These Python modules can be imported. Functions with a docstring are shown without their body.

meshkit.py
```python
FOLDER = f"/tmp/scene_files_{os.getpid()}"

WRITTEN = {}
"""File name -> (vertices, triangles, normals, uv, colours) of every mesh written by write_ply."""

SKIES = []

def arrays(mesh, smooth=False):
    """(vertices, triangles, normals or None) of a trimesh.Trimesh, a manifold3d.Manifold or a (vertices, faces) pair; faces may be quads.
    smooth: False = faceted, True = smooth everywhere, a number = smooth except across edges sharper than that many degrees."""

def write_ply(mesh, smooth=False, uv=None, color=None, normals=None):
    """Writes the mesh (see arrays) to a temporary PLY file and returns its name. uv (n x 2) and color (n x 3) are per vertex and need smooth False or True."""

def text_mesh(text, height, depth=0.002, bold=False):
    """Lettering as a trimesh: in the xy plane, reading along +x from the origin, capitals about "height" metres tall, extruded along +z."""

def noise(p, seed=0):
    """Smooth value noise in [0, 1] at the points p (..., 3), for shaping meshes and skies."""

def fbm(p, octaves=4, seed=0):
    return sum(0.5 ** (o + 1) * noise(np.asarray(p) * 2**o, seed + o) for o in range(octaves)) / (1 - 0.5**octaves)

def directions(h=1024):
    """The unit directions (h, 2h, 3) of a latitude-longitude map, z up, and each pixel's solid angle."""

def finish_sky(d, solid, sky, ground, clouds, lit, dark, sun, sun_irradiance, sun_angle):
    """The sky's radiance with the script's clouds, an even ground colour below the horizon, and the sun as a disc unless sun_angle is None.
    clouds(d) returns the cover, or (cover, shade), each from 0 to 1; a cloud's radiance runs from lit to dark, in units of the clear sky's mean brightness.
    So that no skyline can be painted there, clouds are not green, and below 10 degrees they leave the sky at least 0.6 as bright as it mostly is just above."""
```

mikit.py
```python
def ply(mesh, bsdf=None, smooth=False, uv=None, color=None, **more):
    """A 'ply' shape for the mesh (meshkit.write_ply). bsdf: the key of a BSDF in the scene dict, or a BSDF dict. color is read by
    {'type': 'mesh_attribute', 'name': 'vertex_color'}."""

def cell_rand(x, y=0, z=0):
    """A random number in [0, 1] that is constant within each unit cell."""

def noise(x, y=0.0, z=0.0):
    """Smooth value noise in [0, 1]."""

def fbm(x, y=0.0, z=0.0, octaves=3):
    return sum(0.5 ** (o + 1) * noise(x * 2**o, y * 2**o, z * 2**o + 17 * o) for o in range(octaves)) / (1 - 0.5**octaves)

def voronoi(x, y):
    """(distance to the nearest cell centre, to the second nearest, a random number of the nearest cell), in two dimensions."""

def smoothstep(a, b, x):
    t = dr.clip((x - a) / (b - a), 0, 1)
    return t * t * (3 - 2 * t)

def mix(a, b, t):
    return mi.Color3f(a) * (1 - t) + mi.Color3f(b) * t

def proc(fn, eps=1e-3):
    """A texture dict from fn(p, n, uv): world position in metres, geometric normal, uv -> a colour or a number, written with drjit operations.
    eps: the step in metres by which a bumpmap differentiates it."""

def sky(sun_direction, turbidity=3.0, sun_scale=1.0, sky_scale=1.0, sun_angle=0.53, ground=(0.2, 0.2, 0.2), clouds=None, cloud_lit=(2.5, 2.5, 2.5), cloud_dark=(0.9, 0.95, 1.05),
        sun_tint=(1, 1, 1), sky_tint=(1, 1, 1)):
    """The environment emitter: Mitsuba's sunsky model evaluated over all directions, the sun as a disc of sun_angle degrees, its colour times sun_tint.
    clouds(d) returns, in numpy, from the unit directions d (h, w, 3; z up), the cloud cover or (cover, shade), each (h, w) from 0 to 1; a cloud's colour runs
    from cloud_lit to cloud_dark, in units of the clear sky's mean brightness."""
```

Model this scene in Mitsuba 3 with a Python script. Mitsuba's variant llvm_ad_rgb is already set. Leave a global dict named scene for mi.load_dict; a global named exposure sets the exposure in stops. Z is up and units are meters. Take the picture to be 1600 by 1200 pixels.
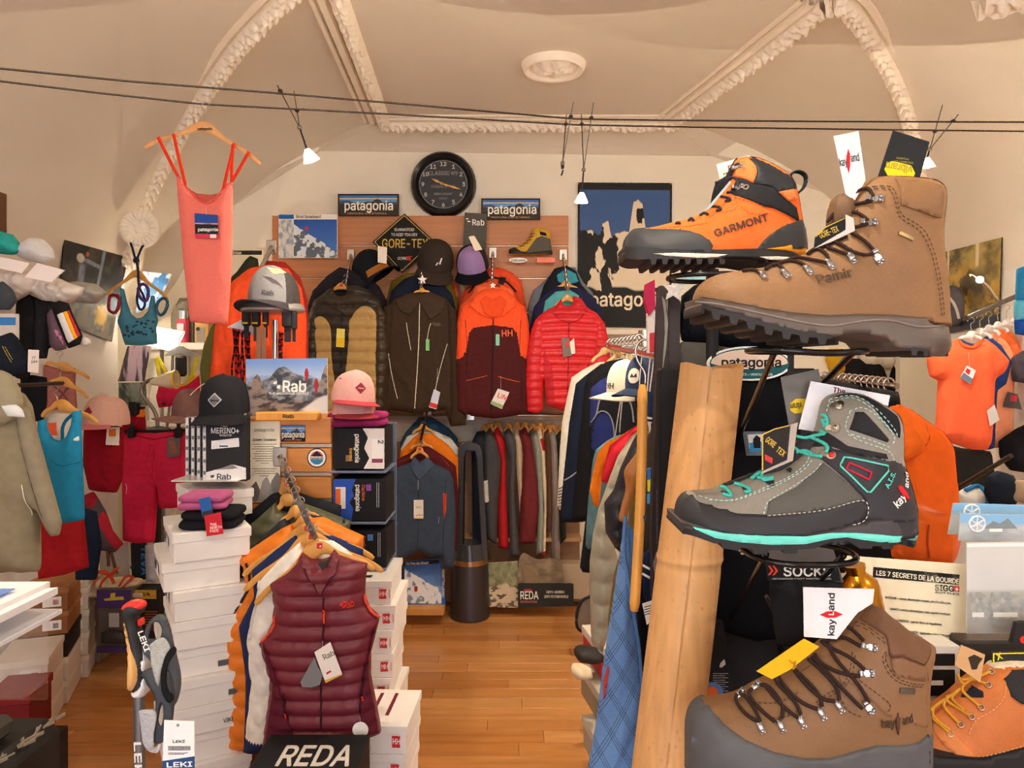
import math,random
import numpy as np,trimesh,shapely,drjit as dr,mitsuba as mi,mikit,meshkit
from shapely.geometry import Polygon,Point,LineString,box as sbox
from scipy.spatial import Delaunay
from scipy.ndimage import distance_transform_edt,gaussian_filter,map_coordinates
T=mi.ScalarTransform4f
scene,labels={},{}
F,CX,HY,CZ=1150.0,800.0,570.0,1.54
scene['camera']={'type':'perspective','fov':math.degrees(2*math.atan(800/F)),'fov_axis':'x',
                   'principal_point_offset_y':(600-HY)/1200,
                   'to_world':T().look_at(origin=[0,0,CZ],target=[0,5,CZ],up=[0,0,1]),'near_clip':0.05}
exposure=0.13
def emit(mesh,rgb):
    return{**mikit.ply(mesh,{'type':'diffuse','reflectance':{'type':'rgb','value':[.6,.6,.6]}}),'emitter':{'type':'area','radiance':{'type':'rgb','value':list(rgb)}}}
scene['daylight_window']=emit(trimesh.Trimesh([[-1.9,-2.28,.5],[1.9,-2.28,.5],[1.9,-2.28,2.55],[-1.9,-2.28,2.55]],[[0,2,1],[0,3,2]]),(2.9,3.0,3.3))
labels['daylight_window']={'kind':'structure'}
BULB=(900,740,500)
LAMP=(1.0,.87,.66)
def lin(h):
    if isinstance(h,str):
        h=h.lstrip('#');h=[int(h[i:i+2],16)/255 for i in(0,2,4)]
    c=np.asarray(h,float)
    return np.where(c<=.04045,c/12.92,((c+.055)/1.055)**2.4)
def pack(h):
    q=np.sqrt(lin(h));return np.array([math.floor(q[0]*1000)+q[1]*.98,q[2]])
def unpack(uv):
    r=dr.floor(uv.x);return mi.Color3f(dr.square(r/1000),dr.square((uv.x-r)/.98),dr.square(uv.y))
N=mikit.noise
def f_plain(p,n,uv):return unpack(uv)
def f_cloth(p,n,uv):return unpack(uv)*(.86+.28*N(p.x*420,p.y*420,p.z*420))
def f_fold(p,n,uv):return unpack(uv)*(.93+.14*N(p.x*60,p.y*60,p.z*60))
def f_leather(p,n,uv):return unpack(uv)*(.74+.34*mikit.fbm(p.x*28,p.y*28,p.z*28,4)+.16*N(p.x*700,p.y*700,p.z*700))
def f_wood(p,n,uv):return unpack(uv)*(.80+.28*N(p.x*16,p.y*16,p.z*5)+.14*N(p.x*140,p.y*140,p.z*14))
def f_plank(p,n,uv):return unpack(uv)*(.84+.20*N(p.x*3,p.y*34,2)+.14*N(p.x*9,p.y*190,5))
def f_panel(p,n,uv):return unpack(uv)*(.88+.16*N(p.x*3,p.y*3,p.z*60)+.10*N(p.x*12,p.y*9,p.z*260))
def f_bamboo(p,n,uv):return unpack(uv)*(.80+.24*N(p.x*160,p.y*160,p.z*3)+.20*mikit.fbm(p.x*9,p.y*9,p.z*7,3)-.22*mikit.smoothstep(.80,.92,N(p.x*300,p.y*300,p.z*90)))
def f_plaster(p,n,uv):return unpack(uv)*(.93+.12*mikit.fbm(p.x*2.2,p.y*2.2,p.z*2.2,4))
def f_heather(p,n,uv):return unpack(uv)*(.72+.5*N(p.x*500,p.y*500,p.z*900))
def f_mesh(p,n,uv):return unpack(uv)*mikit.mix((.35,.35,.35),(1.35,1.35,1.35),mikit.smoothstep(-.2,.6,dr.sin(p.x*3000)*dr.sin(p.z*3000)))
def f_glitter(p,n,uv):return unpack(uv)*(.35+.9*mikit.cell_rand(p.x*700,p.y*700,p.z*700))
def pr(fn,rough,**k):
    return{'type':'twosided','b':{'type':'principled','base_color':mikit.proc(fn),'roughness':rough,**k}}
scene['cloth']=pr(f_cloth,.95,specular=.08)
scene['soft']=pr(f_fold,.85,specular=.12)
scene['nylon']=pr(f_fold,.45,specular=.4)
scene['leather']=pr(f_leather,.62,specular=.4)
scene['rubber']=pr(f_fold,.55,specular=.3)
scene['card']=pr(f_plain,.6,specular=.2)
scene['gloss']=pr(f_plain,.18,specular=.5)
scene['wood']=pr(f_wood,.42,specular=.45)
scene['plank']=pr(f_plank,.26,specular=.5)
scene['panel']=pr(f_panel,.4,specular=.4)
scene['bamboo']=pr(f_bamboo,.42,specular=.4)
scene['plaster']=pr(f_plaster,.8,specular=.2)
scene['heather']=pr(f_heather,.9,specular=.2)
scene['netting']=pr(f_mesh,.7,specular=.3)
scene['glitter']=pr(f_glitter,.3,specular=.8)
scene['metal']=pr(f_plain,.24,metallic=1.0)
scene['satin']=pr(f_plain,.42,metallic=.85)
scene['film']={'type':'thindielectric','int_ior':1.33}
scene['crystal']={'type':'thindielectric','int_ior':1.5}
def numbered(k):
    if k not in USED:USED.add(k);return k
    i=1
    while f'{k}_{i:03d}' in USED:i+=1
    k=f'{k}_{i:03d}';USED.add(k);return k
USED=set()
def thing(name,label,cat,group=None,kind=None):
    k=numbered(name);labels[k]={'label':label,'category':cat}
    if group:labels[k]['group']=group
    if kind:labels[k]['kind']=kind
    return k
def shape(mesh,mat,col='#888888',smooth=40):
    """A ply dict; col is one colour or one per face (list of hex)."""
    if isinstance(mesh,(list,tuple))and not(len(mesh)==2 and isinstance(mesh[0],np.ndarray)):
        mesh=trimesh.util.concatenate([m for m in mesh if m is not None])
    if isinstance(mesh,tuple):mesh=trimesh.Trimesh(mesh[0],mesh[1],process=False)
    if mat in('film','crystal'):return mikit.ply(mesh,mat,smooth)
    if isinstance(col,(list,np.ndarray))and not isinstance(col,str)and len(col)==len(mesh.faces):
        pal,idx=np.unique(np.asarray(col),return_inverse=True)
        packs=np.array([pack(c)for c in pal])
        v,f,n=meshkit.arrays(mesh,True if smooth is not False else False)
        ids=f*len(pal)+idx[:,None]
        u,inv=np.unique(ids,return_inverse=True)
        path=meshkit.write_ply((v[u//len(pal)],inv.reshape(-1,3)),False,packs[u%len(pal)],None,None if n is None else n[u//len(pal)])
        fn=n is None
    else:
        v,f,n=meshkit.arrays(mesh,smooth)
        path=meshkit.write_ply((v,f),False,np.tile(pack(col),(len(v),1)),None,n);fn=n is None
    return{'type':'ply','filename':path,'face_normals':fn,'bsdf':{'type':'ref','id':mat}}
def part(parent,name,mesh,mat='card',col='#888888',smooth=40,label=None,M=None,kind=None):
    k=numbered(parent+'__'+name)
    scene[k]=mesh if isinstance(mesh,dict)else shape(mesh,mat,col,smooth)
    if M is not None:scene[k]={**scene[k],'to_world':T(np.asarray(M,float))}
    if label or kind:labels[k]={}
    if label:labels[k]['label']=label
    if kind:labels[k]['kind']=kind
    return k
def solo(name,label,cat,mesh,mat='card',col='#888888',smooth=40,group=None,kind=None,M=None):
    k=thing(name,label,cat,group,kind)
    scene[k]=mesh if isinstance(mesh,dict)else shape(mesh,mat,col,smooth)
    if M is not None:scene[k]={**scene[k],'to_world':T(np.asarray(M,float))}
    return k
def struct(name,mesh,mat,col,smooth=40):
    k=numbered(name);scene[k]=shape(mesh,mat,col,smooth);labels[k]={'kind':'structure'};return k
def P(px,py,Y):return np.array([(px-CX)/F*Y,Y,CZ-(py-HY)/F*Y])
def mov(x,y,z,rz=0,rx=0,ry=0,s=1):
    a=trimesh.transformations.euler_matrix(math.radians(rx),math.radians(ry),math.radians(rz),'sxyz')
    a[:3,:3]*=s;a[:3,3]=(x,y,z);return a
def at(m,M):m=m.copy();m.apply_transform(M);return m
def bx(sx,sy,sz,b=.002,c=(0,0,0)):
    """A chamfered box centred on c."""
    b=min(b,.45*min(sx,sy,sz));h=np.array([sx,sy,sz])/2;pts=[]
    for s in np.ndindex(2,2,2):
        s=np.array(s)*2-1
        for k in range(3):
            e=np.full(3,b);e[k]=0;pts.append(s*(h-e))
    m=trimesh.convex.convex_hull(np.array(pts));m.apply_translation(c);return m
def plainbox(sx,sy,sz,c=(0,0,0)):
    m=trimesh.creation.box((sx,sy,sz));m.apply_translation(c);return m
def tube(pts,r,sides=8,closed=False,flat=1.0):
    p=np.asarray(pts,float)
    if closed:p=np.vstack([p,p[:1]])
    t=np.gradient(p,axis=0);
    if closed:t[0]=t[-1]=p[1]-p[-2]
    t/=np.linalg.norm(t,axis=1,keepdims=True)+1e-12
    ref=np.array([0,0,1.])if abs(t[:,2]).mean()<.8 else np.array([0,1.,0])
    a=np.cross(t,ref);a/=np.linalg.norm(a,axis=1,keepdims=True)+1e-9
    b=np.cross(t,a);ang=np.arange(sides)*2*np.pi/sides
    rr=np.broadcast_to(r,(len(p),))[:,None,None]
    v=(p[:,None]+rr*(np.cos(ang)[None,:,None]*a[:,None]+flat*np.sin(ang)[None,:,None]*b[:,None])).reshape(-1,3)
    i,j=np.meshgrid(np.arange(len(p)-1),np.arange(sides),indexing='ij')
    q=np.stack([i*sides+j,i*sides+(j+1)%sides,(i+1)*sides+(j+1)%sides,(i+1)*sides+j],-1).reshape(-1,4)
    f=np.vstack([q[:,[0,1,2]],q[:,[0,2,3]]])
    if not closed:
        L=(len(p)-1)*sides;v=np.vstack([v,p[:1],p[-1:]]);n=len(v)
        f=np.vstack([f]+[[[n-2,(k+1)%sides,k],[n-1,L+k,L+(k+1)%sides]]for k in range(sides)])
    return trimesh.Trimesh(v,f,process=False)
def spline(pts,n=40,closed=False):
    from scipy.interpolate import CubicSpline
    p=np.asarray(pts,float)
    if closed:p=np.vstack([p,p[:1]])
    d=np.r_[0,np.cumsum(np.sqrt(np.linalg.norm(np.diff(p,axis=0),axis=1))+1e-9)]
    out=CubicSpline(d,p,bc_type='periodic' if closed else 'natural')(np.linspace(0,d[-1],n+(1 if closed else 0)))
    return out[:-1]if closed else out
def lathe(prof,n=40):return trimesh.creation.revolve(np.asarray(prof,float),sections=n)
def rod(a,b,r,sides=10):return tube([a,b],r,sides)
def grid(fn,nu,nv):
    u,v=np.meshgrid(np.linspace(0,1,nu),np.linspace(0,1,nv),indexing='ij')
    p=fn(u,v).reshape(-1,3);i,j=np.meshgrid(np.arange(nu-1),np.arange(nv-1),indexing='ij')
    q=np.stack([i*nv+j,(i+1)*nv+j,(i+1)*nv+j+1,i*nv+j+1],-1).reshape(-1,4)
    return trimesh.Trimesh(p,np.vstack([q[:,[0,1,2]],q[:,[0,2,3]]]),process=False)
def resample(poly,cell):
    out=[]
    for ring in[poly.exterior,*poly.interiors]:
        c=np.asarray(ring.coords)
        for a,b in zip(c[:-1],c[1:]):
            n=max(1,int(np.ceil(np.linalg.norm(b-a)/cell)))
            out+=[a+(b-a)*k/n for k in range(n)]
    return np.array(out)
def tri(poly,cell):
    """Points and triangles filling a polygon evenly."""
    b=resample(poly,cell);x0,y0,x1,y1=poly.bounds
    gx,gy=np.meshgrid(np.arange(x0,x1+cell,cell),np.arange(y0,y1+cell,cell*.866))
    gx[1::2]+=cell/2;g=np.stack([gx.ravel(),gy.ravel()],1)
    inn=poly.buffer(-.45*cell)
    if not inn.is_empty:g=g[shapely.contains_xy(inn,g[:,0],g[:,1])]
    else:g=g[:0]
    p=np.vstack([b,g]);p+=np.random.default_rng(len(p)).uniform(-1e-7,1e-7,p.shape)
    f=Delaunay(p).simplices;c=p[f].mean(1)
    f=f[shapely.contains_xy(poly,c[:,0],c[:,1])]
    a,bb,cc=p[f[:,0]],p[f[:,1]],p[f[:,2]]
    area=(bb[:,0]-a[:,0])*(cc[:,1]-a[:,1])-(bb[:,1]-a[:,1])*(cc[:,0]-a[:,0])
    f=f[np.abs(area)>1e-12];area=area[np.abs(area)>1e-12]
    f[area<0]=f[area<0][:,::-1]
    return p,f
def edges_once(f):
    e=np.vstack([f[:,[0,1]],f[:,[1,2]],f[:,[2,0]]])
    key=np.sort(e,1);_,idx,cnt=np.unique(key,axis=0,return_index=True,return_counts=True)
    return e[idx[cnt==1]]
class Plane:
    """A vertical (or tilted) sheet in the room: origin O, yaw about z (0 faces the camera), pitch leaning the top backwards."""
    def __init__(s,O,yaw=0,pitch=0):
        s.O=np.asarray(O,float);a,b=math.radians(yaw),math.radians(pitch)
        s.ex=np.array([math.cos(a),math.sin(a),0]);up=np.array([0,0,1.]);back=np.array([-math.sin(a),math.cos(a),0])
        s.ez=math.cos(b)*up+math.sin(b)*back;s.n=np.cross(s.ex,s.ez)
    def uv(s,px,py,h=0.0):
        px,py=np.asarray(px,float),np.asarray(py,float);h=np.asarray(h,float)
        d=np.stack([(px-CX)/F,np.ones_like(px),(HY-py)/F],-1);c=np.array([0,0,CZ])
        k=((s.O-c)@s.n+h)/(d@s.n);w=c+d*k[...,None]-s.O
        return np.stack([w@s.ex,w@s.ez],-1)
    def w(s,st,h=0.0):
        st=np.asarray(st,float);return s.O+st[...,:1]*s.ex+st[...,1:2]*s.ez+np.broadcast_to(np.asarray(h,float),st.shape[:-1])[...,None]*s.n
    def poly(s,pts,h=0.0):p=np.asarray(pts,float);return Polygon(s.uv(p[:,0],p[:,1],h)).buffer(0)
    def slab(s,poly,h0=0.0,h1=.003,cell=None):
        """A flat plate: poly (pixels list or shapely polygon in plane metres) from height h0 to h1 towards the camera."""
        if not hasattr(poly,'geom_type'):poly=s.poly(poly,h1)
        if poly.geom_type=='MultiPolygon':return trimesh.util.concatenate([s.slab(g,h0,h1,cell)for g in poly.geoms])
        m=trimesh.creation.extrude_polygon(poly,h1-h0,engine='earcut');v=np.asarray(m.vertices)
        return trimesh.Trimesh(s.w(v[:,:2],v[:,2]+h0),m.faces,process=False)
    def text(s,txt,px,py,height,ang=0,h=0.0,depth=.0012,bold=False,width=None,center=False,flip=False):
        """Lettering lying on the plane; px,py = left end of the baseline (or centre), height in pixels-at-plane."""
        scale=abs(s.uv(px,py+1,h)[1]-s.uv(px,py,h)[1]);m=TXT(txt,bold);v=m.vertices.copy()
        sc=height*scale;sx=sc if width is None else width*scale/(v[:,0].max()-v[:,0].min())
        x,y=v[:,0]*sx,v[:,1]*sc
        if flip:x,y=-x,-y
        if center:x-=(x.max()+x.min())/2;y-=(y.max()+y.min())/2
        a=math.radians(ang);o=s.uv(px,py,h)
        st=np.stack([o[0]+x*math.cos(a)-y*math.sin(a),o[1]+x*math.sin(a)+y*math.cos(a)],-1)
        return trimesh.Trimesh(s.w(st,h+v[:,2]*depth),m.faces,process=False)
_txt={}
def TXT(t,bold=False):
    if(t,bold)not in _txt:_txt[t,bold]=meshkit.text_mesh(t,1.0,1.0,bold)
    return _txt[t,bold]
class Relief(Plane):
    """A swollen sheet (garment, boot): outline in pixels on the plane; half thickness from the distance to the outline."""
    def __init__(s,O,outline,T=.03,R=.06,yaw=0,pitch=0,back=.6,edge=.004,extend=None,disp=None,res=.002,smooth=4,wfun=None,metres=False,hmap=0.0):
        super().__init__(O,yaw,pitch)
        s.outline=Polygon(outline).buffer(0)if metres else s.poly(outline,hmap)
        if hmap and not metres:
            o=resample(Polygon(outline),4.0);a=s.uv(o[:,0],o[:,1]);dx=np.minimum(a[:,0]-a[:,0].min(),a[:,0].max()-a[:,0])
            s.outline=Polygon(s.uv(o[:,0],o[:,1],hmap*np.sqrt(1-np.clip(1-dx/R,0,1)**2))).buffer(0)
        if s.outline.geom_type=='MultiPolygon':s.outline=max(s.outline.geoms,key=lambda g:g.area)
        base=s.outline if extend is None else s.outline.union(s.poly(extend,hmap)).buffer(1e-4)
        if base.geom_type=='MultiPolygon':base=max(base.geoms,key=lambda g:g.area)
        x0,y0,x1,y1=base.buffer(.02).bounds;s.x0,s.y0,s.res=x0,y0,res
        gx,gy=np.arange(x0,x1,res),np.arange(y0,y1,res);X,Y=np.meshgrid(gx,gy)
        shapely.prepare(base);m=shapely.contains_xy(base,X.ravel(),Y.ravel()).reshape(X.shape)
        d=distance_transform_edt(m)*res;k=np.clip(1-d/R,0,1)
        t=T*np.sqrt(np.clip(1-k*k,0,1))
        if wfun is not None:t=t*wfun(X,Y)
        s.t=gaussian_filter(t,smooth);s.back,s.edge,s.disp=back,edge,disp
    def th(s,st):
        st=np.asarray(st);q=st.reshape(-1,2)
        return(map_coordinates(s.t,[(q[:,1]-s.y0)/s.res,(q[:,0]-s.x0)/s.res],order=1,mode='nearest')+s.edge).reshape(st.shape[:-1])
    def front(s,st):return s.th(st)+(s.disp(st)if s.disp is not None else 0)
    def px(s,px,py,off=0.0):
        """Plane coordinates of the surface point seen at these pixels."""
        h=0.0
        for _ in range(4):st=s.uv(px,py,h);h=s.front(st)+off
        return st
    def pts(s,pts,off=0.0):p=np.asarray(pts,float);return s.px(p[:,0],p[:,1],off)
    def body(s,cell=.01,poly=None):
        p,f=tri(s.outline if poly is None else poly,cell);e=edges_once(f);n=len(p)
        a=s.w(p,s.front(p));b=s.w(p,-s.back*s.th(p))
        side=np.vstack([np.stack([e[:,0],e[:,0]+n,e[:,1]],1),np.stack([e[:,1],e[:,0]+n,e[:,1]+n],1)])
        return trimesh.Trimesh(np.vstack([a,b]),np.vstack([f,f[:,::-1]+n,side]),process=False)
    def painted(s,cell,col,regions):
        m=s.body(cell);p,f=tri(s.outline,cell);e=edges_once(f);cen=np.vstack([p[f].mean(1),p[f].mean(1),p[e[:,0]],p[e[:,0]]]);cl=np.array([col]*len(cen),dtype=object)
        for pts,cc in regions:cl[shapely.contains_xy(Polygon(s.pts(pts)).buffer(0),cen[:,0],cen[:,1])]=cc
        return m,cl.astype(str)
    def panel(s,pts,off=.0015,cell=.006,poly=None,both=False,clip=True):
        """A patch lying on the front, with an edge of its own; pts in pixels."""
        if poly is None:poly=Polygon(s.pts(pts,off)).buffer(0)
        if clip:poly=poly.intersection(s.outline)
        if poly.geom_type in('MultiPolygon','GeometryCollection'):
            poly=max([g for g in poly.geoms if g.geom_type=='Polygon'],key=lambda g:g.area)
        p,f=tri(poly,cell);e=edges_once(f);n=len(p);h=s.front(p)
        v=np.vstack([s.w(p,h+off),s.w(p,h-.002)])
        side=np.vstack([np.stack([e[:,0],e[:,0]+n,e[:,1]],1),np.stack([e[:,1],e[:,0]+n,e[:,1]+n],1)])
        m=trimesh.Trimesh(v,np.vstack([f,side]),process=False)
        if both:
            v2=np.vstack([s.w(p,-s.back*s.th(p)-off),s.w(p,-s.back*s.th(p)+.002)])
            m=trimesh.util.concatenate([m,trimesh.Trimesh(v2,np.vstack([f,side])[:,::-1],process=False)])
        return m
    def line(s,pts,r=.0015,off=None,n=None,sides=6,sp=True,flat=1.0):
        q=s.pts(pts,0 if off is None else off)
        if sp and len(q)>2:q=spline(q,n or 8*len(q))
        elif n:q=np.array([q[0]+(q[-1]-q[0])*k/(n-1)for k in range(n)])if len(q)==2 else q
        return tube(s.w(q,s.front(q)+(r*.5 if off is None else off)),r,sides,flat=flat)
    def stitches(s,pts,L=.0035,gap=.0025,r=.0006,off=.0006,sp=True):
        q=s.pts(pts);q=spline(q,12*len(q))if sp and len(q)>2 else q
        d=np.r_[0,np.cumsum(np.linalg.norm(np.diff(q,axis=0),axis=1))];out=[]
        for k in np.arange(0,d[-1]-L,L+gap):
            ab=np.stack([np.interp([k,k+L],d,q[:,i])for i in(0,1)],1)
            out.append(tube(s.w(ab,s.front(ab)+off),r,4))
        return trimesh.util.concatenate(out)
    def write(s,txt,px,py,height,ang=0,off=.0004,depth=.0008,bold=False,width=None,skew=0,center=False,flip=False):
        o=s.px(px,py);sc0=abs(s.uv(px,py+1,s.front(o))[1]-s.uv(px,py,s.front(o))[1]);m=TXT(txt,bold);v=m.vertices
        sc=height*sc0;sx=sc if width is None else width*sc0/(v[:,0].max()-v[:,0].min())
        m2=m if len(v)>40000 else m;v=m2.vertices;x,y=v[:,0]*sx,v[:,1]*sc;x=x+skew*y
        if flip:x,y=-x,-y
        if center:x=x-(x.max()+x.min())/2;y=y-(y.max()+y.min())/2
        a=math.radians(ang);st=np.stack([o[0]+x*math.cos(a)-y*math.sin(a),o[1]+x*math.sin(a)+y*math.cos(a)],-1)
        return trimesh.Trimesh(s.w(st,s.front(st)+off+v[:,2]*depth),m2.faces,process=False)
    def frame(s,px,py,ang=0,off=0.0):
        """A 4x4 placing a small fitting: its z along the surface normal, x turned by ang degrees in the plane."""
        st=s.px(px,py);e=.004;g=s.front(np.array([st+[e,0],st-[e,0],st+[0,e],st-[0,e]]))
        tx=s.ex+s.n*(g[0]-g[1])/(2*e);tz=s.ez+s.n*(g[2]-g[3])/(2*e);nn=np.cross(tx,tz);nn/=np.linalg.norm(nn)
        a=math.radians(ang);x=math.cos(a)*tx+math.sin(a)*tz;x-=nn*(x@nn);x/=np.linalg.norm(x)
        M=np.eye(4);M[:3,0],M[:3,1],M[:3,2]=x,np.cross(nn,x),nn;M[:3,3]=s.w(st,s.front(st)+off);return M
def rng(k):return np.random.default_rng(k)
# ================================================================ the room
WB,WL,WR,ZP=4.8,-2.25,2.4,3.067
CREAM='#d4c8b8'
def barrel(side):
    x0,x1,z0=(WL,-.70,2.0)if side<0 else(WR,1.33,2.0)
    return lambda th:(x0+(x1-x0)*(1-np.cos(th)),z0+(ZP-z0)*np.sin(th))
def rib(side,pix):
    """Where the rays through the rib's pixels meet the barrel of the vault."""
    th=np.linspace(0,np.pi/2,4000);X,Z=barrel(side)(th);out=[]
    for px,py in pix:
        a=(px-CX)/F;b=(HY-py)/F;Yx=X/a;k=np.argmin(np.abs(CZ+Yx*b-Z));out.append((X[k],Yx[k],Z[k],th[k]))
    return np.array(out)
AL,AR=np.array([-.80,4.62,ZP]),np.array([1.0,4.62,ZP])
ribL=rib(-1,[(212,365),(222,335),(240,290),(270,230),(300,175),(330,130),(380,62),(440,0),(495,-60)])
ribL=np.vstack([[WL,4.2,1.9,0],ribL,[-.70,2.72,ZP,np.pi/2]])
ribR=rib(1,[(1436,260),(1422,190),(1405,140),(1380,90),(1345,35),(1310,0)])
ribR=np.vstack([[WR,4.2,1.9,0],[2.34,4.15,2.28,.3],ribR,[1.33,3.1,ZP,np.pi/2]])
def curve(c,n):return spline(c,n)
RL,RR=curve(ribL[:,:3],40),curve(ribR[:,:3],40)
arcL=curve([(-2.62,4.8,1.9),P(250,470,4.8),P(300,398,4.8),P(362,325,4.8),P(430,267,4.8),P(500,228,4.8),P(548,202,4.72),AL],40)
arcR=curve([(2.9,4.8,1.9),P(1415,450,4.8),P(1330,345,4.8),P(1240,268,4.8),P(1150,222,4.8),P(1095,200,4.72),AR],40)
def ruled(a,b,bulge=0.0,n=24):
    def fn(u,v):
        i=u[:,0]*(len(a)-1);k=np.clip(i.astype(int),0,len(a)-2);t=(i-k)[:,None]
        A=a[k]*(1-t)+a[k+1]*t;B=b[k]*(1-t)+b[k+1]*t
        p=A[:,None]*(1-v[...,None])+B[:,None]*v[...,None]
        p[...,2]+=bulge*np.sin(np.pi*v)*np.sin(np.pi*np.clip(u,0,1));return p
    return grid(fn,len(a),n)
YB=-2.3
def barrel_mesh(side,R):
    th=np.linspace(0,np.pi/2,40);X,Z=barrel(side)(th)
    order=np.argsort(R[:,2]);ymax=np.interp(Z,R[order,2],R[order,1])
    def fn(u,v):
        i=np.round(u*39).astype(int);return np.stack([X[i],YB+(ymax[i]-YB)*v,Z[i]],-1)
    return grid(fn,40,30)
struct('ceiling',trimesh.Trimesh([AL,AR,(1.33,3.1,ZP),(1.33,YB,ZP),(-.7,YB,ZP),(-.7,2.72,ZP)],[[0,1,2],[0,2,5],[5,2,3],[5,3,4]]),'plaster',CREAM,False)
struct('ceiling',[barrel_mesh(-1,RL)],'plaster',CREAM,True)
struct('ceiling',[barrel_mesh(1,RR)],'plaster',CREAM,True)
struct('ceiling',[ruled(RL,arcL,.10)],'plaster',CREAM,True)
struct('ceiling',[ruled(RR,arcR,.10)],'plaster',CREAM,True)
def cove(u,v):
    A=AL*(1-u[...,None])+AR*u[...,None];B=P(500,236,WB)*(1-u[...,None])+P(1110,244,WB)*u[...,None]
    p=A*(1-v[...,None])+B*v[...,None];p[...,1]+=.05*np.sin(np.pi*v)*np.clip(np.minimum(u,1-u)*6,0,1);return p
def fan(arc,c):
    a=arc[-22:];v=np.vstack([a,c[None]]);n=len(a);return trimesh.Trimesh(v,[[i,i+1,n]for i in range(n-1)],process=False)
struct('trim_1',[grid(cove,20,10)],'plaster',CREAM,True)
for a_,c_ in((arcL,P(500,236,WB)),(arcR,P(1110,244,WB))):struct('trim_1',fan(a_,c_-(0,.002,0)),'plaster',CREAM,False)
def quad(a,b,c,d):return trimesh.Trimesh([a,b,c,d],[[0,1,2],[0,2,3]],process=False)
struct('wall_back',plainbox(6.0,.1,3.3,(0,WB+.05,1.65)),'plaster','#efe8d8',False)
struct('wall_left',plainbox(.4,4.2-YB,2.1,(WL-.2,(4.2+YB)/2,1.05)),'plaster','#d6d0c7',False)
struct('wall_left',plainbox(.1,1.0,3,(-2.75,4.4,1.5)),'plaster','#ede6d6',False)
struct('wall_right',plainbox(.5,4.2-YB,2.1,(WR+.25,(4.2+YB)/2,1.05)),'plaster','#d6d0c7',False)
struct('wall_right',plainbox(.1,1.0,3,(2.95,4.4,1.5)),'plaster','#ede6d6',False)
for s in((-2.35,0.0),(2.35,0.0)):
    struct('wall_front',plainbox(.9,.1,3.2,(s[0],YB-.05,1.6)),'plaster',CREAM,False)
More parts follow.
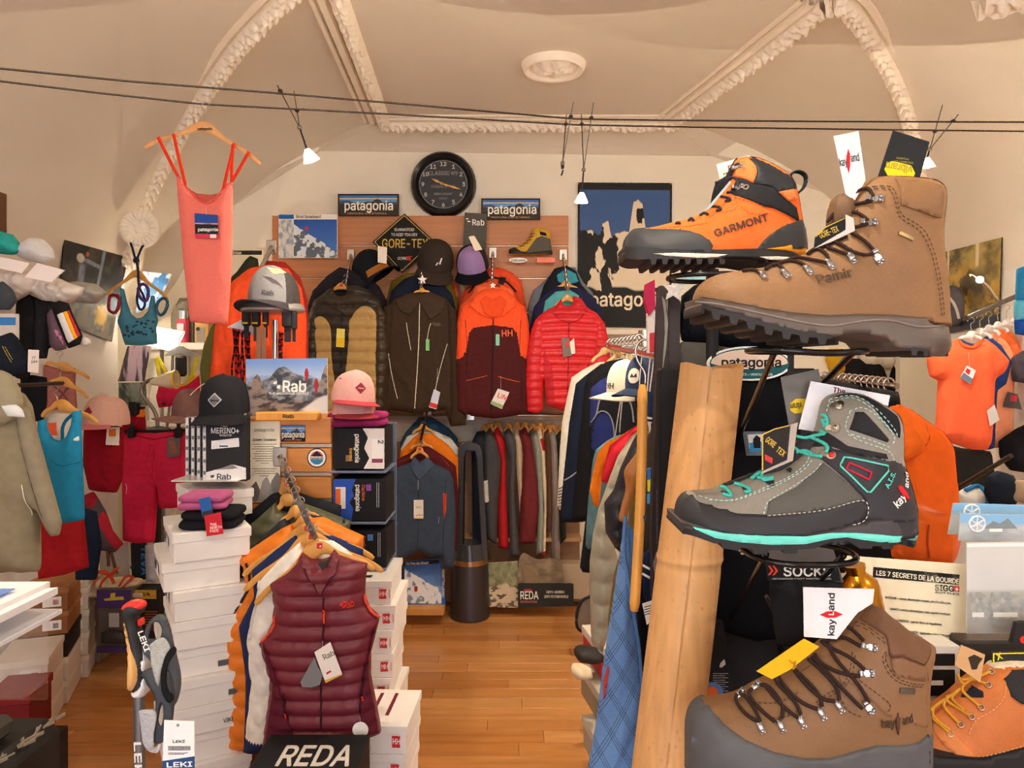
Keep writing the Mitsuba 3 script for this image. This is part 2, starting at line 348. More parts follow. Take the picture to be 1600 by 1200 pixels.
struct('wall_front',plainbox(3.8,.1,.5,(0,YB-.05,.25)),'plaster',CREAM,False)
struct('wall_front',plainbox(3.8,.1,.55,(0,YB-.05,2.83)),'plaster',CREAM,False)
wf=numbered('window_1');labels[wf]={'kind':'structure'}
for x in(-1.9,-.63,.63,1.9):part(wf,'mullion',bx(.06,.06,2.05,.01,(x,YB+.06,1.525)),'gloss','#4a4038',False)
struct('baseboard_back',bx(5.2,.02,.1,.004,(0,WB-.01,.05)),'card','#b9a48a',False)
fl=struct('floor',plainbox(6,7.2,.1,(0,1.3,-.056)),'plank','#9a6234',False)
r=rng(5);tones=['#c08348','#b97a40','#c68a50','#b4753c','#c98f55','#bd8046']
row,Yp=0,2.30
while Yp<4.62:
    x=-2.2-r.uniform(0,.8)
    while x<1.2:
        L=r.choice([.72,.95,1.25]);a,b=max(x,-2.24),min(x+L,1.25)
        if b-a>.05:part(fl,'plank',bx(b-a-.002,.0978,.012,.0012,((a+b)/2,Yp+.05,-.006)),'plank',tones[r.integers(len(tones))],False)
        x+=L
    Yp+=.1;row+=1
def moulding(name,path,side,w=.085,seed=1,n=None):
    p=np.asarray(path,float);d=np.r_[0,np.cumsum(np.linalg.norm(np.diff(p,axis=0),axis=1))]
    n=n or int(d[-1]/.007);s=np.linspace(0,d[-1],n);p=np.stack([np.interp(s,d,p[:,k])for k in range(3)],1)
    t=np.gradient(p,axis=0);t/=np.linalg.norm(t,axis=1,keepdims=True)
    sd=np.asarray(side,float);sd=np.broadcast_to(sd,p.shape)-t*(np.broadcast_to(sd,p.shape)*t).sum(1,keepdims=True);sd/=np.linalg.norm(sd,axis=1,keepdims=True)
    nn=np.cross(t,sd);nn*=np.sign(((np.array([0,0,1.4])-p)*nn).sum(1,keepdims=True))
    k=np.linspace(-1,1,15);S,K=np.meshgrid(s,k,indexing='ij')
    leaf=(np.abs(np.sin(S/.055*np.pi+2.2*np.abs(K)*np.pi/2))**.7-.25)*np.sqrt(np.clip(1-K*K,0,1))*.040
    curl=.030*(meshkit.noise(np.stack([S/.018,K*2.5,S*0+seed],-1))-.3)*(1-K**4)
    h=.028*np.sqrt(np.clip(1-K*K,0,1))+leaf+curl;h[:,[0,-1]]=-.01
    v=p[:,None]+sd[:,None]*(K*w/2)[...,None]+nn[:,None]*h[...,None]
    m=grid(lambda u,q:v,n,15);k=struct(name,m,'plaster','#f0e6d6',True)
    for o,hw,hh in((.075,.03,.022),(.12,.018,.012)):
        c=p+sd*o*1.0;a,b=c-sd*hw/2,c+sd*hw/2
        v2=np.stack([a-nn*.01,a+nn*hh,b+nn*hh,b-nn*.01],1)
        part(k,'fillet',grid(lambda u,q:v2,n,4),'plaster','#ece1cf',False)
    return k
moulding('trim_2',RL[2:],(-1,-.6,0),seed=2)
moulding('trim_3',RR[2:],(1,-.6,0),seed=3)
moulding('trim_4',[AL,(-.70,2.72,ZP)],(-1,0,0),seed=4)
moulding('trim_5',[AR,(1.33,3.1,ZP)],(-1,0,0),seed=5)
moulding('trim_6',[AL,AR],(0,-1,0),w=.07,seed=6)
moulding('trim_7',[P(1530,-4,2.4),P(1610,-10,2.4)],(0,-1,0),seed=7)
def disc_relief(R,prof,leaf,nr=40,na=120):
    def fn(u,v):
        a=v*2*np.pi;rr=u*R;h=np.interp(u,*prof)+leaf(u,a);return np.stack([rr*np.cos(a),rr*np.sin(a),h],-1)
    return grid(fn,nr,na)
md=disc_relief(.165,([0,.1,.68,.74,.80,.90,.96,1],[.03,.022,.012,.012,.034,.038,.02,-.005]),lambda u,a:np.where(u<.70,.022*np.abs(np.sin(2.5*a+4*u))*np.sin(np.pi*u/.7)**.5+.016*(meshkit.noise(np.stack([u*9,np.cos(a)*4,np.sin(a)*4],-1))-.4),0))
solo('ceiling_medallion','round white plaster medallion with leaf relief on the flat ceiling','ceiling rose',at(md,mov(P(865,100,3.74)[0],3.74,ZP-.001,0,180)),'plaster','#f1e7d8',True)
rp=P(219,358,4.06);
ro=disc_relief(.105,([0,.2,.3,.42,.55,.62,.8,.95,1],[.016,.017,.006,.004,.016,.02,.022,.010,-.01]),lambda u,a:np.where(u>.5,.009*np.abs(np.sin(11*a))*(u<.97),.004*np.sin(6*a)*(u>.3)))
rk=solo('wall_rosette','round fluted plaster rosette at the foot of the left ceiling rib','rosette',at(ro,mov(rp[0],rp[1],rp[2],12,90)@mov(0,0,0,0)),'plaster','#f2eadc',True)
# ================================================================ helpers for shop goods
def printmat(key,fn,rough=.4):
    scene[key]=pr(lambda p,n,uv:fn(uv.x,uv.y),rough);return key
C3=lambda h:mi.Color3f(*[float(x)for x in lin(h)])
def ramp(t,a,b):return C3(a)*(1-t)+C3(b)*t
def quadmesh(pl,q,h,n=10):
    c=pl.uv(*np.array(q,float).T,h);u,v=np.meshgrid(np.linspace(0,1,n),np.linspace(0,1,n),indexing='ij')
    st=(c[3]*(1-u)[...,None]+c[2]*u[...,None])*(1-v)[...,None]+(c[0]*(1-u)[...,None]+c[1]*u[...,None])*v[...,None]
    m=grid(lambda a,b:pl.w(st.reshape(-1,2),h).reshape(n,n,3),n,n);return m,np.stack([u.ravel(),v.ravel()],1)
def poster(name,label,cat,pl,q,mat=None,th=.004,col='#f2efe8',group=None,parent=None,inset=0.0):
    k=thing(name,label,cat,group)if parent is None else parent
    part(k,'board',pl.slab(q,0,th),'card',col,False)
    if mat:
        if inset:
            c=np.array(q,float);q=c+(c.mean(0)-c)*inset
        m,uv=quadmesh(pl,q,th+.0006);s=numbered(k+'__print');scene[s]=mikit.ply(m,mat,True,uv=uv)
    return k
def sub(parent,pl,q,mat,h):
    m,uv=quadmesh(pl,q,h);s=numbered(parent+'__print');scene[s]=mikit.ply(m,mat,True,uv=uv);return s
def front(Y,yaw=0,O=None):return Plane((0,Y,1.5)if O is None else O,yaw)
def rect(x0,y0,x1,y1):return[(x0,y0),(x1,y0),(x1,y1),(x0,y1)]
def txt(k,pl,t,x,y,size,h,col='#f4f1ea',bold=True,width=None,center=False,ang=0,name='lettering',mat='card',flip=False):
    part(k,name,pl.text(t,x,y,size,ang,h,.0008,bold,width,center,flip),mat,col,False)
def quiltf(sp,amp,seed=0,curve=0.0,vert=False):
    def f(st):
        x,z=st[...,0],st[...,1]
        if vert:x,z=z,x
        w=z+curve*x*x+.006*(meshkit.noise(np.stack([x*9,z*9,z*0+seed],-1))-.5)
        s=np.abs(np.sin(np.pi*w/sp));wr=meshkit.noise(np.stack([x*70,z*16,z*0+seed+5],-1))-.5
        return amp*(s**.55)+amp*.5*wr*(1-s)
    return f
def diamondf(sp,amp):return lambda st:amp*np.minimum(np.abs(np.sin(np.pi*(st[...,0]+st[...,1])/sp)),np.abs(np.sin(np.pi*(st[...,0]-st[...,1])/sp)))**.5
def drape(amp,seed,fx=16,fz=3.2):return lambda st:amp*(meshkit.fbm(np.stack([st[...,0]*fx+3*meshkit.noise(np.stack([st[...,1]*4,st[...,0]*0,st[...,0]*0+seed],-1)),st[...,1]*fz,st[...,0]*0+seed],-1),3)-.5)
class Garment(Relief):
    pass
def garment(name,label,cat,Y,outline,col,T=.035,R=.055,quilt=None,mat='soft',yaw=0,group=None,fold=.012,seed=None,cell=.010,regions=(),pname='body',res=.003,back=.6,notch=None):
    """A hung garment: one swollen cloth body; more parts are added to the key it returns."""
    k=thing(name,label,cat,group);seed=seed if seed is not None else len(USED)
    if notch:q=Polygon(outline).buffer(0).difference(Point(*notch[:2]).buffer(notch[2]).union(sbox(notch[0]-notch[2],notch[1]-300,notch[0]+notch[2],notch[1])));outline=list((max(q.geoms,key=lambda g_:g_.area)if q.geom_type=='MultiPolygon' else q).exterior.coords)[:-1]
    o=np.array(outline,float);O=P(o[:,0].mean(),o[:,1].mean(),Y)
    dz=drape(fold,seed);dd=(lambda st:dz(st))if quilt is None else(lambda st:dz(st)*.5+quilt(st))
    g=Garment(O,outline,T=T,R=R,yaw=yaw,disp=dd,res=res,smooth=3,back=back)
    if regions:
        m,cl=g.painted(cell,col,regions)
        part(k,pname,m,mat,cl,True)
    else:part(k,pname,g.body(cell),mat,col,True)
    return k,g
def zipper(k,g,pts,col,r=.0022,off=.001,name='zipper',mat='card'):part(k,name,g.line(pts,r,off,max(10,6*len(pts)),sp=len(pts)>2,flat=.6),mat,col,True)
def hangtag(k,g,pts,col,off=.006,cord=None,text=None,label=None,strips=(),name='hang_tag'):
    """A card hanging in front of the garment's face."""
    h=float(np.max(g.front(g.pts(pts))))+off;t=part(k,name,g.slab(pts,h,h+.0008),'card',col,False,label)
    for q,c in strips:part(t,'print',g.slab(q,h+.0008,h+.0012),'card',c,False)
    if cord:part(t,'cord',tube(g.w(g.uv(*np.array(cord,float).T,h),h),.0006,5),'card','#dddddd',True)
    if text:
        for(s,x,y,size,c,a)in text:part(t,'print',g.text(s,x,y,size,a,h+.0009,.0004,True),'card',c,False)
    return h
WOOD='#d59a4e'
def hanger(label,Y,c,l,r_,hook=None,col=WOOD,group=None,logo=None,th=.45,name='clothes_hanger',mat='wood',bump=.02,rad=.011):
    """Wooden hanger seen from the front: neck centre c, arm ends l and r_ in pixels, hook end in pixels."""
    k=thing(name,label,'hanger',group);pl=front(Y)
    c,l,r_=(np.array(x,float)for x in(c,l,r_));s=F/Y
    path=[l,l*.75+c*.25+(0,-.006*s),l*.35+c*.65+(0,.004*s),c+(0,.012*s),r_*.35+c*.65+(0,.004*s),r_*.75+c*.25+(0,-.006*s),r_]
    q=spline(np.array(path),36);w=pl.w(pl.uv(q[:,0],q[:,1]));t=np.linspace(-1,1,36);rr=rad*(.75+1.25*np.exp(-(t/.22)**2));rr[[0,-1]]*=.55
    m=tube(w,rr,10);v=m.vertices.copy();v[:,1]=Y+(v[:,1]-Y)*th;m.vertices=v
    part(k,'arms',m,mat,col,True)
    if hook is not None:
        a=pl.w(pl.uv(c[0],c[1]+.004*s));b=pl.w(pl.uv(*hook));hk=[a,a*.6+b*.4,b+(.0,0,-.022),b+(.014,0,-.010),b+(.008,0,.003),b+(-.008,0,.002),b+(-.014,0,-.012)]
        part(k,'hook',tube(spline(hk,26),.0017,7),'metal','#b9b9bd',True)
    if logo:
        x,y=c[0],c[1]+.006*s;d=.0075*s;h=.013
        part(k,'badge',pl.slab(rect(x-d,y-d,x+d,y+d),rad*.5,h),'card',logo,False)
        if s>400:part(k,'badge_print',[pl.slab(rect(x+d*(.1+.25*i),y-d*.1-d*.15*i,x+d*(.25+.25*i),y+d*.5),h,h+.0005)for i in range(3)],'card','#f6f0ec',False,kind='stuff')
    return k
def cap(name,label,pos,yaw=0,pitch=0,roll=0,s=1.0,crown='#333333',front_col=None,brim=None,button=None,mat='cloth',back_mat='cloth',flat=False,group=None,tall=1.0,underbrim=None):
    """A peaked cap; its peak points to the camera when yaw is 0."""
    k=thing(name,label,'cap',group);M=mov(*pos,yaw,0,0)@mov(0,0,0,0,pitch,roll,s)
    def crown_fn(u,v):
        a=u*2*np.pi;e=v*np.pi/2;r=.088*np.cos(e)**.62;seam=1-.018*np.exp(-((np.mod(a/(np.pi/3)+.5,1)-.5)/.05)**2)
        up=1+.10*np.clip(-np.sin(a),0,1);return np.stack([r*np.cos(a)*seam*.93,r*np.sin(a)*seam*1.08,.112*tall*np.sin(e)**.9*up],-1)
    m=grid(crown_fn,73,22);a=np.arctan2(m.triangles_center[:,1],m.triangles_center[:,0]);fr=np.abs(a+np.pi/2)<.95
    part(k,'crown',trimesh.Trimesh(m.vertices,m.faces[~fr],process=False),back_mat,crown,True,M=M)
    part(k,'front_panel',trimesh.Trimesh(m.vertices,m.faces[fr],process=False),mat,front_col or crown,True,M=M)
    def brim_fn(sgn):
        def f(u,v):
            a=-np.pi/2+(u-.5)*2.3;ext=.072*np.cos((u-.5)*2.3*1.30)**.55*v;r=.086+ext
            x=.93*.086*np.cos(a)+ext*np.cos(a)*.55;y=1.08*.086*np.sin(a)+ext*np.sin(a)*1.12
            return np.stack([x,y,.004+sgn*.0018-(0 if flat else 1)*(x/.09)**2*.020*(.25+.75*v)-.012*v],-1)
        return f
    a,b=grid(brim_fn(1),40,10),grid(brim_fn(-1),40,10)
    rim=lambda f:np.vstack([f(np.linspace(0,1,40),np.ones(40))])
    e=tube(spline(rim(lambda u,v:brim_fn(0)(u,v)),60),.0024,6)
    part(k,'peak',[a,b,e],mat if mat!='netting' else 'cloth',brim or crown,True,M=M)
    part(k,'button',at(dome(.007,.005,12),mov(0,0,.111*tall)),'cloth',button or crown,True,M=M)
    return k,M
def cap_patch(k,M,pts,col,s=1.0,off=.003,name='badge',tall=1.0,mat='card',label=None):
    """Flat badge wrapped on the cap's front; pts in metres around (x, z) from the front's middle."""
    p,f=tri(Polygon(pts),.004);x,z=p[:,0],p[:,1];e=np.arcsin(np.clip(z/(.12*tall),0,.99));r=.088*np.cos(e)**.62
    y=-1.08*np.sqrt(np.clip(r*r-(x/.93)**2,1e-8,None))-off;n=len(p);ed=edges_once(f)
    v=np.vstack([np.stack([x,y,z],1),np.stack([x,y+off+.004,z],1)])
    side=np.vstack([np.stack([ed[:,0],ed[:,0]+n,ed[:,1]],1),np.stack([ed[:,1],ed[:,0]+n,ed[:,1]+n],1)])
    return part(k,name,trimesh.Trimesh(v,np.vstack([f,side]),process=False),mat,col,40,label,M=M)
def cap_text(k,M,t,x,z,h,col,off=.004,tall=1.0,width=None):
    m=TXT(t,True).copy();v=m.vertices;sx=h if width is None else width/(v[:,0].max()-v[:,0].min())
    X,Z=x+v[:,0]*sx,z+v[:,1]*h;X=X-(v[:,0].max()*sx)/2;e=np.arcsin(np.clip(Z/(.12*tall),0,.99));r=.088*np.cos(e)**.62
    y=-1.08*np.sqrt(np.clip(r*r-(X/.93)**2,1e-8,None))-off-v[:,2]*.0006
    part(k,'lettering',trimesh.Trimesh(np.stack([X,y,Z],1),m.faces,process=False),'card',col,False,M=M)
def diamond(x,z,a,b):return[(x-a,z),(x,z-b),(x+a,z),(x,z+b)]
ORD=['topmost','second from the top','third from the top','fourth from the top','fifth from the top','sixth from the top','seventh from the top','eighth from the top','ninth from the top','tenth from the top','eleventh from the top','twelfth from the top']
NTH=['first','second','third','fourth','fifth','sixth','seventh','eighth','ninth','tenth','eleventh','twelfth','thirteenth','fourteenth']
def shoe_box(label,pos,size,rz=0,col='#e9e6e3',lid=None,group=None,ends=None,lid_h=.03,text=None):
    """Cardboard shoe box: base, lifted lid and a printed end; pos is the bottom centre."""
    k=thing('shoe_box',label,'box',group);sx,sy,sz=size;M=mov(*pos,rz)
    part(k,'base',bx(sx-.009,sy-.009,sz-.008,.001,(0,0,(sz-.008)/2+.0005)),'card',col,False,M=M)
    part(k,'lid',bx(sx,sy,lid_h,.0012,(0,0,sz-lid_h/2)),'card',lid or col,False,M=M)
    for face,x,z,w,h,c in ends or():
        d={'f':(w,.0006,h,(x,-sy/2-.0004,z)),'r':(.0006,w,h,(sx/2+.0004,x,z)),'l':(.0006,w,h,(-sx/2-.0004,x,z)),'t':(w,h,.0006,(x,z,sz+.0004))}[face]
        part(k,'end_print',plainbox(*d[:3],d[3]),'card',c,False,M=M)
    for face,t,x,z,h,c,w in text or():
        m=TXT(t,True).copy();v=m.vertices;sc=h if w is None else w/(v[:,0].max()-v[:,0].min());X,Z,D=v[:,0]*sc,v[:,1]*h,v[:,2]*.0005
        q={'f':np.stack([x+X,-sy/2-.0008-D,z+Z],1),'r':np.stack([sx/2+.0008+D,x+X,z+Z],1),'l':np.stack([-sx/2-.0008-D,x-X,z+Z],1)}[face]
        part(k,'lettering',trimesh.Trimesh(q,m.faces,process=False),'card',c,False,M=M)
    return k,M
def soft_block(c,a,b,h,rz=0,seed=0):
    def fn(u,v):
        t,f=(u-.5)*np.pi,v*2*np.pi;pw=lambda x,e:np.sign(x)*np.abs(x)**e
        p=np.stack([a*pw(np.cos(t),.35)*pw(np.cos(f),.3),b*pw(np.cos(t),.35)*pw(np.sin(f),.3),h*pw(np.sin(t),.8)],-1)
        return p*(1+.10*(meshkit.fbm(p*22+seed,3)-.5)[...,None])+(meshkit.noise(p*30+seed+9)-.5)[...,None]*np.array([0,0,.006])
    return at(grid(fn,24,60),mov(*c,rz))
def mountain(u,v,seed,base,rough=.22,f=4.0):
    """Signed height of a ridge line above v."""
    h=base+rough*(mikit.fbm(u*f+seed,seed,0,5)-.5)*2;return h-v
def crop(ox,oy,k):return lambda pts:[(ox+x/k,oy+y/k)for x,y in pts]
def wigl(pts,n=60):return[tuple(p)for p in spline(np.array(pts,float),n)]
def dome(r,h,n=14):return lathe([(0,h),(r*.5,h*.86),(r*.86,h*.5),(r,0)],n)
HW={}
def hardware():
    strap=tube([(-.006,0,.0015),(-.003,0,.0034),(.001,0,.0036),(.004,0,.002)],.0036,10,flat=.45)
    HW['loop']=shape([strap,at(bx(.009,.0075,.0016,.0007),mov(.005,0,.0012)),at(dome(.0031,.0026),mov(.0058,0,.002))],'metal','#b9bcc2',40)
    tubeh=tube([(-.0085,.003,.004),(-.0085,-.003,.004)],.0032,10)
    HW['hook']=shape([bx(.012,.009,.0014,.0006,(.002,0,.001)),at(dome(.0028,.0026),mov(.0045,.0026,.0016)),at(dome(.0028,.0026),mov(.0045,-.0026,.0016)),tubeh,bx(.008,.0055,.0012,.0004,(-.006,0,.0024))],'metal','#b4b7bd',40)
    HW['stud']=shape([bx(.011,.008,.0014,.0006,(-.004,0,.001)),at(dome(.0046,.003,20),mov(.004,0,.001)),at(lathe([(.0030,0),(.0058,.0004),(.0058,.0016),(.0030,.0022)],20),mov(.004,0,.001))],'metal','#d9d4c8',40)
    HW['ring']=shape(tube([(math.cos(a)*.0038,math.sin(a)*.0038,.001)for a in np.linspace(0,2*np.pi,19)[:-1]],.0013,7,closed=True),'metal','#c4b9a4',True)
hardware()
def fit(bt,R_,name,kind,pts,ang):
    for i,(x,y)in enumerate(pts):part(bt,name,HW[kind],M=R_.frame(x,y,ang[i]if isinstance(ang,list)else ang,.0006))
def sole_ext(pts):
    p=np.array(pts,float);x0,y0,x1,y1=p[:,0].min(),p[:,1].min(),p[:,0].max(),p[:,1].max();return[(x0,y0-250),(x1,y0-250),(x1,y1+250),(x0,y1+250)]
def sole(R0,Y,pts,low,T_,h=None,**k):return Relief((0,Y,1.5),pts,T=T_,R=.035,back=1,edge=0,extend=sole_ext(pts),hmap=T_,smooth=2,**k)
def teeth(top,n,depth,duty=.55):
    """Tread lugs: a notched lower edge following a polyline, in pixels."""
    d=np.r_[0,np.cumsum(np.linalg.norm(np.diff(np.array(top),axis=0),axis=1))];out=[]
    f=lambda s:np.array([np.interp(s,d,np.array(top)[:,k])for k in(0,1)])
    for i in range(n):
        a,b=d[-1]*i/n,d[-1]*(i+duty)/n;w=(b-a)*.18
        out+=[f(a),f(a+w)+(0,depth),f(b-w)+(0,depth),f(b)]
    return[tuple(p)for p in out]
def folds(amp,fx,fz,seed):return lambda st:amp*(meshkit.fbm(np.stack([st[...,0]*fx,st[...,1]*fz,np.full(st.shape[:-1],seed)],-1),3)-.5)
def card(bt,name,Y,pts,col,h=.0008,mat='card',yaw=0,O=None,label=None):
    pl=Plane((0,Y,1.5),yaw);return part(bt,name,pl.slab(pts,0,h),mat,col,False,label),pl
def sleeve(k,g,pts,col,off=.004,T_=.03,mat='soft',quilt=None,name='sleeve'):
    s=Relief(g.O+g.n*off,pts,T=T_,R=.045,yaw=0,disp=quilt or drape(.008,len(USED),10,14),res=.003,smooth=3,back=.4);return part(k,name,s.body(.011),mat,col,True)
# ================================================================ back wall
YS=4.72
sw=thing('slatwall_panel','long brown slatted wall panel behind the row of jackets','slatwall')
edges=[(337,383),(385,434),(436,487),(489,540),(542,593),(595,646)]
for i,(y0,y1)in enumerate(edges):
    a,b=P(425,y0,YS),P(888,y1,YS);part(sw,'board',bx(b[0]-a[0],.022,a[2]-b[2],.003,((a[0]+b[0])/2,YS+.011,(a[2]+b[2])/2)),'panel',['#c08159','#ba7a52','#bd7e56'][i%3],False)
    if i<5:part(sw,'groove_rail',bx(b[0]-a[0],.008,.006,.001,((a[0]+b[0])/2,YS+.012,b[2]-.004)),'satin','#d8cfc2',False)
a,b=P(425,337,YS),P(888,646,YS);part(sw,'backing',plainbox(b[0]-a[0],.05,a[2]-b[2],((a[0]+b[0])/2,YS+.05,(a[2]+b[2])/2)),'panel','#a8714c',False)
k=thing('wall_cupboard','long low beige cupboard along the back wall under the hung jackets','cupboard')
a,b=P(600,690,4.78),P(905,935,4.78)
part(k,'back_board',plainbox(b[0]-a[0],.03,a[2]-b[2],((a[0]+b[0])/2,4.77,(a[2]+b[2])/2)),'panel','#8d6a4c',False)
part(k,'shelf',bx(b[0]-a[0],0.14,.025,.003,((a[0]+b[0])/2,4.69,P(0,845,4.6)[2])),'panel','#b08a62',False)
part(k,'top_shelf',bx(b[0]-a[0],.16,.025,.003,((a[0]+b[0])/2,4.68,P(0,653,4.6)[2])),'panel','#9a8a78',False)
k=thing('wall_clock','large round black wall clock with gold hands','clock');q=P(693,289,4.78);pl=front(4.735);RC=.213
M=mov(q[0],4.79,q[2])@mov(0,0,0,0,90)
part(k,'rim',at(lathe([(RC*.74,.02),(RC*.76,.034),(RC*.80,.030),(RC*.83,.05),(RC*.92,.062),(RC*.98,.045),(RC,.02),(RC,0)],72),M),'gloss','#17171a',40,'glossy black moulded rim')
part(k,'face',at(lathe([(0,.026),(RC*.75,.026),(RC*.75,0)],72),M),'rubber','#3b3d42',30)
def cw(px,py,h=.0):return px,py
plc=Plane((q[0],4.764,q[2]))
def clk(t,x,z,hgt,c='#c9c6c0',w=None):
    m=TXT(t,True).copy();v=m.vertices;s=hgt if w is None else w/(v[:,0].max()-v[:,0].min());X=v[:,0]*s;X-=(X.max()+X.min())/2;Z=v[:,1]*hgt-hgt/2
    part(k,'numeral' if t.isdigit()else 'lettering',trimesh.Trimesh(plc.w(np.stack([x+X,z+Z],1),v[:,2]*.001),m.faces,process=False),'card',c,False)
for h in range(1,13):a=math.radians(90-30*h);clk(str(h),RC*.62*math.cos(a),RC*.62*math.sin(a),.026,w=None)
clk('CLASSIC NY',0,.072,.024,'#8d8b86',.19);clk('MERCHANT',0,-.062,.012,'#8d8b86',.12);clk('1907',0,-.09,.012,'#8d8b86',.05);clk('Antiquité de Paris',0,-.012,.018,'#7d7b76',.16)
part(k,'minute_track',tube([plc.w(np.array([RC*.72*math.cos(a),RC*.72*math.sin(a)]),.001)for a in np.linspace(0,2*np.pi,73)[:-1]],.0012,5,closed=True),'card','#b9b6b0',True)
for nm,x,z,w_ in(('hour_hand',-.075,.035,.008),('minute_hand',.118,-.036,.0065)):
    L=math.hypot(x,z);d=np.array([x,z])/L;n_=np.array([-d[1],d[0]]);b_=[-d*.02,d*L*.15+n_*w_,d*L*.3+n_*w_*.4,d*L*.55+n_*w_*1.1,d*L,d*L*.55-n_*w_*1.1,d*L*.3-n_*w_*.4,d*L*.15-n_*w_]
    part(k,nm,plc.slab(Polygon(b_).buffer(0),.006,.0085),'satin','#d8a45c',False)
part(k,'hub',at(dome(.009,.006),mov(q[0],4.757,q[2])@mov(0,0,0,0,90)),'satin','#d8a45c',True)
def range_print(key,seed,sky1,sky2,stripe):
    def fn(u,v):
        m1=mikit.smoothstep(-.01,.01,mountain(u,v,seed,.42,.30,3.2)+.26*(1-mikit.smoothstep(0,.12,dr.abs(u-.66))));m2=mikit.smoothstep(-.01,.01,mountain(u,v,seed+7,.52,.25,5))
        c=ramp(mikit.smoothstep(.35,1,v),sky2,sky1);st=mikit.smoothstep(.70,.72,v)*(1-mikit.smoothstep(.78,.80,v+.02*N(u*9,3)))
        c=c*(1-st)+C3(stripe)*st;c=c*(1-m2)+C3('#2f4f7c')*m2;return c*(1-m1)+C3('#2a2625')*m1
    return printmat(key,fn)
range_print('print_range',3.3,'#2f6fb8','#6fa0cf','#e8c7a0')
for lab,x0,y0,x1,y1,Y in(('framed sign with mountain skyline standing left of the clock',528,303,623,337,4.70),('framed sign with mountain skyline standing right of the clock',752,310,844,343,4.70)):
    pl=front(Y);k=thing('brand_sign',lab,'sign','skyline signs beside the clock');part(k,'board',pl.slab(rect(x0,y0,x1,y1),0,.018),'card','#3a3532',False)
    sub(k,pl,rect(x0+2.5,y0+2.5,x1-2.5,y1-12),'print_range',.0186);txt(k,pl,'patagonia',x0+9,y1-9,14,.019,'#f4eee2',width=76);txt(k,pl,'VENTURA CALIFORNIA',x0+14,y1-2.2,2.6,.019,'#b3937a',width=62)
def snow_print(u,v):
    sky=ramp(v,'#3f78c8','#1c4fae');r=mikit.smoothstep(-.012,.012,.88-.75*u+.10*(mikit.fbm(u*7,4,0,4)-.5)-v);rock=mikit.smoothstep(.5,.58,mikit.fbm(u*9,v*9,2,4))
    snow=ramp(rock,'#dbe3ee','#5a6675');c=sky*(1-r)+snow*r
    man=mikit.smoothstep(.06,.04,dr.sqrt(dr.square((u-.30)*1.2)+dr.square(v-.76)));c=c*(1-man)+C3('#c03230')*man
    side=mikit.smoothstep(.001,.0,u-.26)*mikit.smoothstep(.55,.45,N(u*11,v*9))*0;return c
printmat('print_snow',snow_print)
printmat('print_sepia',lambda u,v:ramp(mikit.smoothstep(.35,.7,mikit.fbm(u*5,v*7,1,4)),'#d9d6d2','#8d9bb0'))
pl=front(4.66);k=thing('guide_book','ski guide book with a white header and a snow slope photo on the slat wall','book')
part(k,'cover',pl.slab(rect(435,335,527,403),0,.02),'card','#efeae2',False);part(k,'header',pl.slab(rect(435.3,335.3,459,342),.02,.0206),'card','#2864b4',False)
sub(k,pl,rect(459,343,526.6,402.7),'print_snow',.0206);sub(k,pl,rect(435.3,343,458.5,402.7),'print_sepia',.0206);txt(k,pl,'Ski et Snowboard',462,341,5,.0206,'#5c554c',width=39)
pl=Plane(P(630,381,4.64),0);k=thing('membrane_sign','black diamond sign with gold rim and lettering between two caps','sign')
dq=[(632,333.5),(680,378),(628,427),(582,378)];part(k,'board',pl.slab(dq,0,.006),'card','#191715',False)
part(k,'rim',pl.slab(Polygon(pl.uv(*np.array(dq,float).T)).buffer(-.008).difference(Polygon(pl.uv(*np.array(dq,float).T)).buffer(-.013)),.006,.0066),'card','#c3a14e',False)
txt(k,pl,'GUARANTEED',616,361,4.5,.0066,'#cfcac2',width=31);txt(k,pl,'TO KEEP YOU DRY',611,369,4.5,.0066,'#cfcac2',width=41);txt(k,pl,'GORE-TEX',596,387,13.5,.0066,'#caa646',width=72)
txt(k,pl,'GORE',621,406,4.5,.0066,'#d8d4cc',width=14);part(k,'emblem',pl.slab([(634,401),(646,400),(641,403),(643,407),(636,407)],.0066,.0072),'card','#c8352e',False)
pl=front(4.66);k=thing('brand_label','tall dark grey label with white lettering behind the lilac cap','sign');part(k,'board',pl.slab([(726,332),(761,334),(759,402),(723,400)],0,.004),'card','#55534f',False);txt(k,pl,'Rab',737,352,9,.0044,'#eeeae2',width=19)
part(k,'emblem',[pl.slab(rect(728,341,732,343),.004,.005),pl.slab(rect(730,345,735,347),.004,.005)],'card','#eeeae2',False,kind='stuff')
k=solo('acrylic_strip','clear plastic strip hanging right of the dark brown cap','plastic strip',grid(lambda u,v:np.stack([P(0,0,1)[0]*0+P(708,0,4.6)[0]+u*.05+.006*np.sin(v*21),4.6+.012*np.sin(u*9+v*13),P(0,345,4.6)[2]-v*.36],-1),8,30),'film')
c=crop(700,320,1600/260);Y=4.6
bt=thing('mini_boot','small mustard and black boot on a clip under the right brand sign','boot')
U=Relief((0,Y,1.5),c(wigl([(585,465),(592,425),(640,412),(720,375),(770,335),(800,290),(820,235),(860,215),(920,225),(985,265),(990,330),(1003,465)],40)+[(1003,480),(590,480)]),T=.03,R=.045,extend=c([(585,465),(585,700),(1003,700),(1003,465)]),res=.002)
part(bt,'upper',U.body(.008),'leather','#c99a33',True);part(bt,'side_panel',U.panel(c([(760,440),(850,320),(900,300),(985,330),(1003,480),(700,470)]),.002),'cloth','#5d5a52',True)
part(bt,'toe_cap',U.panel(c([(583,470),(590,425),(640,410),(700,445),(780,460),(1005,440),(1005,482),(590,482)]),.003),'rubber','#242325',True);part(bt,'collar',U.panel(c([(880,255),(940,270),(950,300),(890,290)]),.002),'cloth','#232122',True)
